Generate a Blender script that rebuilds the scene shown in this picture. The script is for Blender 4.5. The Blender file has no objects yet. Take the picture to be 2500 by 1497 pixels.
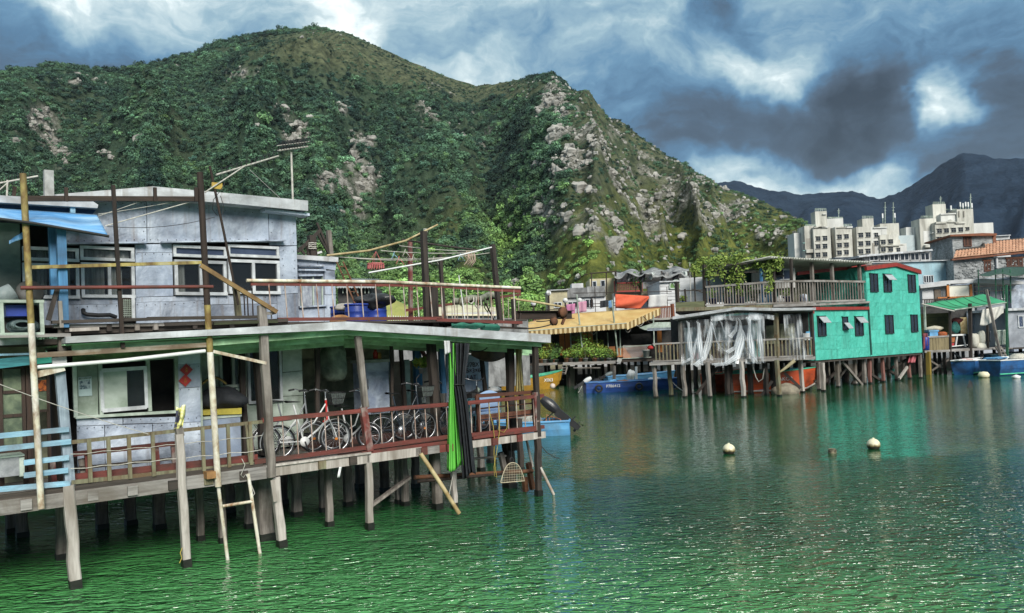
import bpy,math,random
import numpy as np
from mathutils import Vector,Matrix
from math import sin,cos,pi,radians,atan2,sqrt
random.seed(7)
SC=bpy.context.scene
COL=SC.collection
# ---------------------------------------------------------------- camera
FPX,EYE,PITCH,ROLL,SHIFT=1944.0,3.3,radians(1.4),math.atan(0.04),49.0
F_=Vector((0,cos(PITCH),sin(PITCH)))
U0=Vector((0,-sin(PITCH),cos(PITCH)))
R0=Vector((1,0,0))
CR=cos(ROLL)*R0-sin(ROLL)*U0
CU=sin(ROLL)*R0+cos(ROLL)*U0
CAM=Vector((0,0,EYE))
cd=bpy.data.cameras.new('camera')
cam=bpy.data.objects.new('camera',cd)
COL.objects.link(cam)
cd.sensor_width=36.0
cd.lens=36.0*FPX/2500.0
cd.shift_y=SHIFT/2500.0
cd.clip_start,cd.clip_end=0.2,9000.0
B_=-F_
cam.matrix_world=Matrix(((CR.x,CU.x,B_.x,0),(CR.y,CU.y,B_.y,0),(CR.z,CU.z,B_.z,EYE),(0,0,0,1)))
SC.camera=cam
SC.view_settings.view_transform='Standard'
SC.view_settings.look='None'
SC.view_settings.exposure=0.70
SC.view_settings.gamma=1.0
SC.view_settings.use_curve_mapping=False
def ray(px,py):
 u=(px-1250.0)/FPX
 v=(748.5+SHIFT-py)/FPX
 return F_+u*CR+v*CU
def rdir(px,py):
 return ray(px,py).normalized()
 # ---------------------------------------------------------------- sky and sun
SUN_EL,SUN_AZ=radians(31),radians(158)
world=bpy.data.worlds.new('World')
SC.world=world
world.use_nodes=True
wn,wl=world.node_tree.nodes,world.node_tree.links
wn.clear()
def wnode(t,**k):
 n=wn.new(t)
 for a,b in k.items():
  setattr(n,a,b)
 return n
def wmath(op,a,b=None,c=None,clamp=False):
 n=wnode('ShaderNodeMath',operation=op,use_clamp=clamp)
 for i,x in enumerate((a,b,c)):
  if x is None:
   continue
  if isinstance(x,(int,float)):
   n.inputs[i].default_value=x
  else:
   wl.new(x,n.inputs[i])
 return n.outputs[0]
def wnoise(vec,sc,det,rough=0.55,dist=0.0):
 n=wnode('ShaderNodeTexNoise')
 n.inputs['Scale'].default_value=sc
 n.inputs['Detail'].default_value=det
 n.inputs['Roughness'].default_value=rough
 n.inputs['Distortion'].default_value=dist
 wl.new(vec,n.inputs['Vector'])
 return n
sky=wnode('ShaderNodeTexSky',sky_type='NISHITA')
sky.sun_disc=False
sky.sun_elevation=SUN_EL
sky.sun_rotation=SUN_AZ
sky.air_density,sky.dust_density,sky.ozone_density=1.0,1.5,1.5
tc=wnode('ShaderNodeTexCoord')
gen=tc.outputs['Generated']
sep=wnode('ShaderNodeSeparateXYZ')
wl.new(gen,sep.inputs[0])
zc=wmath('ADD',wmath('MAXIMUM',sep.outputs[2],0.0),0.16)
comb=wnode('ShaderNodeCombineXYZ')
wl.new(wmath('DIVIDE',sep.outputs[0],zc),comb.inputs[0])
wl.new(wmath('DIVIDE',sep.outputs[1],zc),comb.inputs[1])
plane=comb.outputs[0]
big=wnoise(plane,0.85,7,0.55,0.2)
warp=wnoise(gen,5.5,5,0.55,0.0)
wv=wnode('ShaderNodeVectorMath',operation='MULTIPLY_ADD')
wsub=wnode('ShaderNodeVectorMath',operation='SUBTRACT')
wl.new(warp.outputs['Color'],wsub.inputs[0])
wsub.inputs[1].default_value=(0.5,0.5,0.5)
wl.new(wsub.outputs[0],wv.inputs[0])
wv.inputs[1].default_value=(0.24,0.24,0.12)
wl.new(gen,wv.inputs[2])
wdir=wv.outputs[0]
BANKS=[(1772,118,.030,.34),(1800,160,.030,.44),(1840,195,.030,.44),(1890,225,.035,.34),(1950,230,.05,.22),(1850,160,.10,.16),(1980,200,.06,.12),(2315,215,.035,.46),(2340,255,.040,.46),(2370,290,.03,.24),(2470,150,.04,.18),
(800,25,.05,.30),(860,60,.05,.34),(920,100,.04,.36),(690,15,.08,.18),(540,5,.06,.16),(230,10,.07,.42),(120,5,.07,.34),(380,15,.06,.22),(1130,60,.10,.08),(1010,20,.05,.16),(1330,40,.12,.12),(1500,110,.08,.12),(1600,90,.08,.14),
(1700,395,.04,.40),(1760,415,.04,.50),(1820,425,.045,.52),(1880,440,.045,.58),(1960,455,.045,.66),(2050,458,.04,.68),(2120,465,.045,.70),(2200,430,.04,.50),(2270,385,.03,.3),(1180,200,.05,.24),(1090,170,.03,.16),
(2050,335,.060,-.36),(1960,345,.06,-.36),(2140,330,.06,-.36),(1870,350,.06,-.34),(1780,345,.055,-.30),(2220,345,.05,-.30),(1700,320,.06,-.18),(1950,270,.06,-.12),(2080,270,.06,-.2),(1780,30,.06,-.22),(1640,330,.05,-.16),(2290,345,.045,-.22),(1900,380,.04,-.2),(2000,385,.04,-.22),(2100,385,.04,-.22),(2200,375,.035,-.16),
(2010,120,.05,-.08),(2120,180,.05,-.12),(2200,250,.05,-.16),(2440,330,.06,-.26),(2480,240,.05,-.22),(2380,130,.06,-.14),(40,90,.08,-.14),(160,120,.09,-.12),(330,120,.09,-.06),(520,90,.06,-.06),
(885,12,.022,-.34),(960,60,.03,-.12),(1400,200,.07,-.06),(1520,270,.09,-.10),(1640,310,.06,-.10),(2280,60,.10,.10),(2050,30,.07,.06)]
flat=wnode('ShaderNodeVectorMath',operation='MULTIPLY')
wl.new(wdir,flat.inputs[0])
flat.inputs[1].default_value=(1.0,1.0,2.3)
val=wmath('MULTIPLY_ADD',wmath('SUBTRACT',big.outputs['Fac'],0.5),0.55,0.0)
for (bx,by,br,bs) in BANKS:
 dn=wnode('ShaderNodeVectorMath',operation='DISTANCE')
 wl.new(wdir,dn.inputs[0])
 dn.inputs[1].default_value=rdir(bx,by)
 mr=wnode('ShaderNodeMapRange',interpolation_type='SMOOTHSTEP')
 wl.new(dn.outputs['Value'],mr.inputs['Value'])
 mr.inputs['From Min'].default_value=0.0
 mr.inputs['From Max'].default_value=br*1.5
 mr.inputs['To Min'].default_value=bs*1.7
 mr.inputs['To Max'].default_value=0.0
 val=wmath('ADD',val,mr.outputs[0])
val=wmath('DIVIDE',val,wmath('ADD',wmath('MULTIPLY',wmath('ABSOLUTE',val),1.25),1.0))
f1=wnoise(flat.outputs[0],4.0,8,0.60,0.35)
f2=wnoise(flat.outputs[0],13.0,8,0.62,0.5)
val=wmath('ADD',val,wmath('MULTIPLY_ADD',wmath('SUBTRACT',f1.outputs['Fac'],0.5),1.05,0.45))
val=wmath('ADD',val,wmath('MULTIPLY',wmath('SUBTRACT',f2.outputs['Fac'],0.5),0.55))
ramp=wnode('ShaderNodeValToRGB')
cr=ramp.color_ramp
cr.elements[0].position=0.0
cr.elements[0].color=(0.014,0.022,0.032,1)
cr.elements[1].position=1.0
cr.elements[1].color=(0.84,0.88,0.86,1)
for p,c in ((0.14,(0.030,0.046,0.066,1)),(0.28,(0.044,0.072,0.108,1)),(0.42,(0.058,0.130,0.215,1)),(0.54,(0.095,0.195,0.295,1)),(0.70,(0.225,0.335,0.395,1)),(0.84,(0.42,0.51,0.53,1))):
 e=cr.elements.new(p)
 e.color=c
val=wmath('MULTIPLY_ADD',val,0.86,0.085)
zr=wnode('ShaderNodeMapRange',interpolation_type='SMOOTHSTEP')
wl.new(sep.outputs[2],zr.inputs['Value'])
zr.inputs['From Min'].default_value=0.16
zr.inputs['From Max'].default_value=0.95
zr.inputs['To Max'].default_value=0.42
val=wmath('ADD',val,zr.outputs[0])  # unseen overhead sky brightened to lift fill light and water glints
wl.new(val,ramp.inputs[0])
mixs=wnode('ShaderNodeMix',data_type='RGBA')
mixs.inputs['Factor'].default_value=0.94
wl.new(sky.outputs[0],mixs.inputs['A'])
cs=wnode('ShaderNodeVectorMath',operation='SCALE')
wl.new(ramp.outputs[0],cs.inputs[0])
cs.inputs['Scale'].default_value=10.0
wl.new(cs.outputs[0],mixs.inputs['B'])
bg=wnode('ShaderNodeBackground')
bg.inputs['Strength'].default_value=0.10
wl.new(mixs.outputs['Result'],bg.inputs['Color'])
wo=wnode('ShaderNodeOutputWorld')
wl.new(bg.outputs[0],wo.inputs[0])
sl=bpy.data.lights.new('sun','SUN')
sl.energy=2.9
sl.angle=radians(24)
sl.color=(1.0,0.96,0.88)
sun=bpy.data.objects.new('sun',sl)
COL.objects.link(sun)
sdir=Vector((sin(SUN_AZ)*cos(SUN_EL),cos(SUN_AZ)*cos(SUN_EL),sin(SUN_EL)))
sun.rotation_euler=(-sdir).to_track_quat('-Z','Y').to_euler()
sun.location=(0,0,60)
# ---------------------------------------------------------------- helpers
XF={}
class Fr:
 """A house-front frame on the ground: s along the front, t inwards, z up."""
 def __init__(s,ox,oy,deg):
  s.O=Vector((ox,oy,0))
  s.a=radians(deg)
  s.e=Vector((cos(s.a),sin(s.a),0))
  s.n=Vector((-sin(s.a),cos(s.a),0))
 def hit(s,px,py,t=0.0):
  d=ray(px,py)
  k=(s.O+s.n*t-CAM).dot(s.n)/d.dot(s.n)
  P=CAM+d*k
  return (P-s.O).dot(s.e),P.z
 def P(s,a,t,z):
  return s.O+s.e*a+s.n*t+Vector((0,0,z))
 def pt(s,px,py,t=0.0):
  a,z=s.hit(px,py,t)
  return s.P(a,t,z)
 def onz(s,px,py,z):
  return onz(px,py,z)
def onz(px,py,z):
 d=ray(px,py)
 return CAM+d*((z-EYE)/d.z)
def atd(px,py,dist):
 d=ray(px,py)
 return CAM+d*(dist/d.y)
class MB:
 def __init__(s):
  s.v,s.f,s.sm=[],[],[]
 def add(s,vs,fs,smooth=False):
  o=len(s.v)
  s.v+=[tuple(x) for x in vs]
  s.f+=[[i+o for i in f] for f in fs]
  s.sm+=[smooth]*len(fs)
  return s
 def hexa(s,c):
  """8 corners: bottom 4 counter-clockwise, top 4 the same way."""
  return s.add(c,[(3,2,1,0),(4,5,6,7),(0,1,5,4),(1,2,6,5),(2,3,7,6),(3,0,4,7)])
 def fbox(s,fr,s0,s1,t0,t1,z0,z1):
  return s.hexa([fr.P(s0,t0,z0),fr.P(s1,t0,z0),fr.P(s1,t1,z0),fr.P(s0,t1,z0),
  fr.P(s0,t0,z1),fr.P(s1,t0,z1),fr.P(s1,t1,z1),fr.P(s0,t1,z1)])
 def pbox(s,fr,x0,y0,x1,y1,t0,t1):
  xm,ym=(x0+x1)/2,(y0+y1)/2
  a0,a1=fr.hit(x0,ym,t0)[0],fr.hit(x1,ym,t0)[0]
  z1,z0=fr.hit(xm,y0,t0)[1],fr.hit(xm,y1,t0)[1]
  return s.fbox(fr,a0,a1,t0,t1,z0,z1)
 def pquad(s,fr,pts,t0,t1):
  """prism of a pixel polygon lying in the plane t0, extruded to t1"""
  q=[fr.hit(x,y,t0) for x,y in pts]
  return s.prism(fr,q,t0,t1)
 def prism(s,fr,q,t0,t1):
  n=len(q)
  A=[fr.P(a,t0,z) for a,z in q]
  Bk=[fr.P(a,t1,z) for a,z in q]
  fs=[tuple(range(n)),tuple(range(2*n-1,n-1,-1))]
  for i in range(n):
   j=(i+1)%n
   fs.append((j,i,i+n,j+n))
  return s.add(A+Bk,fs)
 def box(s,c,d,rz=0.0):
  c=Vector(c)
  ca,sa=cos(rz),sin(rz)
  hx,hy,hz=d[0]/2,d[1]/2,d[2]/2
  vs=[]
  for z in (-hz,hz):
   for x,y in ((-hx,-hy),(hx,-hy),(hx,hy),(-hx,hy)):
    vs.append(c+Vector((x*ca-y*sa,x*sa+y*ca,z)))
  return s.hexa(vs)
 def beam(s,p,q,w,h=None,side=None):
  """bar from p to q, w across (horizontal) by h (the other way)"""
  p,q=Vector(p),Vector(q)
  h=w if h is None else h
  d=(q-p).normalized()
  if side is None:
   side=Vector((-d.y,d.x,0))
   if side.length<0.25:
    side=Vector((0.776,0.631,0))
    side=side-d*side.dot(d)
  side=side.normalized()
  up=side.cross(d).normalized()
  a,b=side*(w/2),up*(h/2)
  return s.hexa([p-a-b,p+a-b,p+a+b,p-a+b,q-a-b,q+a-b,q+a+b,q-a+b])
 def crook(s,p,q,w,h=None,n=5,amp=.10):
  """a weathered timber: rings of eight corners that wander and swell a little"""
  p,q=Vector(p),Vector(q)
  h=w if h is None else h
  d=(q-p).normalized()
  a=Vector((0.776,0.631,0));a=(a-d*a.dot(d)).normalized()
  b=d.cross(a)
  vs,fs=[],[]
  for i in range(n+1):
   c=p.lerp(q,i/n)+(a*random.uniform(-amp,amp)+b*random.uniform(-amp,amp))*w*(0 if i in (0,n) else 1)
   k=random.uniform(.93,1.07)
   for x,y in ((-.38,-.5),(.38,-.5),(.5,-.38),(.5,.38),(.38,.5),(-.38,.5),(-.5,.38),(-.5,-.38)):
    vs.append(c+a*x*w*k+b*y*h*k)
  for i in range(n):
   for j in range(8):
    l=(j+1)%8
    fs.append((i*8+j,i*8+l,(i+1)*8+l,(i+1)*8+j))
  fs+=[tuple(range(7,-1,-1)),tuple(n*8+j for j in range(8))]
  return s.add(vs,fs)
 def tube(s,pts,r,n=8,closed=False,r2=None,caps=True):
  pts=[Vector(p) for p in pts]
  m=len(pts)
  vs,fs=[],[]
  prev=None
  for i,p in enumerate(pts):
   if closed:
    d=pts[(i+1)%m]-pts[i-1]
   else:
    d=pts[min(i+1,m-1)]-pts[max(i-1,0)]
   d=d.normalized() if d.length>1e-9 else Vector((0,0,1))
   if prev is None:
    a=Vector((0,0,1)) if abs(d.z)<.9 else Vector((1,0,0))
   else:
    a=prev
   u=a-d*a.dot(d)
   u=u.normalized() if u.length>1e-6 else d.orthogonal().normalized()
   prev=u
   w=d.cross(u)
   rr=r if r2 is None else r+(r2-r)*i/max(1,m-1)
   for k in range(n):
    g=2*pi*k/n
    vs.append(p+(u*cos(g)+w*sin(g))*rr)
  for i in range(m if closed else m-1):
   j=(i+1)%m
   for k in range(n):
    l=(k+1)%n
    fs.append((i*n+k,i*n+l,j*n+l,j*n+k))
  s.add(vs,fs,True)
  if not closed and caps:
   s.add([vs[k] for k in range(n)],[tuple(range(n-1,-1,-1))])
   s.add([vs[(m-1)*n+k] for k in range(n)],[tuple(range(n))])
  return s
 def lathe(s,c,prof,n=16,axis=None):
  c=Vector(c)
  ax=Vector((0,0,1)) if axis is None else Vector(axis).normalized()
  u=ax.orthogonal().normalized()
  w=ax.cross(u)
  vs,fs=[],[]
  for (r,z) in prof:
   for k in range(n):
    g=2*pi*k/n
    vs.append(c+ax*z+(u*cos(g)+w*sin(g))*r)
  for i in range(len(prof)-1):
   for k in range(n):
    l=(k+1)%n
    fs.append((i*n+k,i*n+l,(i+1)*n+l,(i+1)*n+k))
  return s.add(vs,fs,True)
 def sheet(s,fn,nu,nv,thick=0.0,smooth=True):
  """fn(u,v)->point, u,v in 0..1; a second skin 'thick' behind it when asked"""
  g=[[Vector(fn(i/nu,j/nv)) for j in range(nv+1)] for i in range(nu+1)]
  vs=[p for r in g for p in r]
  W=nv+1
  fs=[(i*W+j,(i+1)*W+j,(i+1)*W+j+1,i*W+j+1) for i in range(nu) for j in range(nv)]
  if thick:
   nr=[]
   for i in range(nu+1):
    for j in range(nv+1):
     a=g[min(i+1,nu)][j]-g[max(i-1,0)][j]
     b=g[i][min(j+1,nv)]-g[i][max(j-1,0)]
     c=a.cross(b)
     nr.append(c.normalized() if c.length>1e-9 else Vector((0,0,1)))
   o=len(vs)
   vs+=[vs[i]-nr[i]*thick for i in range(o)]
   fs+=[tuple(o+k for k in reversed(f)) for f in list(fs)]
   rim=[(i,0) for i in range(nu+1)]+[(nu,j) for j in range(1,nv+1)]+[(i,nv) for i in range(nu-1,-1,-1)]+[(0,j) for j in range(nv-1,0,-1)]
   ids=[i*W+j for i,j in rim]
   for k in range(len(ids)):
    a,b=ids[k],ids[(k+1)%len(ids)]
    fs.append((b,a,a+o,b+o))
  return s.add(vs,fs,smooth)
 def blob(s,c,r,seed=0,nu=10,nv=6,rough=.25,sq=(1,1,1)):
  rnd=random.Random(seed)
  ph=[rnd.uniform(0,6.28) for _ in range(8)]
  c=Vector(c)
  def fn(u,v):
   a,b=2*pi*u,pi*(v-.5)
   k=1+rough*(sin(2*a+ph[0])*cos(b)*.5+sin(3*a+ph[1]+2*b)*cos(b)*.4+sin(4*b+ph[2])*.3+sin(5*a+ph[3])*sin(2*b+ph[4])*cos(b)*.3)
   return c+Vector((cos(a)*cos(b)*r*k*sq[0],sin(a)*cos(b)*r*k*sq[1],sin(b)*r*k*sq[2]))
  return s.sheet(fn,nu,nv)
 def leaves(s,c,r,n,size,seed=0,sq=(1,1,1),shell=.35):
  """many small leaf faces through the volume of an ellipsoid"""
  rnd=random.Random(seed)
  c=Vector(c)
  for _ in range(n):
   d=Vector((rnd.gauss(0,1),rnd.gauss(0,1),rnd.gauss(0,1))).normalized()
   k=rnd.uniform(shell,1.0)**.6*r
   p=c+Vector((d.x*sq[0],d.y*sq[1],d.z*sq[2]))*k
   ax=Vector((rnd.gauss(0,1),rnd.gauss(0,1),rnd.gauss(0,.6))).normalized()
   nb=(d+Vector((rnd.gauss(0,.6),rnd.gauss(0,.6),rnd.gauss(.4,.6)))).normalized()
   u=(ax-nb*ax.dot(nb)).normalized()
   w=nb.cross(u)
   L=size*rnd.uniform(.6,1.3)
   s.add([p-u*L,p-w*L*.45+nb*L*.12,p+u*L,p+w*L*.45+nb*L*.12],[(0,1,2,3)])
  return s
def setp(o,label=None,cat=None,group=None,kind=None):
 if label:o['label']=label
 if cat:o['category']=cat
 if group:o['group']=group
 if kind:o['kind']=kind
 return o
def thing(name,label,cat,loc,rz=0.0,group=None):
 o=bpy.data.objects.new(name,None)
 o.empty_display_size=.2
 COL.objects.link(o)
 o.location=loc
 o.rotation_euler=(0,0,rz)
 XF[o.name]=Matrix.Translation(Vector(loc))@Matrix.Rotation(rz,4,'Z')
 return setp(o,label,cat,group)
def ob(mb,name,m,par=None,label=None,cat=None,group=None,kind=None,rz=0.0,loc=None):
 """links the builder as ONE mesh object; its points are in world space until now"""
 V=[Vector(v) for v in mb.v]
 if par is not None:
  M_=XF[par.name]
 else:
  if loc is None:
   xs=[v.x for v in V];ys=[v.y for v in V];zs=[v.z for v in V]
   loc=((min(xs)+max(xs))/2,(min(ys)+max(ys))/2,min(zs))
  M_=Matrix.Translation(Vector(loc))@Matrix.Rotation(rz,4,'Z')
 inv=M_.inverted()
 me=bpy.data.meshes.new(name)
 me.from_pydata([inv@v for v in V],[],mb.f)
 me.polygons.foreach_set('use_smooth',mb.sm)
 if m is not None:
  me.materials.append(m)
 me.update()
 o=bpy.data.objects.new(name,me)
 COL.objects.link(o)
 XF[o.name]=M_
 if par is not None:
  o.parent=par
 else:
  o.location=loc
  o.rotation_euler=(0,0,rz)
 return setp(o,label,cat,group,kind)
def kids(o):
 return [c for c in bpy.data.objects if c.parent==o]
def copy_tree(o,loc=None,rz=None,par=None,label=None):
 c=o.copy()
 COL.objects.link(c)
 if par is not None:
  c.parent=par
 if loc is not None:
  c.location=loc
 if rz is not None:
  c.rotation_euler=(0,0,rz)
 if label:
  c['label']=label
 XF[c.name]=Matrix.Translation(c.location)@Matrix.Rotation(c.rotation_euler.z,4,'Z') if par is None else XF[par.name]
 for k in list(o.children):
  copy_tree(k,par=c)
 return c
def lettering(body,size,origin,xdir,updir,m,name,par=None,align='CENTER',thick=.002,**kw):
 cu=bpy.data.curves.new(name,'FONT')
 cu.body,cu.size,cu.align_x,cu.align_y,cu.extrude=body,size,align,'CENTER',thick
 to=bpy.data.objects.new(name+'_tmp',cu)
 COL.objects.link(to)
 dg=bpy.context.evaluated_depsgraph_get()
 dg.update()
 me=bpy.data.meshes.new_from_object(to.evaluated_get(dg))
 COL.objects.unlink(to)
 bpy.data.objects.remove(to)
 x=Vector(xdir).normalized()
 u=Vector(updir);u=(u-x*u.dot(x)).normalized()
 n=x.cross(u)
 mb=MB()
 vs=[Vector(origin)+x*v.co.x+u*v.co.y+n*v.co.z for v in me.vertices]
 mb.add(vs,[tuple(p.vertices) for p in me.polygons])
 bpy.data.meshes.remove(me)
 return ob(mb,name,m,par,**kw)
 # ---------------------------------------------------------------- materials
MATS={}
def mat(name,c,c2=None,c3=None,sc=3.0,st=(1,1,1),rough=.75,metal=0.0,bump=.25,bsc=None,spec=.4,det=8,grime=None,gsc=.8,gst=(1,1,1),lo=.35,hi=.68,alpha=1.0,trans=0.0,rv=.12,bd=.02,streak=None,ssc=5.0):
 """weathered surface: two or three albedos broken up by noise, blotches of grime over it, relief from a finer noise"""
 if name in MATS:
  return MATS[name]
 m=bpy.data.materials.new(name)
 m.use_nodes=True
 N,L=m.node_tree.nodes,m.node_tree.links
 bs=N['Principled BSDF']
 t=N.new('ShaderNodeTexCoord')
 oi=N.new('ShaderNodeObjectInfo')
 vm=N.new('ShaderNodeVectorMath');vm.operation='MULTIPLY_ADD'
 L.new(oi.outputs['Random'],vm.inputs[0])
 vm.inputs[1].default_value=(37.0,51.0,23.0)
 L.new(t.outputs['Object'],vm.inputs[2])
 def noise(scale,stretch,detail,dist=.3):
  mp=N.new('ShaderNodeMapping')
  mp.inputs['Scale'].default_value=stretch
  L.new(vm.outputs[0],mp.inputs['Vector'])
  n=N.new('ShaderNodeTexNoise')
  n.inputs['Scale'].default_value=scale
  n.inputs['Detail'].default_value=detail
  n.inputs['Roughness'].default_value=.62
  n.inputs['Distortion'].default_value=dist
  L.new(mp.outputs[0],n.inputs['Vector'])
  return n
 n1=noise(sc,st,det)
 rp=N.new('ShaderNodeValToRGB')
 c2=c2 or tuple(x*.72 for x in c)
 E=rp.color_ramp.elements
 E[0].position,E[0].color=lo,(*c2,1)
 E[1].position,E[1].color=hi,(*c,1)
 if c3:
  e=E.new(min(.98,hi+.12));e.color=(*c3,1)
 L.new(n1.outputs['Fac'],rp.inputs[0])
 colr=rp.outputs[0]
 hv=N.new('ShaderNodeHueSaturation')
 mr=N.new('ShaderNodeMapRange')
 mr.inputs['To Min'].default_value=1-rv
 mr.inputs['To Max'].default_value=1+rv
 L.new(oi.outputs['Random'],mr.inputs['Value'])
 L.new(mr.outputs[0],hv.inputs['Value'])
 L.new(colr,hv.inputs['Color'])
 colr=hv.outputs[0]
 if grime:
  n2=noise(gsc,gst,10,.6)
  r2=N.new('ShaderNodeMapRange')
  r2.inputs['From Min'].default_value=.44
  r2.inputs['From Max'].default_value=.66
  r2.inputs['To Max'].default_value=.85
  L.new(n2.outputs['Fac'],r2.inputs['Value'])
  mx=N.new('ShaderNodeMix');mx.data_type='RGBA'
  L.new(r2.outputs[0],mx.inputs['Factor'])
  L.new(colr,mx.inputs['A'])
  mx.inputs['B'].default_value=(*grime,1)
  colr=mx.outputs['Result']
 if streak:
  n4=noise(ssc,(1.6,1.6,.10),7,.2)
  r4=N.new('ShaderNodeMapRange')
  r4.inputs['From Min'].default_value=.55
  r4.inputs['From Max'].default_value=.72
  r4.inputs['To Max'].default_value=.75
  L.new(n4.outputs['Fac'],r4.inputs['Value'])
  m4=N.new('ShaderNodeMix');m4.data_type='RGBA'
  L.new(r4.outputs[0],m4.inputs['Factor'])
  L.new(colr,m4.inputs['A'])
  m4.inputs['B'].default_value=(*streak,1)
  colr=m4.outputs['Result']
 L.new(colr,bs.inputs['Base Color'])
 bs.inputs['Roughness'].default_value=rough
 bs.inputs['Metallic'].default_value=metal
 bs.inputs['Specular IOR Level'].default_value=spec
 if trans:
  bs.inputs['Transmission Weight'].default_value=trans
 if alpha<1:
  bs.inputs['Alpha'].default_value=alpha
 if bump:
  n3=noise(bsc or sc*4,st,6)
  bp=N.new('ShaderNodeBump')
  bp.inputs['Strength'].default_value=bump
  bp.inputs['Distance'].default_value=bd
  L.new(n3.outputs['Fac'],bp.inputs['Height'])
  L.new(bp.outputs[0],bs.inputs['Normal'])
 MATS[name]=m
 return m
VS,HS=(6,6,.5),(.5,6,6)
woodv=mat('grey wood upright',(.30,.27,.24),(.12,.105,.095),(.42,.39,.36),3,VS,.85,grime=(.07,.055,.04),gsc=.9)
woodh=mat('grey wood lying',(.36,.34,.32),(.16,.15,.14),(.48,.46,.43),3,HS,.85,grime=(.10,.08,.06),gsc=.9)
darkwood=mat('dark wet wood',(.055,.042,.034),(.022,.018,.016),None,3,VS,.8)
darkwoodh=mat('dark wood lying',(.07,.055,.045),(.028,.024,.02),(.16,.14,.11),3,HS,.8)
palewood=mat('pale stilt wood',(.50,.46,.42),(.30,.27,.24),None,3,VS,.8,grime=(.20,.17,.14),gsc=1.2,gst=(3,3,.6))
tide=mat('wet tidemark',(.022,.024,.018),(.010,.011,.009),None,8,rough=.45)
redpaint=mat('red oxide paint',(.20,.048,.038),(.10,.026,.02),(.27,.09,.07),4,HS,.6,grime=(.07,.035,.026),gsc=2)
redpaintv=mat('red oxide upright',(.19,.045,.036),(.09,.026,.022),None,4,VS,.6,grime=(.30,.27,.24),gsc=3)
rustyel=mat('yellowed rusty pipe',(.56,.52,.40),(.26,.14,.07),(.66,.63,.57),4.5,(1,1,.5),.7,grime=(.17,.085,.04),gsc=3.2,gst=(1,1,.6),lo=.34,hi=.48,bump=.5)
yelpole=mat('yellow painted pole',(.38,.31,.10),(.16,.10,.03),(.46,.42,.24),4.5,(1,1,.5),.7,grime=(.10,.06,.03),gsc=3,gst=(1,1,.6),lo=.38,hi=.55,bump=.4)
rust=mat('rusted iron',(.17,.07,.032),(.06,.03,.018),(.30,.16,.08),5,rough=.85)
darkrust=mat('dark rusted iron',(.045,.028,.02),(.018,.013,.011),(.15,.075,.035),3,VS,.8)
darkrusth=mat('dark rusted bar',(.05,.032,.024),(.02,.015,.012),(.17,.10,.05),3,HS,.8)
balus=mat('rusty white baluster',(.50,.46,.42),(.24,.12,.08),(.62,.60,.58),5,(1,1,.8),.6)
yelgrey=mat('mossy grey timber',(.23,.225,.14),(.11,.10,.065),(.34,.33,.25),3,VS,.85,grime=(.12,.07,.035),gsc=2)
galv=mat('galvanised sheet',(.56,.62,.71),(.27,.32,.41),(.74,.79,.84),1.3,(1,1,1),.5,.0,.6,2.2,.5,grime=(.10,.115,.15),gsc=1.1,gst=(1,1,.8),bd=.10,rv=.14,streak=(.16,.13,.115))
galvgreen=mat('greenish grey sheet',(.52,.58,.52),(.28,.34,.28),(.62,.68,.64),2.5,rough=.7,grime=(.10,.13,.09),gsc=1.0)
mossgreen=mat('moss green painted wall',(.26,.36,.17),(.10,.15,.07),(.38,.42,.26),3,rough=.85,grime=(.06,.07,.045),gsc=1.5)
rooftop=mat('weathered roof sheet',(.58,.60,.62),(.34,.35,.37),(.70,.72,.74),2.5,rough=.6,grime=(.24,.235,.23),gsc=1.3,gst=(1,1,3),streak=(.20,.17,.14),ssc=3)
greenpaint=mat('pale green paint',(.48,.74,.46),(.28,.48,.26),(.60,.80,.58),3,HS,.7,grime=(.12,.17,.10),gsc=1.4)
bluepaint=mat('sky blue paint',(.09,.29,.52),(.045,.15,.30),(.16,.40,.62),3,VS,.65,grime=(.04,.09,.16),gsc=1.3)
paleblue=mat('pale blue paint',(.33,.55,.68),(.17,.34,.46),(.50,.66,.74),4,HS,.65,grime=(.16,.2,.24),gsc=2)
tealpaint=mat('teal board',(.05,.27,.30),(.025,.13,.15),None,4,HS,.65)
white=mat('white paint',(.74,.74,.73),(.56,.56,.55),None,4,rough=.6,bump=.1)
frame_=mat('white window frame',(.64,.66,.67),(.42,.44,.46),None,5,rough=.5,bump=.1,grime=(.28,.29,.3),gsc=2)
black=mat('black rubber',(.018,.018,.02),(.011,.011,.012),None,6,rough=.55)
blackcl=mat('black cloth',(.024,.027,.032),(.012,.014,.018),(.05,.055,.062),9,rough=.75,bump=.5)
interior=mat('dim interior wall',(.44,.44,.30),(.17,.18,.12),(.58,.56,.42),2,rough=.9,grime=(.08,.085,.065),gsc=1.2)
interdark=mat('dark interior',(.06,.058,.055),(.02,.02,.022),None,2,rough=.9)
chrome=mat('worn chrome',(.60,.60,.62),(.35,.35,.37),None,8,rough=.3,metal=.8,bump=.05)
bamboo=mat('bamboo',(.50,.42,.24),(.26,.18,.075),(.58,.48,.26),5,(1,1,1),.5,bump=.1)
rope=mat('pale rope',(.55,.53,.48),(.34,.32,.28),None,20,rough=.9)
yrope=mat('yellow rope',(.50,.40,.09),(.30,.23,.05),None,20,rough=.9)
wirem=mat('dark wire',(.02,.02,.02),None,None,8,rough=.6,bump=0)
tarpblue=mat('blue tarpaulin',(.16,.40,.70),(.07,.24,.50),(.50,.70,.86),1.6,(1,1,1),.45,bump=.5,bsc=5,spec=.5,grime=(.40,.58,.72),gsc=1.4,gst=(.5,4,4))
drumblue=mat('blue plastic',(.03,.065,.36),(.018,.04,.22),None,3,rough=.4,bump=.05)
glassd=mat('dark window glass',(.022,.026,.032),(.012,.014,.018),None,2,rough=.08,bump=0,spec=.7)
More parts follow.
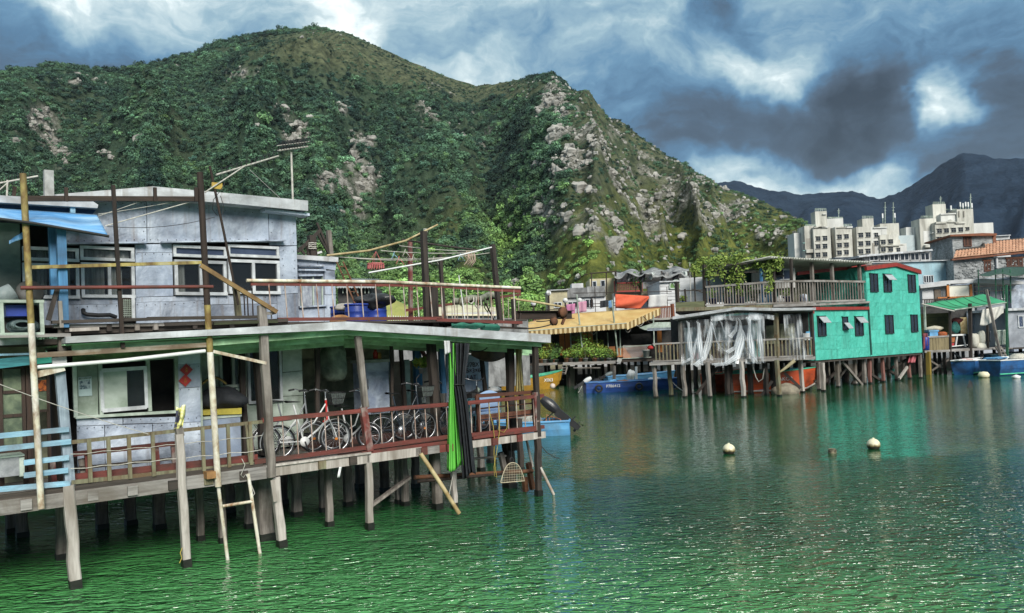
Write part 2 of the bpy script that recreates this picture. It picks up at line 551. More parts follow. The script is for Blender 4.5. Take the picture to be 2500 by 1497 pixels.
glassb=mat('bluish window glass',(.065,.085,.14),(.035,.045,.08),None,2,rough=.12,bump=0,spec=.6)
curt=mat('pale curtain',(.62,.66,.63),(.34,.38,.36),(.72,.75,.73),4,VS,.8,bump=.3)
# ---------------------------------------------------------------- water
def water_material():
 m=bpy.data.materials.new('green harbour water')
 m.use_nodes=True
 N,L=m.node_tree.nodes,m.node_tree.links
 bs=N['Principled BSDF']
 geo=N.new('ShaderNodeNewGeometry')
 def noise(scale,rotz,stretch,det,rough=.5,dist=0.0):
  mp=N.new('ShaderNodeMapping')
  mp.inputs['Rotation'].default_value=(0,0,radians(rotz))
  mp.inputs['Scale'].default_value=stretch
  L.new(geo.outputs['Position'],mp.inputs['Vector'])
  n=N.new('ShaderNodeTexNoise')
  n.inputs['Scale'].default_value=scale
  n.inputs['Detail'].default_value=det
  n.inputs['Roughness'].default_value=rough
  n.inputs['Distortion'].default_value=dist
  L.new(mp.outputs[0],n.inputs['Vector'])
  return n.outputs['Fac']
 def mth(op,a,b):
  n=N.new('ShaderNodeMath');n.operation=op
  for i,x in enumerate((a,b)):
   if isinstance(x,(int,float)):
    n.inputs[i].default_value=x
   else:
    L.new(x,n.inputs[i])
  return n.outputs[0]
 def crest(x,k):
  n=N.new('ShaderNodeMath');n.operation='POWER'
  L.new(mth('SUBTRACT',1.0,mth('ABSOLUTE',mth('MULTIPLY',mth('SUBTRACT',x,.5),3.0),0.0)),n.inputs[0]);n.inputs[1].default_value=k
  return n.outputs[0]
 h1=crest(noise(3.4,24,(.55,1.25,1),2,.5,.5),1.2)
 h2=crest(noise(6.5,-10,(.6,1.2,1),2,.5,.6),1.1)
 h3=noise(.9,12,(.6,1.2,1),2)
 h4=noise(16.0,30,(.6,1.2,1),3)
 sepp=N.new('ShaderNodeSeparateXYZ');L.new(geo.outputs['Position'],sepp.inputs[0])
 wind=noise(.06,35,(.7,1.5,1),3)
 mr=N.new('ShaderNodeMapRange');mr.interpolation_type='SMOOTHSTEP'
 mr.inputs['From Min'].default_value=12.5
 mr.inputs['From Max'].default_value=18.5
 mr.inputs['To Min'].default_value=1.0
 mr.inputs['To Max'].default_value=.04
 L.new(mth('ADD',mth('ADD',sepp.outputs[1],mth('MULTIPLY',sepp.outputs[0],-.25)),mth('MULTIPLY',mth('SUBTRACT',wind,.5),9.0)),mr.inputs['Value'])
 hh=mth('ADD',mth('MULTIPLY',h1,.36),mth('MULTIPLY',h2,.15))
 hh=mth('ADD',hh,mth('MULTIPLY',h3,.55))
 hh=mth('ADD',hh,mth('MULTIPLY',h4,.015))
 hh=mth('MULTIPLY',hh,mr.outputs[0])
 bp=N.new('ShaderNodeBump')
 bp.inputs['Strength'].default_value=1.0
 bp.inputs['Distance'].default_value=.42
 L.new(hh,bp.inputs['Height'])
 L.new(bp.outputs[0],bs.inputs['Normal'])
 rp=N.new('ShaderNodeValToRGB')
 E=rp.color_ramp.elements
 E[0].position,E[0].color=.35,(.006,.046,.017,1)
 E[1].position,E[1].color=.68,(.015,.088,.034,1)
 L.new(noise(.22,0,(1,1,1),4),rp.inputs[0])
 sh=N.new('ShaderNodeMapRange');sh.interpolation_type='SMOOTHSTEP'
 sh.inputs['From Min'].default_value=17.0
 sh.inputs['From Max'].default_value=9.0
 L.new(mth('ADD',mth('ADD',sepp.outputs[1],mth('MULTIPLY',sepp.outputs[0],.55)),mth('MULTIPLY',mth('SUBTRACT',wind,.5),10.0)),sh.inputs['Value'])
 mxs=N.new('ShaderNodeMix');mxs.data_type='RGBA'
 L.new(sh.outputs[0],mxs.inputs['Factor']);L.new(rp.outputs[0],mxs.inputs['A'])
 mxs.inputs['B'].default_value=(.062,.235,.070,1)
 L.new(mxs.outputs['Result'],bs.inputs['Base Color'])
 bs.inputs['Roughness'].default_value=.055
 bs.inputs['IOR'].default_value=1.52
 bs.inputs['Specular IOR Level'].default_value=.5
 return m
mb=MB()
mb.add([(-900,-400,0),(900,-400,0),(900,700,0),(-900,700,0)],[(0,1,2,3)])
ob(mb,'water',water_material(),kind='structure',loc=(0,0,0))
# ---------------------------------------------------------------- hills
def _h(i,j,seed):
 n=(i.astype(np.int64)*374761393+j.astype(np.int64)*668265263+seed*974634533)&0x7fffffff
 n=((n^(n>>13))*1274126177)&0x7fffffff
 n=n^(n>>16)
 return (n&0xffff)/65535.0
def vnoise(x,y,seed=0):
 xi,yi=np.floor(x),np.floor(y)
 fx,fy=x-xi,y-yi
 fx,fy=fx*fx*fx*(fx*(fx*6-15)+10),fy*fy*fy*(fy*(fy*6-15)+10)
 a,b=_h(xi,yi,seed),_h(xi+1,yi,seed)
 c,d=_h(xi,yi+1,seed),_h(xi+1,yi+1,seed)
 return (a*(1-fx)+b*fx)*(1-fy)+(c*(1-fx)+d*fx)*fy
def fbm(x,y,o=5,seed=0,g=.5,ridged=False):
 s,a,t=0,1.0,0
 for k in range(o):
  n=vnoise(x,y,seed+k*17)
  if ridged:
   n=1-np.abs(2*n-1)
  s=s+a*n;t+=a
  a*=g;x=x*2.03+7.1;y=y*2.03+3.3
 return s/t
def to_px(P):
 """photograph pixels of world points (n,3)"""
 q=P-np.array([0,0,EYE])
 z=q@np.array(F_)
 return 1250+FPX*(q@np.array(CR))/z,748.5+SHIFT-FPX*(q@np.array(CU))/z
def skyline(pts):
 az,te=[],[]
 for x,y in pts:
  d=ray(x,y)
  az.append(atan2(d.x,d.y));te.append(d.z/sqrt(d.x**2+d.y**2))
 return np.array(az),np.array(te)
RIDGE=[(-900,330),(-500,250),(-250,190),(0,169),(130,159),(232,169),(313,166),(403,146),(484,126),(525,106),(605,86),(686,72),(777,68),(847,81),(928,119),(1009,156),
(1069,180),(1120,197),(1160,209),(1230,202),(1300,190),(1347,194),(1377,217),(1412,247),(1493,303),(1563,348),(1634,388),(1695,424),(1755,459),(1815,479),
(1876,499),(1917,520),(1960,548),(2020,590),(2100,650),(2200,715),(2400,760),(2800,775),(3300,770)]
raz,rte=skyline(RIDGE)
RPX=np.array([p[0] for p in RIDGE],float)
RD=np.interp(RPX,[-900,0,700,1150,1340,1700,1960,2300,3300],[760,780,900,860,760,620,520,420,380])
NA,NR=760,300
A=np.linspace(raz[0],raz[-1],NA)[:,None]
te=np.interp(A,raz,rte)
Rr=np.interp(A,raz,RD)
r0=np.interp(A,[raz[0],-.2,.1,.35,raz[-1]],[190,190,200,210,230])
Hr=np.maximum(te*Rr+EYE,1.5)
u=np.concatenate([np.linspace(0,1,NR),np.linspace(1.02,1.5,26)])[None,:]
Rg=r0+u*(Rr-r0)
X,Y=np.sin(A)*Rg,np.cos(A)*Rg
uc=np.minimum(u,1)
base=Hr*(0.22*uc+0.78*uc**1.25)
base=np.where(u>1,Hr*(1-(u-1)*.9),base)
env=(np.clip(uc*3.2,0,1)*np.clip((1-uc)*3.0+.04,0,1))*np.clip(Hr/120,0.05,1)
spur=fbm(A*9.0+fbm(X/160,Y/160,3,5)*.9,Rg/420,4,3,.5,True)
relief=(spur-.62)*92+(fbm(X/75,Y/75,5,11)-.5)*42+(fbm(X/26,Y/26,5,12,.6,True)-.6)*15
pj=to_px(np.stack([X,Y,base],-1).reshape(-1,3))
PX,PY=pj[0].reshape(X.shape),pj[1].reshape(X.shape)
spx=np.interp(PY,[190,300,420,560,700],[1345,1330,1330,1370,1450])
dsp=(PX-spx)
relief=relief*(1-.5*np.exp(-(dsp/160)**2))+34*np.exp(-(np.maximum(dsp,0)/210)**2-(np.minimum(dsp,0)/70)**2)-12*np.exp(-((dsp+170)/110)**2)
Z=base+relief*env+(fbm(X/9,Y/9,3,31)-.5)*2.6*np.clip(uc*4,0,1)
Z=np.maximum(Z,.6)
pj=to_px(np.stack([X,Y,Z],-1).reshape(-1,3))
PX,PY=pj[0].reshape(X.shape),pj[1].reshape(X.shape)
ROCKS=[(90,290,45,35,1.1),(120,340,40,35,1.0),(150,380,30,25,.8),(258,385,30,25,.7),(290,420,18,40,.5),(190,190,50,14,.6),(690,270,35,22,.7),(720,320,40,45,.75),
(845,258,26,16,.8),(600,180,60,25,.3),(890,345,40,28,.95),(865,375,25,40,.8),(900,440,45,45,.8),(805,440,45,28,.95),(860,520,60,22,.6),(1050,270,60,60,.55),(1150,330,60,60,.3),
(1360,240,50,50,1.0),(1350,320,70,50,.55),(1400,380,80,60,.55),(1440,450,90,60,.52),(1460,340,60,45,.55),(1550,430,100,60,.45),(1660,470,120,50,.6),(1400,520,120,60,.5),(1560,540,110,50,.5),
(1760,520,90,40,.5),(1500,600,18,18,.9),(1850,560,60,30,.45),(1480,520,60,40,.5)]
rock=np.zeros_like(Z)
for (x,y,rx,ry,w) in ROCKS:
 rock=np.maximum(rock,w*np.exp(-((PX-x)/rx)**2-((PY-y)/ry)**2))
rn=fbm(X/14,Y/14,4,71)
rock=np.clip((rock+(rn-.5)*1.6-.34)*2.2,0,1)*(rock>.12)
grass=np.clip(1.5*np.exp(-((PX-880)/260)**2-((PY-115-np.maximum(PX-850,0)*.35)/55)**2),0,1)
grass=np.maximum(grass,np.exp(-((PX-1230)/120)**2-((PY-215)/30)**2))
grass=np.maximum(grass,.95*np.clip((PX-1290-(620-PY)*.12)/110,0,1))
grass=np.maximum(grass,.35*np.exp(-((PX-800)/260)**2-((PY-150)/50)**2))
grass=np.maximum(grass,.55*np.exp(-((PX-1130)/90)**2-((PY-540)/140)**2))
grass=np.clip(grass+(fbm(X/40,Y/40,4,51)-.5)*.9,0,1)
green=np.clip((PY-420-np.maximum(0,1250-PX)*.20)/170,0,1)*np.clip((PX-500)/500,0.15,1)
Wn=u.shape[1]
verts=np.stack([X,Y,Z],-1).reshape(-1,3)
idx=np.arange(NA*Wn).reshape(NA,Wn)
quads=np.stack([idx[:-1,:-1],idx[1:,:-1],idx[1:,1:],idx[:-1,1:]],-1).reshape(-1,4)[:,::-1]
def np_mesh(name,verts,faces,smooth=True):
 me=bpy.data.meshes.new(name)
 n,k=len(faces),faces.shape[1]
 me.vertices.add(len(verts))
 me.vertices.foreach_set('co',np.ascontiguousarray(verts,dtype=np.float32).ravel())
 me.loops.add(n*k)
 me.loops.foreach_set('vertex_index',np.ascontiguousarray(faces,dtype=np.int32).ravel())
 me.polygons.add(n)
 me.polygons.foreach_set('loop_start',np.arange(0,n*k,k,dtype=np.int32))
 me.update(calc_edges=True)
 me.polygons.foreach_set('use_smooth',np.full(n,smooth))
 me.validate()
 return me
def hill_material():
 m=bpy.data.materials.new('hillside')
 m.use_nodes=True
 N,L=m.node_tree.nodes,m.node_tree.links
 bs=N['Principled BSDF']
 geo=N.new('ShaderNodeNewGeometry')
 def noise(s,d=8,r=.65):
  n=N.new('ShaderNodeTexNoise')
  n.inputs['Scale'].default_value=s
  n.inputs['Detail'].default_value=d
  n.inputs['Roughness'].default_value=r
  L.new(geo.outputs['Position'],n.inputs['Vector'])
  return n.outputs['Fac']
 def attr(a):
  n=N.new('ShaderNodeAttribute');n.attribute_name=a
  return n.outputs['Fac']
 def ramp(f,a,b,p=.35,q=.68):
  r=N.new('ShaderNodeValToRGB')
  r.color_ramp.elements[0].position,r.color_ramp.elements[0].color=p,(*a,1)
  r.color_ramp.elements[1].position,r.color_ramp.elements[1].color=q,(*b,1)
  L.new(f,r.inputs[0])
  return r.outputs[0]
 def mix(f,a,b):
  x=N.new('ShaderNodeMix');x.data_type='RGBA'
  L.new(f,x.inputs['Factor']);L.new(a,x.inputs['A']);L.new(b,x.inputs['B'])
  return x.outputs['Result']
 scrub=ramp(noise(.12),(.014,.032,.022),(.075,.115,.068))
 gr=ramp(noise(.16),(.030,.050,.014),(.200,.215,.050),.38,.64)
 gold=ramp(noise(.14),(.035,.045,.026),(.14,.155,.085),.38,.64)
 gr=mix(attr('green'),gold,gr)
 c=mix(attr('grass'),scrub,gr)
 rk=ramp(noise(.30,10,.75),(.045,.045,.03),(.42,.40,.36),.40,.60)
 c=mix(attr('rock'),c,rk)
 L.new(c,bs.inputs['Base Color'])
 bs.inputs['Roughness'].default_value=.95
 bs.inputs['Specular IOR Level'].default_value=.1
 bp=N.new('ShaderNodeBump')
 bp.inputs['Strength'].default_value=1
 bp.inputs['Distance'].default_value=3.0
 L.new(noise(.35,8,.7),bp.inputs['Height'])
 L.new(bp.outputs[0],bs.inputs['Normal'])
 return m
me=np_mesh('hill',verts,quads)
for nm,a in (('rock',rock),('grass',grass),('green',green)):
 at=me.attributes.new(nm,'FLOAT','POINT')
 at.data.foreach_set('value',a.reshape(-1).astype(np.float32))
me.materials.append(hill_material())
hill=bpy.data.objects.new('hill',me)
COL.objects.link(hill)
setp(hill,kind='structure')
FAR=[(900,560),(1300,500),(1600,455),(1700,446),(1745,444),(1795,439),(1866,459),(1947,472),(2007,469),(2078,462),(2118,474),(2149,482),(2199,464),(2250,434),(2300,398),(2350,370),(2391,375),
(2441,383),(2500,381),(2700,400),(3000,460),(3600,600)]
faz,fte=skyline(FAR)
NA2,NR2=420,90
A2=np.linspace(faz[0],faz[-1],NA2)[:,None]
t2=np.interp(A2,faz,fte)
u2=np.concatenate([np.linspace(0,1,NR2),np.linspace(1.03,1.4,10)])[None,:]
Rf=2300+250*np.sin(A2*7)
Rg2=900+u2*(Rf-900)
X2,Y2=np.sin(A2)*Rg2,np.cos(A2)*Rg2
H2=t2*Rf
b2=np.where(u2>1,H2*(1-(u2-1)),H2*(.3*u2+.7*u2**1.4))
e2=np.clip(u2*3,0,1)*np.clip((1-u2)*3+.03,0,1)
Z2=b2+e2*((fbm(A2*12+fbm(X2/400,Y2/400,3,2),Rg2/1100,4,9,.5,True)-.6)*70+(fbm(X2/120,Y2/120,5,8)-.5)*50)+(fbm(X2/14,Y2/14,3,81)-.5)*9*np.clip(u2*3,0,1)
Z2=np.maximum(Z2,.5)
w2=u2.shape[1]
id2=np.arange(NA2*w2).reshape(NA2,w2)
me=np_mesh('far_mountains',np.stack([X2,Y2,Z2],-1).reshape(-1,3),np.stack([id2[:-1,:-1],id2[1:,:-1],id2[1:,1:],id2[:-1,1:]],-1).reshape(-1,4)[:,::-1])
fm=mat('far slope with painted haze',(.020,.036,.062),(.010,.020,.038),None,.012,rough=.95,bump=1,bsc=.05,spec=.05,bd=10)  # blue of the distance haze is put into the slope's base colour
me.materials.append(fm)
farm=bpy.data.objects.new('far_mountains',me)
COL.objects.link(farm)
setp(farm,kind='structure')
def leaf_material(name,c,c2,attr=None):
 m=bpy.data.materials.new(name)
 m.use_nodes=True
 N,L=m.node_tree.nodes,m.node_tree.links
 bs=N['Principled BSDF']
 geo=N.new('ShaderNodeNewGeometry')
 rp=N.new('ShaderNodeValToRGB')
 rp.color_ramp.elements[0].color=(*c2,1)
 rp.color_ramp.elements[1].color=(*c,1)
 L.new(geo.outputs['Random Per Island'],rp.inputs[0])
 col=rp.outputs[0]
 if attr:
  a=N.new('ShaderNodeAttribute');a.attribute_name=attr;a.attribute_type='INSTANCER'
  mx=N.new('ShaderNodeMix');mx.data_type='RGBA';mx.blend_type='MULTIPLY'
  mx.inputs['Factor'].default_value=1
  L.new(col,mx.inputs['A']);L.new(a.outputs['Color'],mx.inputs['B'])
  col=mx.outputs['Result']
 L.new(col,bs.inputs['Base Color'])
 bs.inputs['Roughness'].default_value=.65
 bs.inputs['Specular IOR Level'].default_value=.25
 return m
leafm=leaf_material('scrub leaves',(1.15,1.15,1.1),(.45,.5,.45),'tint')
rockm=mat('hill boulder',(.42,.405,.37),(.17,.165,.15),(.54,.52,.48),.6,rough=.9,bump=.6,spec=.2,bd=.3)
def clump(seed,n,size):
 mb=MB()
 rnd=random.Random(seed)
 lobes=[(Vector((rnd.uniform(-.45,.45),rnd.uniform(-.45,.45),rnd.uniform(.15,.5))),rnd.uniform(.35,.55)) for _ in range(6)]
 for k,(c,r) in enumerate(lobes):
  mb.leaves(c,r,n//6,size,seed*10+k,(1,1,.85),.55)
 me=bpy.data.meshes.new('leaf_clump')
 me.from_pydata(mb.v,[],mb.f)
 me.materials.append(leafm)
 return me
def boulder_mesh(seed):
 mb=MB().blob((0,0,.22),.55,seed,12,8,.55,(1,.75,.8))
 me=bpy.data.meshes.new('boulder_shape')
 me.from_pydata(mb.v,[],mb.f)
 me.materials.append(rockm)
 return me
def scatter(name,pts,scl,tint,meshes):
 """points with size and tint, each carrying one of the shapes (geometry nodes)"""
 me=bpy.data.meshes.new(name)
 me.vertices.add(len(pts))
 me.vertices.foreach_set('co',pts.astype(np.float32).ravel())
 a=me.attributes.new('size','FLOAT','POINT');a.data.foreach_set('value',scl.astype(np.float32))
 a=me.attributes.new('tint','FLOAT_COLOR','POINT')
 a.data.foreach_set('color',np.concatenate([tint,np.ones((len(pts),1))],1).astype(np.float32).ravel())
 o=bpy.data.objects.new(name,me)
 COL.objects.link(o)
 g=bpy.data.node_groups.new(name,'GeometryNodeTree')
 g.interface.new_socket('Geometry',in_out='INPUT',socket_type='NodeSocketGeometry')
 g.interface.new_socket('Geometry',in_out='OUTPUT',socket_type='NodeSocketGeometry')
 N,L=g.nodes,g.links
 gi,go=N.new('NodeGroupInput'),N.new('NodeGroupOutput')
 j=N.new('GeometryNodeGeometryToInstance')
 for k,sh in enumerate(meshes):
  so=bpy.data.objects.new(name+'_shape',sh)
  oi=N.new('GeometryNodeObjectInfo')
  oi.inputs['Object'].default_value=so
  oi.inputs['As Instance'].default_value=False
  L.new(oi.outputs['Geometry'],j.inputs[0])
 iop=N.new('GeometryNodeInstanceOnPoints')
 L.new(gi.outputs[0],iop.inputs['Points'])
 L.new(j.outputs[0],iop.inputs['Instance'])
 iop.inputs['Pick Instance'].default_value=True
 ri=N.new('FunctionNodeRandomValue');ri.data_type='INT'
 ri.inputs['Min'].default_value=0 if False else 0
 for s in ri.inputs:
  if s.type=='INT' and s.name=='Max':
   s.default_value=len(meshes)-1
 L.new([s for s in ri.outputs if s.type=='INT'][0],iop.inputs['Instance Index'])
 rv=N.new('FunctionNodeRandomValue');rv.data_type='FLOAT_VECTOR'
 rv.inputs['Min'].default_value=(-.15,-.15,0);rv.inputs['Max'].default_value=(.15,.15,6.28)
 L.new(rv.outputs[0],iop.inputs['Rotation'])
 na=N.new('GeometryNodeInputNamedAttribute');na.data_type='FLOAT'
 na.inputs['Name'].default_value='size'
 L.new([s for s in na.outputs if s.enabled][0],iop.inputs['Scale'])
 L.new(iop.outputs[0],go.inputs[0])
 md=o.modifiers.new('scatter','NODES')
 md.node_group=g
 return setp(o,kind='stuff')
rng=np.random.default_rng(5)
def samp(G,ia,iu):
 i0,j0=np.floor(ia).astype(int),np.floor(iu).astype(int)
 fa,fu=ia-i0,iu-j0
 return (G[i0,j0]*(1-fa)+G[i0+1,j0]*fa)*(1-fu)+(G[i0,j0+1]*(1-fa)+G[i0+1,j0+1]*fa)*fu
n=130000
ia=rng.uniform(0,NA-2,n)
iu=rng.uniform(0,1,n)**.85*(NR+1)
gx,gy,gz=samp(X,ia,iu),samp(Y,ia,iu),samp(Z,ia,iu)
gpx,gpy=samp(PX,ia,iu),samp(PY,ia,iu)
rk,grs,grn=samp(rock,ia,iu),samp(grass,ia,iu),samp(green,ia,iu)
dens=np.clip(1-rk*.9,0,1)*np.clip(1.05-grs*.80,.05,1)*np.clip(.12+1.5*fbm(gx/22,gy/22,3,99),0,1)*.8
keep=(rng.uniform(0,1,n)<dens)&(gz>2.0)&(gpx>-350)&(gpx<2250)
gx,gy,gz,gpx,gpy,grn,grs=[a[keep] for a in (gx,gy,gz,gpx,gpy,grn,grs)]
m_=len(gx)
scl=rng.uniform(1.4,3.7,m_)*(1+(rng.uniform(0,1,m_)>.93)*.6)*(.8+.5*fbm(gx/60,gy/60,2,7))*np.where(grs>.5,.52,1)
dark,mid,lime=np.array([.024,.056,.048]),np.array([.105,.205,.125]),np.array([.27,.44,.11])
f1=np.clip(fbm(gx/45,gy/45,3,44)*1.5-.35+rng.normal(0,.18,m_),0,1)[:,None]
f2=np.clip(grn*.9+rng.normal(0,.15,m_),0,1)[:,None]
tint=(dark*(1-f1)+mid*f1)*(1-f2)+(mid*.6*(1-f1)+lime*f1)*f2
tint=tint*np.exp(rng.normal(0,.38,(m_,1)))
scatter('hill_scrub',np.stack([gx,gy,gz-.25],1),scl,tint,[clump(k,150,.17) for k in range(4)])
n=90000
ia=rng.uniform(0,NA-2,n)
iu=rng.uniform(.05,1,n)*NR
rk=samp(rock,ia,iu)
keep=(rng.uniform(0,1,n)<rk*.55+.02*(samp(PX,ia,iu)>1250)+.003)&(samp(Z,ia,iu)>4)
ia,iu,rk=ia[keep],iu[keep],rk[keep]
bx,by,bz=samp(X,ia,iu),samp(Y,ia,iu),samp(Z,ia,iu)
bs_=rng.uniform(.8,2.5,len(bx))*np.where(rng.uniform(0,1,len(bx))>.9,2.0,1)
scatter('hill_boulders',np.stack([bx,by,bz-.2],1),bs_,np.ones((len(bx),3)),[boulder_mesh(k) for k in range(4)])
big=[(95,285),(112,318),(140,360),(160,400),(258,380),(272,384),(345,345),(40,345),(845,255),(690,268),(712,318),(905,340),(890,355),(868,380),(862,350),(800,435),(825,450),(780,428),(900,420),(880,455),(1062,285),
(1370,235),(1355,262),(1395,365),(1390,378),(1460,363),(1440,400),(1470,395),(1560,485),(1570,475),(1500,600),(1640,480),(1345,350),(1410,470),(720,345),(1540,520)]
bm_=[boulder_mesh(20+k) for k in range(5)]
tree_pts=np.stack([PX.ravel(),PY.ravel()],1)
vis=(np.broadcast_to(u,X.shape)<=1).ravel()
CL=['long bare scar on the slope above the blue canopy','gully over the roof of the upper grey house','bare patch under the main summit','rock streak right above the grid antenna','outcrop on the slope above the grey side shed','rocky spur falling from the second summit','lower slope above the striped awning']
cl_=[0,0,0,0,1,1,1,0,2,3,3,4,4,4,4,4,4,4,4,4,2,5,5,5,5,5,5,5,6,6,6,6,5,6,3,6]
ORD=['highest','second highest','third highest','fourth highest','fifth highest','sixth highest','seventh highest','eighth highest','ninth highest','tenth highest']
for k,(x,y) in enumerate(big):
 rank=sorted([j for j in range(len(big)) if cl_[j]==cl_[k]],key=lambda j:(big[j][1],j)).index(k)
 dd=(tree_pts[:,0]-x)**2+(tree_pts[:,1]-y)**2+np.where(vis,0,1e9)
 i=int(np.argmin(dd))
 o=bpy.data.objects.new('boulder',bm_[k%5])
 COL.objects.link(o)
 o.location=(X.ravel()[i],Y.ravel()[i],Z.ravel()[i])
 rr=random.uniform(4,7)
 o.scale=(rr,rr,rr*random.uniform(.7,1.2))
 o.rotation_euler=(random.uniform(-.3,.3),random.uniform(-.3,.3),random.uniform(0,6))
 setp(o,ORD[rank]+' pale boulder in the '+CL[cl_[k]],'boulder','boulders on the hillside')
 # ---------------------------------------------------------------- low ground the village stands on
mud=mat('mud bank',(.075,.065,.05),(.03,.027,.022),(.13,.115,.09),1.2,rough=.9,bump=.6)
edge=[(-120,10),(-40,8),(-19,14),(-11.5,18.7),(-6.5,22.8),(-3.2,26.5),(-3.4,40),(-3.6,55),(-2.5,66),(12,66),(22,61),(28,65),(45,66),(70,64),(160,60)]
N_=len(edge)
gv,gf=[],[]
for i,(x,y) in enumerate(edge):
 gv+=[(x,y,-1.5),(x+.1,y+1.0,.7),(x*1.05,y+8,1.2),(x*1.6,220,1.4),(x*5,800,1.0)]
for i in range(N_-1):
 for k in range(4):
  gf.append((i*5+k,(i+1)*5+k,(i+1)*5+k+1,i*5+k+1))
ob(MB().add(gv,gf),'ground',mud,kind='structure',loc=(0,0,0))
# ---------------------------------------------------------------- air between here and the far mountains
hzm=bpy.data.materials.new('thin haze')
hzm.use_nodes=True
_n=hzm.node_tree.nodes
_n.remove(_n['Principled BSDF'])
_v=_n.new('ShaderNodeVolumePrincipled')
_v.inputs['Color'].default_value=(.72,.82,.95,1)
_v.inputs['Density'].default_value=3e-5
_v.inputs['Anisotropy'].default_value=0.0
hzm.node_tree.links.new(_v.outputs[0],_n['Material Output'].inputs['Volume'])
mb=MB().box((0,1550,349),(9000,4300,705))
ob(mb,'haze',hzm,kind='stuff')
# ---------------------------------------------------------------- the near stilt house and its neighbours
HA=Fr(-7.25,11.27,39.1)
HR=HA.a
DK=1.45
def H(x,y,t=0.0):
 return HA.pt(x,y,t)
def sx(x,y,t=0.0):
 return HA.hit(x,y,t)[0]
def part(mb,name,m,par,**k):
 return ob(mb,name,m,par,**k)
def pbeam(x0,y0,x1,y1,w,h=None,t0=0.0,t1=None,fr=None):
 fr=fr or HA
 return MB().beam(fr.pt(x0,y0,t0),fr.pt(x1,y1,t0 if t1 is None else t1),w,h)
def ptube(pts,r,n=8,t=0.0,fr=None,r2=None):
 fr=fr or HA
 return MB().tube([fr.pt(p[0],p[1],p[2] if len(p)>2 else t) for p in pts],r,n,r2=r2)
def catenary(p,q,sag,n=10):
 p,q=Vector(p),Vector(q)
 return [p.lerp(q,i/n)-Vector((0,0,sag*4*(i/n)*(1-i/n))) for i in range(n+1)]
def jit(a):
 return random.uniform(-a,a)
glass_t=bpy.data.materials.new('thin window glass')
glass_t.use_nodes=True
_b=glass_t.node_tree.nodes['Principled BSDF']
_b.inputs['Base Color'].default_value=(.03,.035,.04,1)
_b.inputs['Roughness'].default_value=.06
_b.inputs['Alpha'].default_value=.28
_b.inputs['Specular IOR Level'].default_value=.8
def window(par,fr,x0,y0,x1,y1,t,cols,fm,w=.045,glass=None,curtain=None,name='window',rows=None):
 """frame of bars round panes; x/y in photograph pixels on the plane t of the frame fr"""
 s0,z1=fr.hit(x0,y0,t);s1,z0=fr.hit(x1,y1,t)
 mb=MB()
 d=.05
 mb.fbox(fr,s0,s1,t-d,t+.03,z1-w,z1)
 mb.fbox(fr,s0,s1,t-d-.02,t+.03,z0,z0+w)
 xs=[s0+(s1-s0)*c for c in [0]+cols+[1]]
 for i,a in enumerate(xs):
  a0=a if i==0 else (a-w if i==len(xs)-1 else a-w*.5)
  mb.fbox(fr,a0,a0+w,t-d+.004,t+.026,z0+w,z1-w)
 fo=part(mb,name,fm,par)
 for i in range(len(xs)-1):
  g=MB().fbox(fr,xs[i]+w*.4,xs[i+1]-w*.4,t-.004,t+.004,z0+w*.8,z1-w*.8)
  part(g,'pane',glass or glass_t,fo)
  if curtain and curtain[i]:
   a0,a1=xs[i]+w,xs[i]+w+(xs[i+1]-xs[i]-2*w)*curtain[i]
   ph=random.uniform(0,6)
   c=MB().sheet(lambda u,v:fr.P(a0+(a1-a0)*u,t+.09+.02*sin(u*24+ph)+.012*sin(u*55+v*3),z0+w+(z1-z0-2*w)*v),40,2)
   part(c,'curtain',curt,fo)
 return fo
def panels(par,fr,polys,t,m,thick=.03,name='panel'):
 for p in polys:
  q=[fr.hit(x,y,t) for x,y in p]
  cx_,cz_=sum(a for a,_ in q)/len(q),sum(z for _,z in q)/len(q)
  q=[(a+(cx_-a)/max(.3,abs(cx_-a))*.006,z+(cz_-z)/max(.3,abs(cz_-z))*.006) for a,z in q]
  o_=jit(.006)
  part(MB().prism(fr,q[::-1],t+o_,t+thick+o_),name,m,par)
  # ---- deck with its planks, beams and stilts
deck=thing('stilt_deck','long timber deck on stilts over the water carrying the grey metal house and the bicycles','deck',HA.P(5,1,0),HR)
floorred=mat('worn red deck plank',(.16,.06,.045),(.07,.04,.034),(.24,.17,.14),3,HS,.8,grime=(.06,.05,.045),gsc=1.2)
for r in range(13):
 t0=.02+r*.19
 cuts=[-4.5,-1.5+jit(.4),2.2+jit(.5),5.4+jit(.5),8+jit(.5),10.05]
 for a,b in zip(cuts[:-1],cuts[1:]):
  part(MB().fbox(HA,a+.006,b-.006,t0,t0+.182,DK-.045+jit(.004),DK+jit(.004)),'plank',floorred if a>3.5 else woodh,deck)
part(MB().fbox(HA,-5,10.0,2.55,7.9,DK-.06,DK-.01),'floor',interdark,deck)
for (x0,y0,x1,y1,m,h) in [(-250,1272,653,1151,woodh,.21),(662,1149,898,1121,palewood,.17),(893,1121,1026,1106,palewood,.17),(1012,1113,1092,1100,woodh,.15),(1150,1088,1328,1065,palewood,.14)]:
 a0,a1=sx(x0,y0),sx(x1,y1)
 part(MB().fbox(HA,a0,a1,-.06,.02,1.32-h/2,1.32+h/2),'beam',m,deck)
a0,a1=sx(-250,1240),sx(640,1140)
part(MB().fbox(HA,a0,a1,-.04,.016,DK-.03,DK+.05),'edge_board',darkwoodh,deck)
part(MB().fbox(HA,sx(646,1130),sx(900,1100),-.10,.0,DK-.045,DK-.01),'edge_board',palewood,deck)
part(MB().fbox(HA,sx(1153,1075),sx(1318,1050),-.05,.016,DK-.03,DK+.02),'edge_board',redpaint,deck)
part(MB().fbox(HA,sx(880,1100),sx(1088,1075),-.05,.016,DK-.05,DK+.01),'edge_board',redpaint,deck)
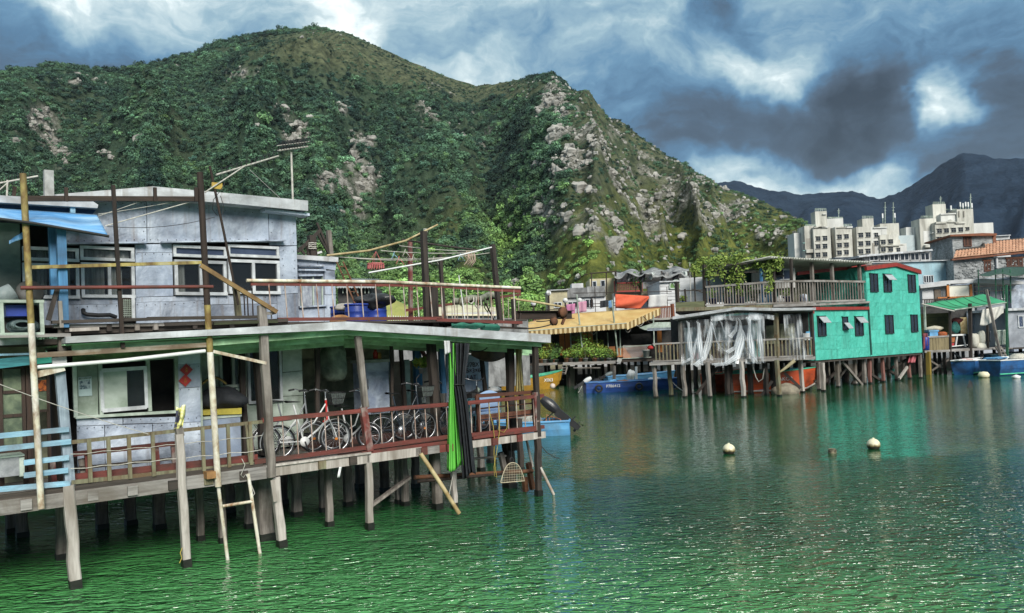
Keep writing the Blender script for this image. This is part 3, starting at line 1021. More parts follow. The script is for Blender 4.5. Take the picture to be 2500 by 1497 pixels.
for x in (60,223,318,417,504,590,780,855,1030,1075,1090,1200,1262):
 s=sx(x,1170-x*.1)
 part(MB().fbox(HA,s-.07,s+.07,-.10+jit(.03),2.4,DK-.20,DK-.055),'joist',random.choice([woodh,darkwoodh,yelgrey]) if x<1000 else redpaint,deck)
part(MB().fbox(HA,sx(494,1155),sx(516,1155),-.22,.0,1.36,1.47),'wood_block',mat('orange block',(.42,.22,.08),(.25,.13,.05),None,6),deck)
def stilt(x0,y0,x1,y1,w,t,m,par=None,ts=.28,dp=None):
 """square stilt through two pixels, run down below the water, with a wet black tide band"""
 par=par or deck
 p,q=H(x0,y0,t),H(x1,y1,t)
 d=(q-p)/(q.z-p.z)
 bot=p+d*(-.7-p.z)
 o=part(MB().crook(p,p+d*(.13-p.z),w,dp or w),'stilt',m,par)
 part(MB().beam(p+d*(.13-p.z),bot,w*1.06,(dp or w)*1.06),'tide_band',tide,o)
stilt(166,1185,182,1400,.15,-.02,palewood)
stilt(437,1060,455,1370,.125,-.08,palewood)
stilt(672,1165,690,1345,.14,-.02,palewood)
stilt(898,1125,903,1293,.125,0,palewood)
stilt(1312,1070,1315,1201,.13,0,darkwood)
stilt(1062,1100,1068,1229,.17,.55,woodv)
stilt(1107,1150,1111,1240,.10,.3,palewood)
stilt(641,1150,648,1305,.26,.75,woodv)
for (x,yb,t,w) in [(30,1300,2.2,.2),(55,1310,1.6,.2),(150,1365,.9,.16),(390,1290,2.0,.2),(490,1320,1.3,.12),(544,1325,.9,.12),(608,1290,1.6,.14),(725,1260,2.2,.18),(805,1285,.9,.13),(790,1250,1.8,.14),(850,1235,2.2,.16),(975,1230,1.1,.14),(990,1235,1.0,.13),
(940,1200,2.4,.18),(1015,1190,2.2,.16),(1245,1190,.9,.24),(1150,1150,3.2,.16),(1175,1150,3.4,.16),(1200,1130,3.6,.2),(1272,1150,2.0,.14),(250,1290,3.0,.2),(320,1280,3.4,.2),(560,1250,3.6,.2),(690,1230,3.8,.2),(880,1190,4.2,.2),(1060,1160,3.4,.2)]:
 p=onz(x,yb,0)
 s,t_=(p-HA.O).dot(HA.e),(p-HA.O).dot(HA.n)
 t_=min(max(t_,.3),6)
 o=part(MB().crook(HA.P(s,t_,1.38),HA.P(s,t_,.1),w,w),'stilt',woodv if x<1200 else darkwood,deck)
 part(MB().fbox(HA,s-w*.54,s+w*.54,t_-w*.54,t_+w*.54,-.7,.1),'tide_band',tide,o)
part(pbeam(665,1172,672,1225,.07,.03,-.11),'splint',palewood,deck)
part(pbeam(1290,1130,1300,1195,.10,.1,.5),'short_pile',rust,deck)
part(pbeam(1280,1165,1284,1200,.10,.1,.6),'short_pile',rust,deck)
part(pbeam(905,1235,1000,1165,.12,.05,.9),'cross_brace',woodv,deck)
part(ptube([(1012,1166),(1300,1150)],.045,8,.45),'cross_pipe',rust,deck)
part(ptube([(1020,1176),(1235,1156)],.03,8,.35),'cross_pipe',darkrust,deck)
part(ptube([(1155,1120),(1235,1113)],.025,8,.8),'cross_pipe',woodh,deck)
part(pbeam(1222,1105,1232,1150,.11,.1,.8),'short_pile',woodv,deck)
ob(ptube([(1027,1108,-.1),(1075,1180,-.25),(1121,1254,-.4)],.042,10),'bamboo_pole',bamboo,label='pale bamboo pole slanting from under the deck down into the water',cat='pole')
ob(ptube([(1319,1141,-.05),(1352,1208,-.15)],.032,8),'metal_pole',mat('pale rusted pole',(.58,.55,.50),(.34,.26,.2),None,5),label='short pale pole leaning outward from the last stilt beside the fish trap',cat='pole')
ob(ptube([(1283,1062,.6),(1300,1140,.55)],.03,8),'metal_pole',palewood,label='thin whitish pole standing under the end of the deck behind the fish trap',cat='pole')
lad=thing('boat_ladder','rusty two-legged ladder with a single rung hanging from the deck into the water','ladder',H(590,1280),HR)
part(ptube([(532,1180,-.12),(556,1368,-.14)],.030,8),'rail',rustyel,lad)
part(ptube([(606,1157,-.12),(636,1362,-.14)],.030,8),'rail',rustyel,lad)
part(ptube([(543,1236,-.13),(618,1224,-.13)],.025,8),'rung',rustyel,lad)
# ---- lower house
lh=thing('metal_house','grey sheet-metal house on the deck with a low gabled roof and green painted eaves','house',HA.P(3.5,2,DK),HR)
wallL=[[(186,1022),(300,1021),(300,1036),(187,1040)],[(300,1021),(490,1016),(491,1030),(300,1035)],[(187,1040),(255,1038),(258,1165),(190,1172)],[(255,1038),(372,1034),(375,1150),(258,1165)],[(372,1034),(491,1030),(494,1136),(375,1150)],
[(434,866),(488,864),(489,888),(434,890)],[(434,890),(489,888),(490,945),(435,948)],[(435,948),(490,945),(491,1016),(434,1021)]]
panels(lh,HA,wallL,.8,galv)
part(MB().pquad(HA,[(178,836),(178,886),(434,866),(488,863),(487,826)][::1],.8,.84),'wall',mossgreen,lh)
part(MB().pquad(HA,[(180,888),(183,1021),(240,1016),(238,890)],.80,.82),'window_board',galvgreen,lh)
wf=MB()
for (a,b,c,d) in [(180,890,432,872),(184,1019,433,1005)]:
 wf.beam(H(a,b,.76),H(c,d,.76),.08,.045)
for (a,b,c,d) in [(181,890,185,1019),(244,886,248,1012),(360,880,366,1004),(429,874,432,1006)]:
 wf.beam(H(a,b,.77),H(c,d,.77),.055,.06)
wfo=part(wf,'window',galvgreen,lh)
sf=MB()
for (a,b,c,d) in [(248,905,358,898),(250,1003,358,994)]:
 sf.beam(H(a,b,.73),H(c,d,.73),.03,.06)
for (a,b,c,d) in [(247,905,251,1004),(354,899,358,996)]:
 sf.beam(H(a,b,.735),H(c,d,.735),.05,.03)
part(sf,'sash',frame_,wfo)
part(MB().pquad(HA,[(250,908),(252,1000),(312,996),(309,905)],.74,.75),'pane',galvgreen,wfo)
part(MB().pquad(HA,[(309,905),(312,996),(356,992),(354,901)],.74,.75),'pane',glass_t,wfo)
ins=MB()
ins.fbox(HA,.9,3.05,2.0,2.05,DK,3.55)
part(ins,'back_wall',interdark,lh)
part(MB().fbox(HA,.86,.9,.84,6.5,DK,3.5),'side_wall',darkwood,lh)
part(MB().fbox(HA,3.0,3.04,.84,1.7,DK,3.6),'side_wall',galvgreen,lh)
T2=1.7
panels(lh,HA,[[(490,838),(534,838),(534,1110),(494,1115)],[(589,835),(602,835),(604,1100),(592,1102)],[(688,832),(737,828),(738,905),(689,910)],[(689,910),(738,905),(740,965),(690,968)],[(690,968),(740,965),(742,1085),(692,1092)],
[(534,946),(589,942),(592,1102),(536,1108)],[(602,985),(690,978),(692,1092),(604,1100)],[(534,832),(589,830),(589,853),(534,856)],[(602,830),(688,826),(688,846),(602,850)]],T2,galvgreen)
part(MB().pquad(HA,[(490,834),(490,842),(740,830),(740,822)],T2-.02,T2+.03),'wall',mossgreen,lh)
window(lh,HA,533,856,590,944,T2,[.62],galvgreen,.05)
window(lh,HA,601,851,689,980,T2,[.5],frame_,.05)
part(MB().fbox(HA,sx(490,950,T2),sx(738,950,T2),T2+.45,T2+.5,DK,3.6),'back_wall',interdark,lh)
part(MB().fbox(HA,sx(738,950,T2)-.03,sx(738,950,T2),T2+.04,4.4,DK,3.6),'side_wall',galvgreen,lh)
T3=4.4
a,b=sx(738,950,T3),sx(965,950,T3)
part(MB().fbox(HA,a-.6,b,T3,T3+.06,DK,3.7),'back_wall',interior,lh)
for k in range(4):
 part(MB().fbox(HA,a-.55,b-.05,T3-.012,T3-.002,DK+.25+k*.5,DK+.68+k*.5),'panel',interior,lh)
roofpix=[(160,826),(843,788),(1344,819),(1344,835),(843,803),(160,838)]
rq=[HA.hit(x,y,-.28) for x,y in roofpix]
part(MB().prism(HA,rq[::-1],-.20,5.0),'roof',rooftop,lh)
for (p0,p1,p2,p3) in [((160,822),(505,805),(505,820),(160,838)),((505,805),(843,785),(843,805),(505,820)),((843,785),(1090,800),(1090,820),(843,805)),((1090,800),(1345,817),(1345,837),(1090,820))]:
 q=[HA.hit(x,y,-.28) for x,y in (p0,p1,p2,p3)]
 part(MB().prism(HA,q[::-1],-.28+jit(.01),-.20),'fascia',rooftop,lh)
for (x0,y0,x1,y1,t,h) in [(505,838,838,812,-.05,.10),(505,852,838,826,.25,.10),(520,862,838,838,.7,.1),(838,812,1320,842,-.05,.09),(838,820,1310,850,.3,.10),(838,832,1300,858,.9,.11),(840,842,1290,862,1.6,.12),(175,850,505,838,-.02,.10)]:
 part(pbeam(x0,y0,x1,y1,.05,h,t),'rafter',greenpaint,lh)
for k in range(9):
 s=1.2+k*1.1
 zr=3.85-abs(s-5.39)*(.045 if s<5.39 else .07)-.2
 part(MB().fbox(HA,s-.03,s+.03,.0,5.2,zr-.05,zr+.03),'purlin',greenpaint,lh)
part(MB().prism(HA,[(rq[0][0],rq[5][1]-.012),(rq[4][0],rq[4][1]-.012),(rq[3][0],rq[3][1]-.012),(rq[3][0],rq[3][1]-.03),(rq[4][0],rq[4][1]-.03),(rq[0][0],rq[5][1]-.03)],-.18,4.9),'ceiling_board',greenpaint,lh)
for (x0,y0,x1,y1,w,t,m) in [(872,812,893,996,.115,0,woodv),(1052,838,1068,1095,.17,.55,darkwood),(955,845,958,990,.06,1.3,darkwood),(1306,838,1313,1066,.12,0,darkwood),(1243,842,1252,1100,.17,.9,darkwood),(1172,850,1188,980,.09,1.6,darkwood),(1268,850,1274,1000,.09,1.2,darkwood),(774,828,776,1050,.09,1.5,darkwood),(590,850,600,1110,.10,1.4,darkwood),(630,850,645,1110,.16,.9,darkwood),(978,845,990,1010,.08,2.0,darkwood)]:
 part(MB().crook(H(x0,y0,t),H(x1,y1,t),w,w,6,.08),'post',m,lh)
part(pbeam(886,995,902,1102,.13,.1,-.03),'post',redpaintv,lh)
part(MB().crook(H(638,746,-.1),H(662,1165,-.1),.135,.13,9,.09),'post',woodv,lh)
for (x0,x1,y) in [(644,664,765)]:
 part(pbeam(x0,y,x1,y,.03,.05,-.12),'cleat',woodh,lh)
 # ---- freezer, its cover and heap
fz=thing('chest_freezer','grey-blue chest freezer with a yellow board on top in the recess of the house','freezer',HA.P(sx(540,1060,1.0),1.3,DK),HR)
part(MB().pbox(HA,493,1020,588,1118,1.0,1.6),'body',mat('freezer enamel',(.34,.40,.50),(.2,.25,.34),None,2,rough=.45,grime=(.14,.16,.2),gsc=1.4),fz)
part(MB().pbox(HA,491,1014,590,1021,.98,1.62),'lid',galvgreen,fz)
part(MB().pquad(HA,[(492,1003),(493,1014),(590,1011),(590,996)],.94,1.5),'top_board',mat('yellow board',(.50,.42,.06),(.28,.23,.04),None,4),fz)
ob(MB().blob(H(540,975,1.25),.34,3,20,10,.35,(1.15,.8,.62)),'tarp_heap',blackcl,label='crumpled black plastic heap lying on the yellow board of the freezer',cat='plastic heap')
ob(MB().sheet(lambda u,v:H(492+62*u,938-16*sin(pi*u)-4*v,1.2+.3*v),10,3,.02),'sun_hat',mat('ochre straw',(.30,.22,.06),(.14,.10,.03),None,6),label='ochre rounded lid standing above the black plastic heap',cat='lid')
# ---- railings of the deck
rl=thing('timber_railing','mossy grey timber railing along the deck before the window with the calendar','railing',H(410,1110),HR)
part(pbeam(172,1080,645,1029,.05,.055),'top_rail',yelgrey,rl)
part(pbeam(174,1178,640,1130,.05,.06),'bottom_rail',yelgrey,rl)
for x,yt,yb in [(217,1072,1178),(264,1068,1174),(314,1062,1169),(372,1055,1163),(432,1050,1157),(494,1044,1150),(556,1036,1141),(610,1030,1135)]:
 part(pbeam(x,yt,x+4,yb,.055,.035,-.045),'baluster',yelgrey,rl)
for yo in (28,63):
 part(MB().tube([H(172+(640-172)*i/12,1082+yo-46*i/12+(2 if i%2 else -1),-.07) for i in range(13)],.006,5),'wire',rope,rl)
rr=thing('red_railing','red painted railing with thin rusty bars in front of the bicycles','railing',H(870,1060),HR)
part(pbeam(640,1026,885,1003,.07,.075,-.01),'top_rail',redpaint,rr)
part(pbeam(885,1004,1096,987,.07,.075,-.01),'top_rail',redpaint,rr)
part(pbeam(620,1128,890,1093,.07,.075,-.01),'bottom_rail',redpaint,rr)
part(pbeam(890,1094,1094,1066,.07,.075,-.01),'bottom_rail',redpaint,rr)
for i,x in enumerate([690,725,760,793,826,857,888+34-8,957,984,1012,1038,1065,1090]):
 if i==6:
  x=929
 part(MB().tube([H(x-1,1024-(x-640)*.083,0),H(x+4,1126-(x-640)*.13,0)],.011,6),'baluster',balus,rr)
part(pbeam(600,1035,610,1130,.035,.03,-.03),'post',yelgrey,rr)
part(pbeam(612,1058,617,1128,.06,.03,.05),'post',redpaintv,rr)
re_=thing('red_railing','red painted railing hung with yellow string at the end of the deck by the curtains','railing',H(1230,1015),HR)
part(pbeam(1140,984,1326,966,.07,.075,-.01),'top_rail',redpaint,re_)
part(pbeam(1150,1062,1327,1042,.07,.075,-.01),'bottom_rail',redpaint,re_)
part(pbeam(1306,958,1312,1050,.10,.07,-.02),'post',redpaintv,re_)
for x in (1150,1172,1194,1217,1240,1261,1281,1303):
 part(MB().tube([H(x-1,984-(x-1140)*.097,0),H(x+2,1060-(x-1150)*.113,0)],.011,6),'baluster',balus,re_)
lb=thing('blue_railing','pale blue painted rails crossing the dark doorway next to the deck','railing',H(90,1110),HR)
for (x0,y0,x1,y1) in [(-60,1070,168,1048),(-60,1102,173,1078),(58,1130,168,1117),(58,1161,166,1148),(-60,1200,171,1180)]:
 part(pbeam(x0,y0,x1,y1,.04,.075,-.06),'rail',paleblue,lb)
part(pbeam(146,909,172,1200,.13,.12,.06),'post',mat('blue grey post',(.36,.44,.50),(.17,.21,.26),(.50,.58,.63),3,VS,.8,grime=(.09,.11,.13),gsc=1.2),lb)
bn=thing('red_bench','low red bench frame standing against the metal wall behind the timber railing','bench',HA.P(2,.45,DK),HR)
part(pbeam(176,1109,440,1081,.10,.07,.35),'seat_rail',redpaint,bn)
part(pbeam(190,1143,440,1118,.05,.045,.4),'stretcher',darkwoodh,bn)
part(pbeam(178,1168,628,1118,.05,.13,.22),'bottom_board',redpaint,bn)
for x,y in ((214,1110),(379,1092),(424,1086)):
 part(pbeam(x,y,x+4,y+52,.09,.07,.36),'leg',redpaintv,bn)
part(pbeam(198,1120,206,1165,.09,.04,.45),'leg',woodv,bn)
# ---- diamonds with good-luck writing, calendar, yellow cloth
redpaper=mat('red paper',(.36,.025,.02),(.24,.015,.015),None,8,rough=.6)
gold=mat('gold print',(.50,.30,.04),(.4,.22,.03),None,8,rough=.5,bump=0)
for (cx_,cy_,txt,lab) in [(455,903,'大\n吉','red diamond paper with gold characters on the metal wall, the upper of the pair'),(452,929,'大\n利','red diamond paper with gold characters on the metal wall, the lower of the pair')]:
 c=H(cx_,cy_,.775)
 t_=thing('luck_diamond',lab,'paper sign',c,HR,'good-luck diamonds on the metal wall')
 r_=.107
 d=MB()
 e,n_,z_=HA.e,HA.n,Vector((0,0,1))
 q=[c-z_*r_,c+e*r_,c+z_*r_,c-e*r_]
 d.add([p+n_*.004 for p in q]+[p-n_*.004 for p in q],[(3,2,1,0),(4,5,6,7),(0,1,5,4),(1,2,6,5),(2,3,7,6),(3,0,4,7)])
 part(d,'paper',redpaper,t_)
 lettering(txt,.043,c-n_*.007,e,z_,gold,'writing',t_)
cal=thing('wall_calendar','small calendar sheet with a grey picture pinned to the boarded window bay','calendar',H(206,945,.785),HR)
part(MB().pquad(HA,[(191,922),(192,968),(225,966),(223,919)],.784,.792),'sheet',mat('calendar paper',(.46,.56,.56),(.36,.46,.46),None,5,bump=.05),cal)
part(MB().pquad(HA,[(194,930),(194,951),(221,949),(220,927)],.780,.784),'picture',mat('calendar print',(.30,.36,.38),(.05,.09,.12),None,22,lo=.42,hi=.56,bump=0),cal)
part(MB().pquad(HA,[(192,923),(192,928),(222,925),(222,920)],.780,.784),'printed_band',mat('calendar red',(.26,.30,.28),(.14,.18,.17),None,30,lo=.45,hi=.55,bump=0),cal)
clo=MB().sheet(lambda u,v:H(430+22*u-6*v*v,992+54*v+4*sin(u*5),-.09-.03*sin(u*9+v*4)),14,14,.012)
ob(clo,'cloth',mat('yellow black cloth',(.62,.60,.18),(.05,.05,.09),(.78,.76,.55),5,rough=.8,lo=.40,hi=.47,bump=.3),label='yellow cloth with dark stripes draped over the top of the timber railing post',cat='cloth')
part(pbeam(436,1045,440,1065,.11,.1,-.08),'post',woodv,rl)
# ---- upper house
T1=1.3
uh=thing('metal_house','upper grey galvanised house with two wide windows under a shallow gable','house',HA.P(2.5,3,4),HR)
UP=[[(150,492),(358,480),(359,594),(152,600)],[(358,480),(372,479),(655,507),(657,593),(359,594)],[(655,507),(722,516),(725,600),(657,600)],
[(329,597),(420,595),(421,616),(330,617)],[(330,617),(421,616),(424,723),(331,726)],[(682,601),(725,600),(728,716),(684,719)],
[(60,730),(160,729),(161,805),(62,806)],[(160,729),(291,727),(291,742),(160,744)],[(160,744),(291,742),(293,805),(161,805)],[(329,726),(500,722),(501,734),(330,738)],[(330,738),(501,734),(503,805),(332,806)],
[(500,722),(676,719),(677,741),(501,744)],[(501,744),(585,743),(586,805),(503,805)],[(585,743),(677,741),(678,800),(586,805)],[(676,719),(728,716),(731,800),(678,800)]]
panels(uh,HA,[list(reversed(p))[::-1] for p in UP],T1,galv)
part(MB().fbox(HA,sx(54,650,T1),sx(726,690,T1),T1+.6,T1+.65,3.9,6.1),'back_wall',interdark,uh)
s1_=sx(726,690,T1)
part(MB().fbox(HA,s1_-.03,s1_,T1+.035,6.5,3.9,6.05),'side_wall',galv,uh)
window(uh,HA,54,602,192,641,T1,[.55],frame_,.05,None,[1,1])
window(uh,HA,194,600,327,640,T1,[],frame_,.05,None,[1])
window(uh,HA,54,642,194,730,T1,[.5],frame_,.05,None,[1,.8])
window(uh,HA,196,641,329,728,T1,[.52],frame_,.05,None,[1,.6])
window(uh,HA,421,598,552,632,T1,[],frame_,.05,glassb)
window(uh,HA,553,597,680,632,T1,[],frame_,.05,glassb)
window(uh,HA,424,634,553,722,T1,[.5],frame_,.055,None,[.45,0])
window(uh,HA,555,633,683,719,T1,[.48],frame_,.055)
for (x0,y0,x1,y1) in [(150,596,357,593),(393,592,694,588)]:
 part(pbeam(x0,y0,x1,y1,.16,.025,T1-.07),'drip_ledge',galv,uh)
rp_=[(95,480),(372,457),(751,492),(751,513),(372,480),(95,497)]
q=[HA.hit(x,y,.95) for x,y in rp_]
part(MB().prism(HA,q[::-1],1.02,7.5),'roof',rooftop,uh)
for (p0,p1,p2,p3) in [((95,478),(372,455),(372,481),(95,499)),((372,455),(560,472),(560,497),(372,481)),((560,472),(752,490),(752,515),(560,497))]:
 qq=[HA.hit(x,y,.95) for x,y in (p0,p1,p2,p3)]
 part(MB().prism(HA,qq[::-1],.95+jit(.008),1.02),'fascia',rooftop,uh)
part(pbeam(640,514,748,527,.3,.05,1.2),'soffit_board',galv,uh)
lv=thing('air_vent','dark perforated vent box with a white frame under the curtained window','vent',H(310,750,T1),HR)
part(MB().pbox(HA,296,729,322,778,T1-.06,T1-.01),'grille_panel',darkrust,lv)
g=MB()
for i in range(9):
 g.fbox(HA,sx(298,750,T1),sx(320,750,T1),T1-.075,T1-.062,HA.hit(309,734+i*4.6,T1)[1]-.004,HA.hit(309,734+i*4.6,T1)[1]+.006)
for i in range(5):
 g.fbox(HA,sx(300+i*4.5,750,T1)-.004,sx(300+i*4.5,750,T1)+.004,T1-.080,T1-.076,HA.hit(309,776,T1)[1],HA.hit(309,731,T1)[1])
part(g,'mesh',galvgreen,lv,kind='stuff')
part(MB().pbox(HA,322,727,330,779,T1-.1,T1-.01),'side_frame',frame_,lv)
ob(MB().tube([H(203,756,T1-.05),H(204,764,T1-.1),H(212,768,T1-.12),H(240,770,T1-.12),H(268,769,T1-.12),H(284,775,T1-.1)],.035,10),'drain_pipe',black,label='short black drain pipe bent along the metal wall under the curtained window',cat='pipe')
sh=thing('side_shed','small grey metal shed with a boarded window beside the upper house','shed',HA.P(sx(770,700,2.6),3,4),HR)
panels(sh,HA,[[(724,626),(775,628),(777,655),(726,655)],[(775,628),(821,631),(820,660),(777,655)],[(792,660),(818,660),(820,720),(793,720)],[(792,720),(820,720),(821,800),(793,800)],[(726,752),(793,752),(793,800),(728,800)]],2.6,galv)
part(MB().pquad(HA,[(726,656),(728,752),(793,752),(792,657)],2.63,2.68),'shutter',mat('peeling paint board',(.46,.50,.54),(.18,.20,.25),(.60,.63,.66),6,(3,3,.7),.8,grime=(.12,.13,.17),gsc=2),sh)
for (x0,y0,x1,y1) in [(727,649,790,649),(727,659,794,660),(728,673,787,672),(730,750,797,746)]:
 part(pbeam(x0,y0,x1,y1,.08,.035,2.57),'batten',galv,sh)
for x in (735,764,786):
 part(pbeam(x,672,x+1,748,.03,.03,2.6),'mullion',galvgreen,sh)
part(MB().pquad(HA,[(722,622),(722,632),(826,640),(826,628)],2.5,6),'roof',rooftop,sh)
part(MB().fbox(HA,sx(819,700,2.6)-.03,sx(819,700,2.6),2.64,6,3.9,5.2),'side_wall',galv,sh)
part(MB().fbox(HA,sx(724,700,2.6),sx(819,700,2.6),2.7,2.75,3.9,5.2),'back_wall',interdark,sh)
# ---- roof terrace timbers in front of the upper house
tr=thing('roof_terrace','stack of dark timbers edging the flat terrace under the upper house','terrace',HA.P(2.5,.5,3.7),HR)
part(MB().fbox(HA,.5,10.2,.5,4.9,3.86,3.90),'floor',darkwoodh,tr)
for (x0,y0,x1,y1,h,t,m) in [(126,787,440,777,.045,-.05,darkwoodh),(360,778,640,774,.05,-.02,darkwoodh),(130,797,420,792,.05,.05,woodh),(400,792,700,782,.06,.02,darkwoodh),(155,812,700,790,.07,.12,darkwoodh),(168,806,240,803,.05,.0,palewood),(520,790,675,785,.05,-.06,mat('mossy dark timber',(.06,.075,.03),(.03,.03,.02),None,3,HS,.9))]:
 part(pbeam(x0,y0,x1,y1,.12,h,t),'timber',m,tr)
for x in (160,262,330,375,470,560,645):
 y=803-(x-127)*.028
 part(pbeam(x,y-6,x+1,y+10,.07,.25,.1),'block',random.choice([woodv,darkwood]),tr)
 # ---- the rusty pole frame that stands before the upper house
pf=thing('pole_frame','tall frame of rusty poles and cross bars standing before the upper house','pole frame',H(290,900),HR)
for (x0,y0,x1,y1,r,t,m) in [(56,424,76,790,.045,-.15,yelpole),(76,790,101,1242,.045,-.15,rustyel),(488,421,506,745,.052,-.15,darkrust),(506,745,513,860,.052,-.15,yelpole),(513,860,533,1188,.052,-.15,rustyel)]:
 part(ptube([(x0,y0,t),(x1,y1,t)],r,10),'pole',m,pf)
part(pbeam(276,452,300,850,.055,.05,-.14),'pole',darkrust,pf)
part(pbeam(63,485,490,486,.06,.075,-.12),'bar',darkrusth,pf)
part(pbeam(75,653,492,641,.05,.05,-.12),'bar',yelpole,pf)
part(ptube([(50,703,-.2),(520,700,-.2)],.028,8),'bar',redpaint,pf)
part(pbeam(86,868,506,842,.06,.075,-.1),'bar',mat('rust stained timber',(.40,.38,.33),(.20,.13,.07),None,3,HS,.8,grime=(.12,.08,.05),gsc=2),pf)
part(ptube([(88,897,-.1),(300,880,-.1),(501,857,-.1)],.03,8),'bar',white,pf)
part(pbeam(490,648,676,762,.05,.07,-.18),'brace',mat('brown rusted brace',(.30,.20,.08),(.14,.08,.035),None,4),pf)
part(pbeam(520,858,650,887,.03,.05,-.15),'brace',rustyel,pf)
for x in (161,378,478):
 part(pbeam(x,458,x+1,492,.05,.04,-.17),'stub',darkrust,pf)
part(pbeam(88,915,157,898,.05,.09,-.06),'bar',rustyel,pf)
post_=MB().beam(H(118,417,.9),H(120,520,.9),.13,.12)
ob(post_,'concrete_post',mat('lichened concrete',(.42,.42,.41),(.22,.22,.21),(.55,.55,.53),5,rough=.9),label='short lichened concrete post standing on the roof behind the blue canopy',cat='post')
# ---- red railing on the roof edge
ur=thing('roof_railing','long red railing with thin pale bars on the edge of the lower roof','railing',H(930,735),HR)
part(ptube([(602,685),(940,688),(1270,703)],.03,8),'top_pipe',rustyel,ur)
part(pbeam(612,692,1062,696,.04,.075,.03),'top_rail',redpaint,ur)
part(pbeam(1055,697,1270,711,.04,.075,.03),'top_rail',redpaint,ur)
part(pbeam(678,780,1078,777,.05,.06,.0),'bottom_rail',redpaint,ur)
part(pbeam(1065,781,1274,788,.05,.06,.0),'bottom_rail',redpaint,ur)
for xt,xb in zip([656,695,733,772,810,846,881,916,950,984,1017,1049,1077,1107,1138,1166,1198,1225,1254],[663,702,741,779,816,852,888,923,957,991,1023,1056,1082,1111,1142,1170,1201,1230,1258]):
 part(MB().tube([H(xt,694+max(0,xt-1000)*.05,.02),H(xb,778+max(0,xb-1000)*.03,.0)],.012,6),'baluster',balus,ur)
for (x,y0,y1) in [(583,700,770),(595,708,770),(603,706,771),(615,704,772)]:
 part(MB().tube([H(x,y0,.25),H(x+3,y1,.25)],.012,6),'baluster',darkrust,ur)
part(pbeam(576,702,582,772,.09,.09,.25),'post',yelgrey,ur)
part(pbeam(664,750,668,768,.06,.06,.0),'post',darkrust,ur)
b2_=thing('roof_railing','second red railing with pale bars further back behind the netting bundle','railing',H(1160,770,2),HR)
part(pbeam(990,758,1270,719,.05,.06,2.2),'top_rail',redpaint,b2_)
part(pbeam(985,790,1285,802,.05,.05,2.2),'bottom_rail',darkrusth,b2_)
for i in range(16):
 x=1078+i*12.5
 part(MB().tube([H(x,746-(x-1078)*.138,2.2),H(x+2,797,2.2)],.010,5),'baluster',balus,b2_)
nl=MB()
for (x0,y0,x1,y1,n) in [(170,505,345,495,9),(370,500,640,520,13),(165,588,350,585,10),(365,585,650,585,14),(662,520,664,590,4),(716,525,720,700,9),(352,500,353,585,5),(335,620,415,619,5),(690,610,693,710,6),(505,727,670,724,8),(165,750,285,748,6),(335,744,495,740,8),(510,800,670,795,7)]:
 for i in range(n):
  f=i/max(1,n-1)
  nl.lathe(HA.pt(x0+(x1-x0)*f+jit(2),y0+(y1-y0)*f+jit(2),T1-.012),[(.008,0),(.007,.006),(.001,.008)],6,-HA.n)
part(nl,'nail_heads',darkrust,uh,kind='stuff')
nl=MB()
for (x0,y0,x1,y1,n) in [(194,1045,250,1043,4),(262,1044,485,1034,11),(192,1055,196,1160,5),(484,1040,488,1125,5),(440,895,484,893,3),(440,952,484,950,3),(300,1026,480,1022,9)]:
 for i in range(n):
  f=i/max(1,n-1)
  nl.lathe(HA.pt(x0+(x1-x0)*f+jit(2),y0+(y1-y0)*f+jit(2),.788),[(.008,0),(.007,.006),(.001,.008)],6,-HA.n)
part(nl,'nail_heads',darkrust,lh,kind='stuff')
# ---------------------------------------------------------------- neighbour house under the blue canopy
nb=thing('neighbour_house','dark old house with brown framed glass doors under the blue tarpaulin canopy','house',HA.P(-.5,2,DK),HR)
part(MB().fbox(HA,-5,.80,1.6,1.66,DK,3.62),'back_wall',interior,nb)
part(MB().fbox(HA,-5,sx(54,650,T1)-.02,T1,T1+.06,3.75,5.55),'upper_wall',mat('stained greenish wall',(.20,.26,.23),(.10,.14,.125),(.30,.35,.32),2,rough=.85,grime=(.05,.06,.055),gsc=1.2),nb)
brown=mat('brown door wood',(.055,.032,.022),(.025,.016,.012),None,4,VS,.7)
for (x0,x1) in [(-40,8),(55,64),(66,80)]:
 part(MB().pbox(HA,x0,893,x1,1190,.72,.80),'door_stile',brown,nb)
for y in (893,953,1011,1100):
 part(MB().pbox(HA,8,y,56,y+8,.73,.79),'door_rail',brown,nb)
panem=mat('mottled door glass',(.20,.24,.15),(.10,.13,.085),None,5,rough=.35,grime=(.04,.06,.045),gsc=3)
for (y0,y1) in [(901,953),(961,1011),(1019,1100)]:
 part(MB().pbox(HA,8,y0,56,y1,.755,.765),'pane',panem,nb)
part(MB().pbox(HA,92,925,116,1000,.9,.92),'pane',panem,nb)
part(MB().pbox(HA,116,905,124,1180,.88,.94),'door_stile',brown,nb)
part(MB().pbox(HA,90,1000,118,1006,.88,.94),'door_rail',brown,nb)
part(pbeam(-60,895,84,878,.10,.14,.45),'lintel',tealpaint,nb)
part(pbeam(-60,868,85,864,.12,.03,.42),'lintel_ledge',paleblue,nb)
part(pbeam(86,882,126,878,.1,.09,.5),'lintel',mat('bright teal',(.05,.40,.30),(.03,.25,.2),None,4),nb)
part(pbeam(-60,838,72,832,.12,.10,.3),'gutter',rooftop,nb)
part(pbeam(127,882,162,879,.05,.10,.02),'bracket',white,nb)
part(MB().fbox(HA,-5,.86,.3,1.5,3.60,3.68),'upper_floor',darkwoodh,nb)
part(pbeam(-60,822,172,818,.06,.05,-.02),'floor_edge',woodh,nb)
part(pbeam(150,790,152,880,.1,.1,.1),'post',woodv,nb)
ob(MB().pbox(HA,93,928,113,955,.885,.892),'poster',mat('orange poster',(.50,.13,.03),(.10,.03,.02),None,14,lo=.42,hi=.56),label='small orange poster on the glass of the dark doorway',cat='poster')
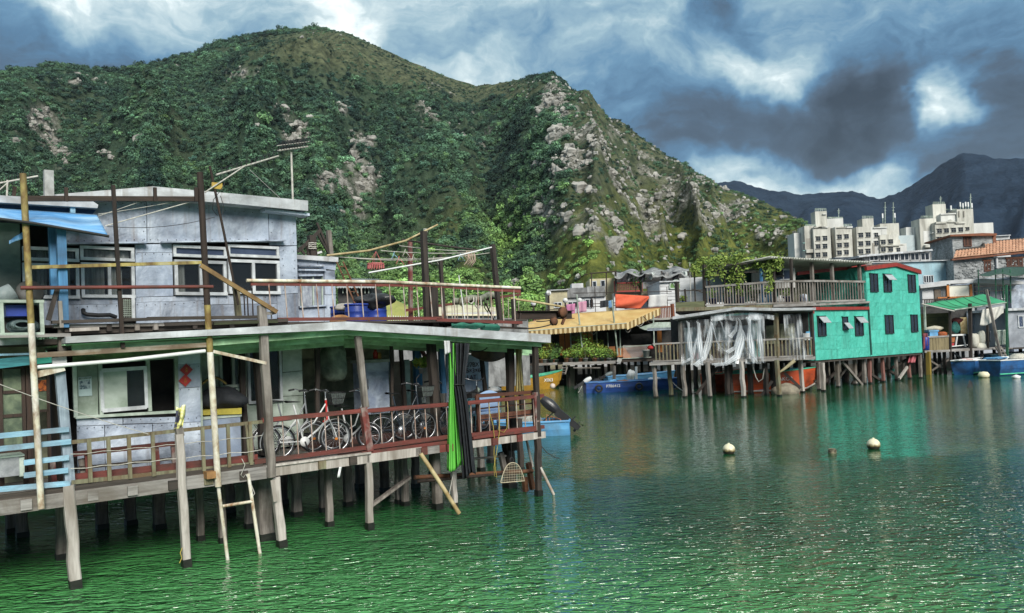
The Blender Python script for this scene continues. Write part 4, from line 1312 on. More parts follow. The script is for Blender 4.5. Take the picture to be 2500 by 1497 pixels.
cs_=thing('storage_box','grey speckled box standing on the deck behind the blue rails','box',H(30,1160,.25),HR)
part(MB().pbox(HA,-8,1116,47,1164,.12,.5),'body',mat('speckled grey box',(.30,.31,.32),(.16,.17,.18),(.40,.40,.4),9),cs_)
part(MB().pbox(HA,-10,1112,60,1117,.1,.52),'lid',galvgreen,cs_)
part(MB().pbox(HA,47,1117,60,1163,.13,.48),'side_panel',galvgreen,cs_)
ob(pbeam(128,1128,133,1185,.07,.05,.3),'red_post',redpaintv,label='short red post standing behind the lowest blue rails',cat='post')
cp=thing('blue_canopy','blue tarpaulin canopy stretched under a grey slab roof in front of the upper house','canopy',HA.P(.2,.4,5.2),HR)
def tarp(u,v):
 tl,tr_,bl,br=(-110,503),(236,526),(-110,522),(263,576)
 x=(tl[0]*(1-u)+tr_[0]*u)*(1-v)+(bl[0]*(1-u)+br[0]*u)*v
 y=(tl[1]*(1-u)+tr_[1]*u)*(1-v)+(bl[1]*(1-u)+br[1]*u)*v
 y+=3.0*sin(u*17)*sin(pi*v)+4*v*(1-v)*2+2*sin(u*41+v*5)*v*(1-v)
 return H(x,y,.62-.85*v)
part(MB().sheet(tarp,60,12,.012),'tarpaulin',tarpblue,cp)
part(ptube([(-110,521,-.24),(80,545,-.24),(266,577,-.24)],.022,8),'edge_pole',wirem,cp)
part(MB().prism(HA,[HA.hit(x,y,.55) for x,y in [(-110,470),(226,491),(240,500),(238,508),(-110,488)]][::-1],.55,3.2),'roof_slab',rooftop,cp)
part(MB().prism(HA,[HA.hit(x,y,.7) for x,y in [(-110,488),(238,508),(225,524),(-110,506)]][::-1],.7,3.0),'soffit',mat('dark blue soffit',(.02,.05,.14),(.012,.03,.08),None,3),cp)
part(MB().pbox(HA,172,501,184,520,.60,.72),'bracket',paleblue,cp)
for (x0,y0,x1,y1,w,t) in [(148,556,156,800,.12,-.02),(128,556,134,720,.11,.25)]:
 part(pbeam(x0,y0,x1,y1,w,w,t),'post',bluepaint,cp)
part(pbeam(140,705,118,782,.06,.06,-.06),'brace',darkwood,cp)
part(pbeam(146,735,150,800,.05,.06,-.08),'brace',woodv,cp)
ob(MB().sheet(lambda u,v:H(22+40*u,588-26*u+(8+10*u)*v,.1+.04*sin(u*8)),8,4,.01),'blue_rag',tarpblue,label='little blue rag tied on a wire beneath the canopy',cat='rag')
sf_=thing('shelf_rack','grey metal shelf rack with a coil of hose under the canopy','shelf',H(50,815,.3),HR)
for (x0,y0,x1,y1) in [(2,735,6,815),(100,735,104,818)]:
 part(pbeam(x0,y0,x1,y1,.05,.05,-.02),'leg',galvgreen,sf_)
 part(pbeam(x0,y0+3,x1,y1,.05,.05,.55),'leg',galvgreen,sf_)
part(MB().pbox(HA,-2,732,108,739,-.05,.6),'top',galvgreen,sf_)
part(MB().pbox(HA,-2,812,108,818,-.05,.6),'bottom_shelf',galvgreen,sf_)
part(MB().pbox(HA,6,739,100,812,.56,.6),'back_panel',interdark,sf_)
ob(MB().pbox(HA,14,745,78,772,.1,.5),'blue_crate',drumblue,label='dark blue crate on the shelf rack above the hose coil',cat='crate')
hz=MB()
for k in range(6):
 c=[H(56+(20+k*4)*cos(a+k),793+(8+k*1.8)*sin(a+k)+k*.8,.02+.06*k+.05*sin(a*2+k)) for a in [2*pi*i/22 for i in range(22)]]
 hz.tube(c,.012,6,closed=True)
ob(hz,'hose_coil',mat('grey hose',(.12,.16,.16),(.06,.09,.09),None,8,rough=.5),label='coil of grey hose lying in the shelf rack',cat='hose')
c0=H(10,722,.2)
ob(MB().lathe(c0,[(.001,-.12),(.12,-.12),(.13,0),(.125,.13),(.001,.13)],16,HA.e*.75+Vector((0,0,.45))),'metal_bin',mat('dented zinc',(.26,.30,.30),(.13,.16,.16),None,4,rough=.5),label='dented zinc can lying tilted on the shelf rack',cat='can')
ob(MB().lathe(H(73,715,.35),[(.001,-.04),(.17,-.03),(.19,.02),(.17,.06),(.001,.05)],18,HA.n*-1+Vector((0,0,.35))),'round_basin',mat('black basin',(.05,.05,.045),(.03,.03,.028),None,4,rough=.5),label='dark round basin leaning behind the zinc can',cat='basin')
# ---------------------------------------------------------------- antennas, wires
an=thing('tv_antenna','television antenna on a thin dark mast slanting across the upper house front','antenna',H(578,740,-.05),HR)
part(ptube([(512,405,-.05),(545,560,-.05),(582,745,-.05)],.022,8),'mast',darkrust,an)
bp0,bp1=H(528,427,-.05),H(680,381,.4)
part(MB().tube([bp0,bp1],.016,6),'boom',rope,an)
for i in range(13):
 p=bp0.lerp(bp1,.05+i*.075)
 L_=.08
 d=HA.n
 part(MB().tube([p-d*.12,p-d*.12+Vector((0,0,L_)),p+d*.12+Vector((0,0,L_)),p+d*.12,p-d*.12-Vector((0,0,.05))],.006,5),'element',wirem,an)
part(MB().pbox(HA,518,446,543,461,-.08,-.03),'junction_box',mat('yellow plastic box',(.52,.36,.07),(.36,.24,.05),None,4,rough=.45),an)
part(ptube([(500,470,-.1),(600,404,-.1)],.012,6),'stay_rod',rope,an)
part(MB().tube([H(545,425,-.05),H(548,450,-.1),H(535,470,-.08),H(521,488,-.08),H(519,512,-.08),H(530,526,-.06),H(544,523,-.06),H(545,500,-.07),H(538,478,-.06)],.006,5),'cable',wirem,an)
ga=thing('grid_antenna','flat grid antenna on a thin grey mast standing on the upper roof','antenna',H(715,490,2.5),HR)
part(ptube([(711,372,2.5),(715,492,2.5)],.022,8),'mast',rope,ga)
part(ptube([(678,368,2.5),(752,358,2.5)],.018,6),'boom',rope,ga)
for i in range(12):
 p=H(679+i*6.6,366-i*.9,2.5)
 part(MB().tube([p-HA.n*.25,p-HA.n*.25+Vector((0,0,.13)),p+HA.n*.25+Vector((0,0,.13)),p+HA.n*.25,p-HA.n*.25],.008,5),'element',wirem,ga)
part(ptube([(676,356,2.3),(755,346,2.3)],.008,5),'rim_wire',rope,ga)
part(ptube([(676,356,2.7),(755,346,2.7)],.008,5),'rim_wire',rope,ga)
part(ptube([(610,415,1.5),(690,490,2.4)],.006,5),'guy_wire',rope,ga)
la=thing('tv_antenna','small antenna boom with upright loops above the blue canopy','antenna',H(18,480,.8),HR)
part(ptube([(18,440,.8),(17,482,.8)],.015,6),'mast',rope,la)
q0,q1=H(-60,458,.8),H(93,430,.8)
part(MB().tube([q0,q1],.014,6),'boom',rope,la)
for i in range(10):
 p=q0.lerp(q1,.1+i*.095)
 part(MB().tube([p-Vector((0,0,.1)),p+Vector((0,0,.11)),p+HA.e*.03+Vector((0,0,.11)),p+HA.e*.035-Vector((0,0,.07))],.005,5),'element',wirem,la)
part(ptube([(-20,480,.8),(24,442,.8)],.01,5),'stay_rod',rope,la)
ob(MB().beam(H(36,456,.9),H(33,482,.9),.05,.05),'iron_stub',darkrust,label='short dark iron stub on the slab roof below the small antenna',cat='stub')
for i,(pts,sag,lab) in enumerate([([(257,552),(462,494)],.0,'pale pole line tied from the canopy corner up to the tall dark pole'),([(240,523),(440,490)],.01,'thin pale line running above the canopy corner to the top bar'),([(240,528),(350,490)],.0,'thin pale line slanting from the canopy corner to the middle of the top bar'),
([(262,553),(525,530)],.08,'thin dark wire sagging across the upper wall to the antenna mast')]):
 ob(MB().tube(catenary(H(*pts[0],-.1),H(*pts[1],-.1),sag,8),.009 if i==0 else .005,5),'line',rope if i<3 else wirem,label=lab,cat='line')
ob(MB().tube(catenary(H(-20,931,-.2),H(362,1060,-.1),.03,10),.006,5),'line',rope,label='thin white rope running down past the blue post to the timber railing',cat='rope')
# ---------------------------------------------------------------- things on the roof behind the red railing
drums=[(871,746,791,.95,'blue plastic drum behind the railing, the middle and tallest of the row'),(918,742,792,1.35,'blue plastic drum under the black sack'),(835,752,790,1.75,'darker blue drum half hidden next to the grey shed')]
for i,(x,y0,y1,t,lab) in enumerate(drums):
 c=H(x,y1,t);h=H(x,y0,t).z-c.z;r=.23
 dthing=thing('blue_drum',lab,'drum',c,HR,'blue drums on the roof')
 part(MB().lathe(c,[(.001,0),(r*.92,0),(r,.05),(r,h*.3),(r*1.04,h*.33),(r,h*.36),(r,h*.62),(r*1.04,h*.65),(r,h*.68),(r*.98,h*.93),(r*.9,h),(r*.82,h),(r*.82,h*.9),(.001,h*.9)],20),'body',drumblue,dthing)
 part(MB().lathe(c,[(r*.9,h-.01),(r*1.05,h-.005),(r*1.05,h+.03),(r*.88,h+.03)],20),'rim',drumblue,dthing)
ob(MB().blob(H(908,736,1.25),.27,9,26,16,.7,(1.2,.8,.55)),'black_sack',mat('shiny black plastic',(.03,.032,.036),(.015,.016,.018),None,5,rough=.3,bump=.8,bsc=9),label='shiny black plastic sack heaped on top of the blue drums',cat='sack')
ob(MB().blob(H(846,750,1.3),.2,12,14,8,.3,(1.2,.8,.4)),'white_sack',mat('grubby white sack',(.50,.48,.44),(.32,.30,.27),None,5,bump=.7),label='grubby white sack on the drums next to the shed',cat='sack')
lr=thing('leaning_ladder','thin rusty ladder leaning against the grey shed','ladder',H(880,788,1.2),HR)
part(ptube([(822,640,2.3),(888,790,1.0)],.018,6),'rail',rust,lr)
part(ptube([(838,640,2.3),(904,790,1.0)],.018,6),'rail',rust,lr)
for i in range(7):
 f=.08+i*.14
 part(MB().tube([H(822,640,2.3).lerp(H(888,790,1.0),f),H(838,640,2.3).lerp(H(904,790,1.0),f)],.012,5),'rung',rust,lr)
tf=thing('broken_pole_rack','dark broken timber frame tied with rope behind the grey shed','pole rack',H(770,620,4),HR)
for (x0,y0,x1,y1,w,m) in [(727,615,782,562,.07,darkwood),(773,544,808,622,.05,darkwood),(775,570,803,620,.05,darkwood),(750,590,752,625,.05,darkwood),(760,575,764,626,.16,darkwood),(802,563,808,625,.10,woodv),(730,604,745,622,.05,darkwood),(760,622,785,615,.05,white)]:
 part(pbeam(x0,y0,x1,y1,w,w,4.0),'pole',m,tf)
for k in range(4):
 part(MB().tube([H(753+19*u/6,594+k*4.2+jit(1),3.88) for u in range(7)],.012,5),'binding',rope,tf)
for (x0,y0,x1,y1,w,t,m,lab) in [(1034,565,1043,790,.11,1.0,darkwood,'tall dark post carrying the bamboo drying pole over the red railing'),(1056,697,1060,800,.16,.9,darkwood,'thick short dark post standing close beside the tall drying post'),(1001,590,1003,796,.08,2.4,redpaintv,'reddish slim post behind the tall drying post'),
(1074,622,1086,800,.075,2.2,darkwood,'slim dark post right of the thick short post behind the railing'),(1202,597,1221,785,.10,1.4,darkwood,'leaning dark post carrying the far end of the washing lines'),(1253,730,1256,800,.08,.6,darkwood,'low dark post at the corner of the roof under the hoist beam')]:
 ob(pbeam(x0,y0,x1,y1,w,w,t),'drying_post',m,label=lab,cat='post',rz=HR)
ob(ptube([(798,624,1.4),(900,612,1.5),(990,588,1.8),(1068,549,2.2)],.022,8),'bamboo_pole',bamboo,label='long rusty bamboo pole rising from the shed to the top of the tall drying post',cat='pole')
ob(ptube([(980,585,2.2),(1080,600,2.0),(1165,611,1.8)],.022,8),'dark_pole',darkwood,label='thin dark pole lying across the tops of the drying posts',cat='pole')
ob(ptube([(900,666,1.0),(1080,634,1.1),(1200,604,1.2)],.016,8),'white_pole',white,label='thin white pole sloping up behind the red railing to the leaning post',cat='pole')
for k,(a,b,sag) in enumerate([((806,626),(1200,617),.10),((930,612),(1165,616),.04),((975,600),(1160,613),.03),((860,630),(1110,628),.06)]):
 ob(MB().tube(catenary(H(*a,1.5),H(*b,1.5),sag,10),.008,5),'washing_line',rope,label='white washing line strung between the drying posts on the roof',cat='line',group='washing lines')
hg=thing('peg_hanger','pink peg hanger hanging from the bamboo drying pole','hanger',H(918,650,1.5),HR)
pinkm=mat('pink plastic',(.55,.16,.15),(.40,.10,.10),None,6,rough=.5)
cen=H(917,645,1.5)
part(MB().tube([cen+HA.e*.17*cos(a)+HA.n*.17*sin(a) for a in [2*pi*i/20 for i in range(20)]],.016,6,closed=True),'ring',pinkm,hg)
for i in range(20):
 a=2*pi*i/20
 p=cen+HA.e*.17*cos(a)+HA.n*.17*sin(a)
 part(MB().box(p-Vector((0,0,.05)),(.018,.012,.09),a),'peg',pinkm,hg)
for i in range(5):
 a=2*pi*i/5
 part(MB().tube([cen+HA.e*.17*cos(a)+HA.n*.17*sin(a),H(918,614,1.5)],.004,4),'string',pinkm,hg)
for k,(x,y,c,lab) in enumerate([(963,622,paleblue,'pale blue clothes hanger on the washing lines nearest the pink peg hanger'),(990,615,rope,'white clothes hanger on the lines just before the reddish slim post'),(975,632,pinkm,'pink clothes hanger on the washing lines below the pale blue one'),(1010,628,rope,'white clothes hanger between the reddish post and the tall drying post'),(1125,625,paleblue,'pale blue clothes hanger beside the tangle of pinkish cord'),(1060,632,rope,'white clothes hanger just past the tall drying post')]):
 p=H(x,y,1.5)
 ob(MB().tube([p,p+HA.e*.06-Vector((0,0,.05)),p+HA.e*.12-Vector((0,0,.12)),p-HA.e*.1-Vector((0,0,.12)),p-HA.e*.04-Vector((0,0,.04)),p+Vector((0,0,.06))],.008,5),'clothes_hanger',c,label=lab,cat='hanger',group='clothes hangers on the lines')
kn=MB()
for k in range(4):
 x=1140+k*5
 kn.tube([H(x,612,1.5),H(x-4+k*3,626,1.48),H(x+5,638,1.47),H(x-6,646+k*2,1.48),H(x+3,634,1.46),H(x+2,616,1.5)],.010,5)
ob(kn,'rope_bundle',mat('pinkish rope',(.50,.36,.30),(.34,.24,.2),None,9),label='tangle of pinkish cord knotted on the far end of the washing lines',cat='cord')
nt=MB().tube([H(1106,734,2.15),H(1125,737,2.1),H(1150,727,2.1),H(1172,730,2.1),H(1195,719,2.1),H(1213,722,2.15)],.075,10)
ob(nt,'net_bundle',mat('grey green netting',(.30,.30,.24),(.14,.15,.11),(.42,.42,.36),7,rough=.95,bump=1,bsc=25),label='rolled grey-green fishing net bundle lying along the rear red railing',cat='net')
for i,(x,sag) in enumerate([(1128,22),(1150,16),(1168,30),(1190,36)]):
 ob(MB().tube([H(x-5,726,2.0),H(x-7,726+sag*.7,2.0),H(x,726+sag,1.98),H(x+7,726+sag*.6,2.0),H(x+5,724,2.0)],.018,6),'strap_loop',[yelgrey,rope,rope,mossgreen][i],label=['mossy green strap looped over the net bundle','pale cord looped low under the net bundle','pale cord looped wide under the net bundle','dark green strap hanging lowest from the net bundle'][i],cat='strap')
ob(ptube([(1185,740,1.95),(1215,800,1.9)],.02,6),'leaning_rod',darkrust,label='thin dark rod leaning below the net bundle',cat='rod')
ob(ptube([(1120,672,1.8),(1135,780,1.8)],.012,6),'white_rod',white,label='thin white rod standing upright behind the red railing',cat='rod')
gt=mat('green tarpaulin',(.035,.20,.13),(.018,.11,.075),(.08,.30,.21),3,rough=.55,bump=.6,bsc=7)
ob(MB().sheet(lambda u,v:H(1102+82*u,790+14*v*(1-.2*u)+2*sin(u*14+v*5),.25-.05*sin(v*3.1)),20,8,.012),'green_tarp',gt,label='flat folded green tarpaulin lying on the roof edge',cat='tarpaulin')
ob(MB().lathe(H(1176,800,.3),[(.001,0),(.06,0),(.085,.05),(.085,.42),(.06,.46),(.001,.44)],12,HA.e+Vector((0,0,-.04))),'rolled_tarp',gt,label='rolled green tarpaulin lying on the roof edge beside the folded one',cat='tarpaulin')
ht=thing('hoist_beam','dark steel hoist beam with rusty pulleys reaching out past the corner of the roof','hoist',H(1290,775,.9),HR)
ip=MB()
a0,z0=HA.hit(1262,783,.9);a1,z1=HA.hit(1395,756,.9)
ip.fbox(HA,a0,a1,.8,1.0,(z0+z1)/2+.085,(z0+z1)/2+.10)
ip.fbox(HA,a0,a1,.8,1.0,(z0+z1)/2-.10,(z0+z1)/2-.085)
ip.fbox(HA,a0,a1,.89,.91,(z0+z1)/2-.085,(z0+z1)/2+.085)
part(ip,'steel_beam',darkrusth,ht)
part(MB().tube([H(1271,765,.85),H(1268,790,.85),H(1256,795,.85),H(1255,770,.85)],.03,6),'shackle',darkrust,ht)
for (x,y,r) in [(1374,763,.13),(1352,785,.10)]:
 part(MB().lathe(H(x,y,.76),[(.001,-.04),(r,-.04),(r*.8,0),(r,.04),(.001,.04)],14,HA.n),'pulley',rust,ht)
part(MB().beam(H(1380,772,.76),H(1372,792,.76),.06,.05),'hook_block',rust,ht)
part(MB().tube(catenary(H(1255,800,.8),H(1352,790,.76),.06),.014,6),'cable',wirem,ht)
part(MB().tube(catenary(H(1310,785,.8),H(1368,775,.76),.03),.012,6),'cable',wirem,ht)
ob(ptube([(1246,729,.8),(1310,738,.8),(1378,750,.75)],.026,8),'bamboo_pole',bamboo,label='bamboo pole laid above the hoist beam past the roof corner',cat='pole')
rc=MB()
for k in range(5):
 rc.tube([H(824+20*cos(a)+k*2,781+7*sin(a)-k,.6) for a in [2*pi*i/14 for i in range(14)]],.012,5,closed=True)
ob(rc,'rope_coil',mat('orange rope',(.42,.22,.08),(.25,.12,.05),None,9),label='coil of orange rope lying on the roof below the shed',cat='rope')
# ---------------------------------------------------------------- bicycles
def bicycle(p_rear,p_front,label,frame_m,wheel_r=.30,basket=None,fender=None,second=None,low=True,seat_h=.95,bar_h=1.14,tyre_m=None):
 """a city bicycle standing on its wheels, from rear hub to front hub (ground points)"""
 p_rear,p_front=Vector(p_rear),Vector(p_front)
 d=(p_front-p_rear);wb=d.length;rz=atan2(d.y,d.x)
 root=thing('bicycle',label,'bicycle',p_rear,rz)
 e=Vector((cos(rz),sin(rz),0));n=Vector((-sin(rz),cos(rz),0));up=Vector((0,0,1))
 def Q(x,z,y=0.0):
  return p_rear+e*x+n*y+up*z
 r=wheel_r
 for x in (0,wb):
  ty=MB().tube([Q(x+r*cos(a),r+r*sin(a)) for a in [2*pi*i/30 for i in range(30)]],.019,7,closed=True)
  w=part(ty,'wheel',tyre_m or black,root)
  part(MB().tube([Q(x+(r-.03)*cos(a),r+(r-.03)*sin(a)) for a in [2*pi*i/30 for i in range(30)]],.012,6,closed=True),'rim',chrome,w)
  sp=MB()
  for i in range(16):
   a=2*pi*i/16
   sp.tube([Q(x+.02*cos(a+1),r+.02*sin(a+1),.02*(1 if i%2 else -1)),Q(x+(r-.035)*cos(a),r+(r-.035)*sin(a))],.0022,3,caps=False)
  part(sp,'spokes',chrome,w,kind='stuff')
  part(MB().lathe(Q(x,r),[(.001,-.05),(.022,-.045),(.022,.045),(.001,.05)],10,n),'hub',chrome,w)
 bb=(wb*.43,r*.92)
 seat,head,headb=(wb*.27,seat_h),(wb*.84,bar_h-.12),(wb*.88,r*2+.05)
 f=MB()
 f.tube([Q(*bb),Q(*seat)],.016,8)
 if low:
  f.tube([Q(*headb),Q(wb*.66,r*1.5),Q(*bb)],.019,8)
  f.tube([Q(head[0],head[1]-.1),Q(wb*.62,r*2.0),Q(wb*.39,r*1.6)],.015,8)
 else:
  f.tube([Q(*headb),Q(*bb)],.019,8)
  f.tube([Q(head[0],head[1]-.08),Q(wb*.31,seat_h-.15)],.016,8)
 f.tube([Q(*headb),Q(*head)],.018,8)
 for y in (.045,-.045):
  f.tube([Q(*bb,y*.4),Q(0,r,y)],.010,6)
  f.tube([Q(wb*.33,seat_h-.25,y*.3),Q(0,r,y)],.009,6)
  f.tube([Q(*headb,y*.6),Q(wb*.96,r*1.5,y),Q(wb,r,y)],.012,6)
 part(f,'frame',frame_m,root)
 if second:
  part(MB().tube([Q(head[0]+.005,head[1]-.03),Q(headb[0]-.02,headb[1]-.01),Q(wb*.78,r*2.0)],.022,8),'head_tube',second,root)
 sd=MB().sheet(lambda u,v:Q(seat[0]-.13+.26*u,seat_h+.04+.015*cos(v*2*pi)*(1.4-u)+.02*(1-u),(.095*(1-u)**.7+.02)*sin(v*2*pi)),8,12)
 part(sd,'saddle',black,root)
 hb=MB().tube([Q(head[0],head[1]),Q(head[0],bar_h)],.013,6)
 hb.tube([Q(head[0]-.20,bar_h+.03,-.27),Q(head[0]-.08,bar_h+.05,-.25),Q(head[0]+.03,bar_h,-.1),Q(head[0]+.03,bar_h,.1),Q(head[0]-.08,bar_h+.05,.25),Q(head[0]-.20,bar_h+.03,.27)],.012,6)
 hbo=part(hb,'handlebar',chrome,root)
 for y in (-.27,.27):
  part(MB().tube([Q(head[0]-.21,bar_h+.03,y),Q(head[0]-.10,bar_h+.047,y*.95)],.018,7),'grip',black,hbo)
 cr=MB().lathe(Q(*bb,-.05),[(.001,-.01),(.09,-.008),(.09,.008),(.001,.01)],18,n)
 cro=part(cr,'crank',white if fender else chrome,root)
 part(MB().beam(Q(*bb,-.07),Q(bb[0]+.05,bb[1]-.16,-.07),.02,.025).beam(Q(bb[0]+.05,bb[1]-.16,-.07),Q(bb[0]+.05,bb[1]-.16,-.16),.02,.06).beam(Q(*bb,.07),Q(bb[0]-.05,bb[1]+.16,.07),.02,.025),'pedal',black,cro)
 part(MB().tube([Q(*bb,-.05)+up*.05,Q(0,r+.04,-.05)],.006,5).tube([Q(*bb,-.05)-up*.08,Q(0,r-.04,-.05)],.006,5),'chain',darkrust,root)
 if fender:
  for x,a0_,a1_ in ((0,20,200),(wb,30,190)):
   rr=r+.035
   fm_=MB().sheet(lambda u,v:Q(x+rr*cos(radians(a0_+(a1_-a0_)*u)),r+rr*sin(radians(a0_+(a1_-a0_)*u)),.03*(v-.5)*2),16,1,.004)
   part(fm_,'mudguard',fender,root)
 rk=MB()
 for y in (-.06,0,.06):
  rk.tube([Q(-.22,r*2+.08,y),Q(wb*.22,r*2+.09,y)],.006,5)
 rk.tube([Q(-.2,r*2+.07,.06),Q(0,r,.06)],.006,5).tube([Q(-.2,r*2+.07,-.06),Q(0,r,-.06)],.006,5)
 part(rk,'carrier',black,root)
 if basket:
  bc=(head[0]+.19,bar_h-.14)
  bk=MB()
  for zt,gx,gy in ((0,.10,.12),(.11,.125,.145),(.22,.15,.17)):
   bk.tube([Q(bc[0]-gx,bc[1]-.1+zt,-gy),Q(bc[0]+gx,bc[1]-.1+zt,-gy),Q(bc[0]+gx,bc[1]-.1+zt,gy),Q(bc[0]-gx,bc[1]-.1+zt,gy)],.006,5,closed=True)
  for i in range(9):
   q_=-1+i/4
   for sgn in (-1,1):
    bk.tube([Q(bc[0]+q_*.10,bc[1]-.1,sgn*.12),Q(bc[0]+q_*.15,bc[1]+.12,sgn*.17)],.003,4)
    bk.tube([Q(bc[0]+sgn*.10,bc[1]-.1,q_*.12),Q(bc[0]+sgn*.15,bc[1]+.12,q_*.17)],.003,4)
  for i in range(7):
   bk.tube([Q(bc[0]-.1,bc[1]-.1,-.12+i*.04),Q(bc[0]+.1,bc[1]-.1,-.12+i*.04)],.003,4)
  bo=part(bk,'basket',basket,root)
  part(MB().hexa([Q(bc[0]-.10,bc[1]-.09,-.12),Q(bc[0]+.10,bc[1]-.09,-.12),Q(bc[0]+.10,bc[1]-.09,.12),Q(bc[0]-.10,bc[1]-.09,.12),Q(bc[0]-.145,bc[1]+.10,-.165),Q(bc[0]+.145,bc[1]+.10,-.165),Q(bc[0]+.145,bc[1]+.10,.165),Q(bc[0]-.145,bc[1]+.10,.165)]),'liner',mat('grey mesh liner',(.12,.14,.13),(.06,.07,.07),None,20,alpha=.75),bo)
 part(MB().tube([Q(bb[0]-.05,bb[1]-.02,.08),Q(bb[0]-.14,.01,.2)],.008,5),'kickstand',chrome,root)
 part(MB().box(Q(wb*.97+.02,r*.9,-.06),(.05,.02,.04),rz),'reflector',mat('orange reflector',(.7,.22,.03),(.6,.2,.03),None,4,rough=.3),root)
 return root
def g(x,y,t):
 s,z=HA.hit(x,y,t)
 return HA.P(s,t,DK)
whitep=mat('white bike enamel',(.66,.66,.66),(.5,.5,.5),None,5,rough=.35,bump=0)
redp=mat('red bike enamel',(.5,.03,.025),(.4,.02,.02),None,5,rough=.35,bump=0)
dkp=mat('dark blue bike enamel',(.035,.045,.06),(.02,.026,.035),None,5,rough=.35,bump=0)
bicycle(g(680,1071,.42),g(819,1058,.34),'white and red city bicycle with a wire basket behind the red railing',whitep,.295,black,whitep,redp)
bicycle(g(650,1078,1.0),g(765,1072,.95),'grey bicycle half hidden behind the white and red one',mat('grey bike enamel',(.2,.21,.22),(.14,.15,.16),None,5,rough=.4,bump=0),.27,None,whitep)
bicycle(g(812,1050,.80),g(901,1056,.42),'small white folding bicycle next to the red railing post',whitep,.225,None,whitep,None,True,.78,1.08)
bicycle(g(934,1045,.60),g(1035,1036,.5),'dark city bicycle with a chrome chainring left of the green curtain',dkp,.285,black,None,None,True,.95,1.13)
bicycle(g(985,1034,1.0),g(1090,1026,.85),'black bicycle with a rear carrier standing behind the dark one',black,.285,None,None,None,False,.95,1.12)
bicycle(g(1092,1031,.55),g(1180,1030,1.0),'black bicycle mostly hidden by the hanging curtains',black,.285,None,None,None,False,.95,1.12)
# ---------------------------------------------------------------- porch things
ob(MB().blob(H(815,885,1.8),.34,5,16,12,.3,(.95,.7,1.15)),'hanging_bag',mat('grey green bag',(.26,.32,.24),(.10,.13,.10),(.38,.44,.34),5,bump=.7),label='big grey-green bag hanging under the porch ceiling',cat='bag')
cab=thing('porch_cabinet','pale blue-grey cabinet with peeling paint standing behind the weathered porch post','cabinet',HA.P(sx(920,980,1.9),2.1,DK),HR)
pb_=mat('peeling cabinet paint',(.58,.66,.74),(.30,.36,.48),(.70,.76,.80),3,rough=.6,grime=(.13,.15,.22),gsc=2.5)
part(MB().pbox(HA,893,884,950,1010,1.95,2.5),'body',pb_,cab)
part(MB().pbox(HA,894,886,949,905,1.93,1.95),'door',pb_,cab)
part(MB().pbox(HA,894,908,949,1008,1.93,1.95),'door',pb_,cab)
part(MB().pbox(HA,897,925,900,950,1.91,1.93),'handle',chrome,cab)
part(MB().pbox(HA,890,878,953,885,1.9,2.55),'top',galvgreen,cab)
ob(MB().lathe(H(917,876,2.1),[(.001,0),(.05,0),(.055,.12),(.03,.16),(.03,.2),(.001,.2)],10),'red_bottle',mat('red plastic bottle',(.5,.05,.03),(.4,.04,.03),None,4,rough=.4),label='red bottle standing on the pale blue-grey cabinet',cat='bottle')
ob(MB().lathe(H(926,876,2.1),[(.001,0),(.05,0),(.05,.1),(.03,.14),(.001,.14)],10),'yellow_bottle',mat('ochre bottle',(.45,.26,.05),(.35,.2,.04),None,4,rough=.4),label='ochre bottle beside the red one on the cabinet',cat='bottle')
jug=thing('plastic_jug','dark grey plastic jug with a white label held up beside the bicycles','jug',H(1027,992,.9),HR)
jc=H(1027,992,.9)
part(MB().lathe(jc,[(.001,0),(.11,0),(.115,.03),(.115,.27),(.095,.31),(.1,.32),(.1,.345),(.06,.37),(.001,.37)],18),'body',mat('dark grey plastic',(.06,.07,.08),(.04,.045,.05),None,4,rough=.45),jug)
lq=MB().sheet(lambda u,v:jc+(HA.e*sin((u-.3)*1.0)-HA.n*cos((u-.3)*1.0))*.1175+Vector((0,0,.07+.13*v)),6,2,.002)
part(lq,'label',white,jug)
lettering('Mixed\nChemical',.03,jc+HA.e*.02-HA.n*.121+Vector((0,0,.15)),HA.e,(0,0,1),dkp,'writing',jug,thick=.001)
part(MB().tube([H(1018,943,.9),H(1016,925,.9),H(1024,915,.9)],.012,6),'hose',black,jug)
leafg=leaf_material('garden leaves',(.30,.46,.09),(.09,.20,.035))
leafy=leaf_material('yellow green leaves',(.36,.40,.07),(.12,.20,.03))
leafd=leaf_material('dark garden leaves',(.13,.24,.06),(.04,.09,.025))
def pot_plant(c,h,r,n,label,leaf,pot_m,group=None,pot_h=.22,pot_r=.13,seed=0,leaf_s=.045):
 t_=thing('potted_plant',label,'plant',c,0,group)
 c=Vector(c)
 po=part(MB().lathe(c,[(.001,0),(pot_r*.72,0),(pot_r,pot_h),(pot_r*1.08,pot_h),(pot_r*1.08,pot_h-.03),(pot_r*.9,pot_h-.02),(.001,pot_h-.02)],12),'pot',pot_m,t_)
 st=MB()
 rnd=random.Random(seed)
 for k in range(5):
  a=rnd.uniform(0,6.28)
  st.tube([c+Vector((0,0,pot_h-.03)),c+Vector((cos(a)*r*.3,sin(a)*r*.3,pot_h+h*.4)),c+Vector((cos(a)*r*.6,sin(a)*r*.6,pot_h+h*.8))],.010,5,r2=.004)
 part(st,'stem',woodv,t_)
 part(MB().leaves(c+Vector((0,0,pot_h+h*.55)),r,n,leaf_s,seed,(1,1,h*.55/r),.25),'foliage',leaf,t_)
 return t_
terr=mat('terracotta',(.34,.15,.075),(.22,.10,.05),None,5)
gpot=mat('grey pot',(.36,.36,.34),(.22,.22,.21),None,5)
greenp=mat('dark green pot',(.05,.09,.06),(.03,.05,.035),None,5)
pot_plant(H(1031,912,1.2),.22,.2,120,'bright yellow-green fern hanging beside the blue post in the porch',leafy,gpot,None,.12,.08,3,.07)
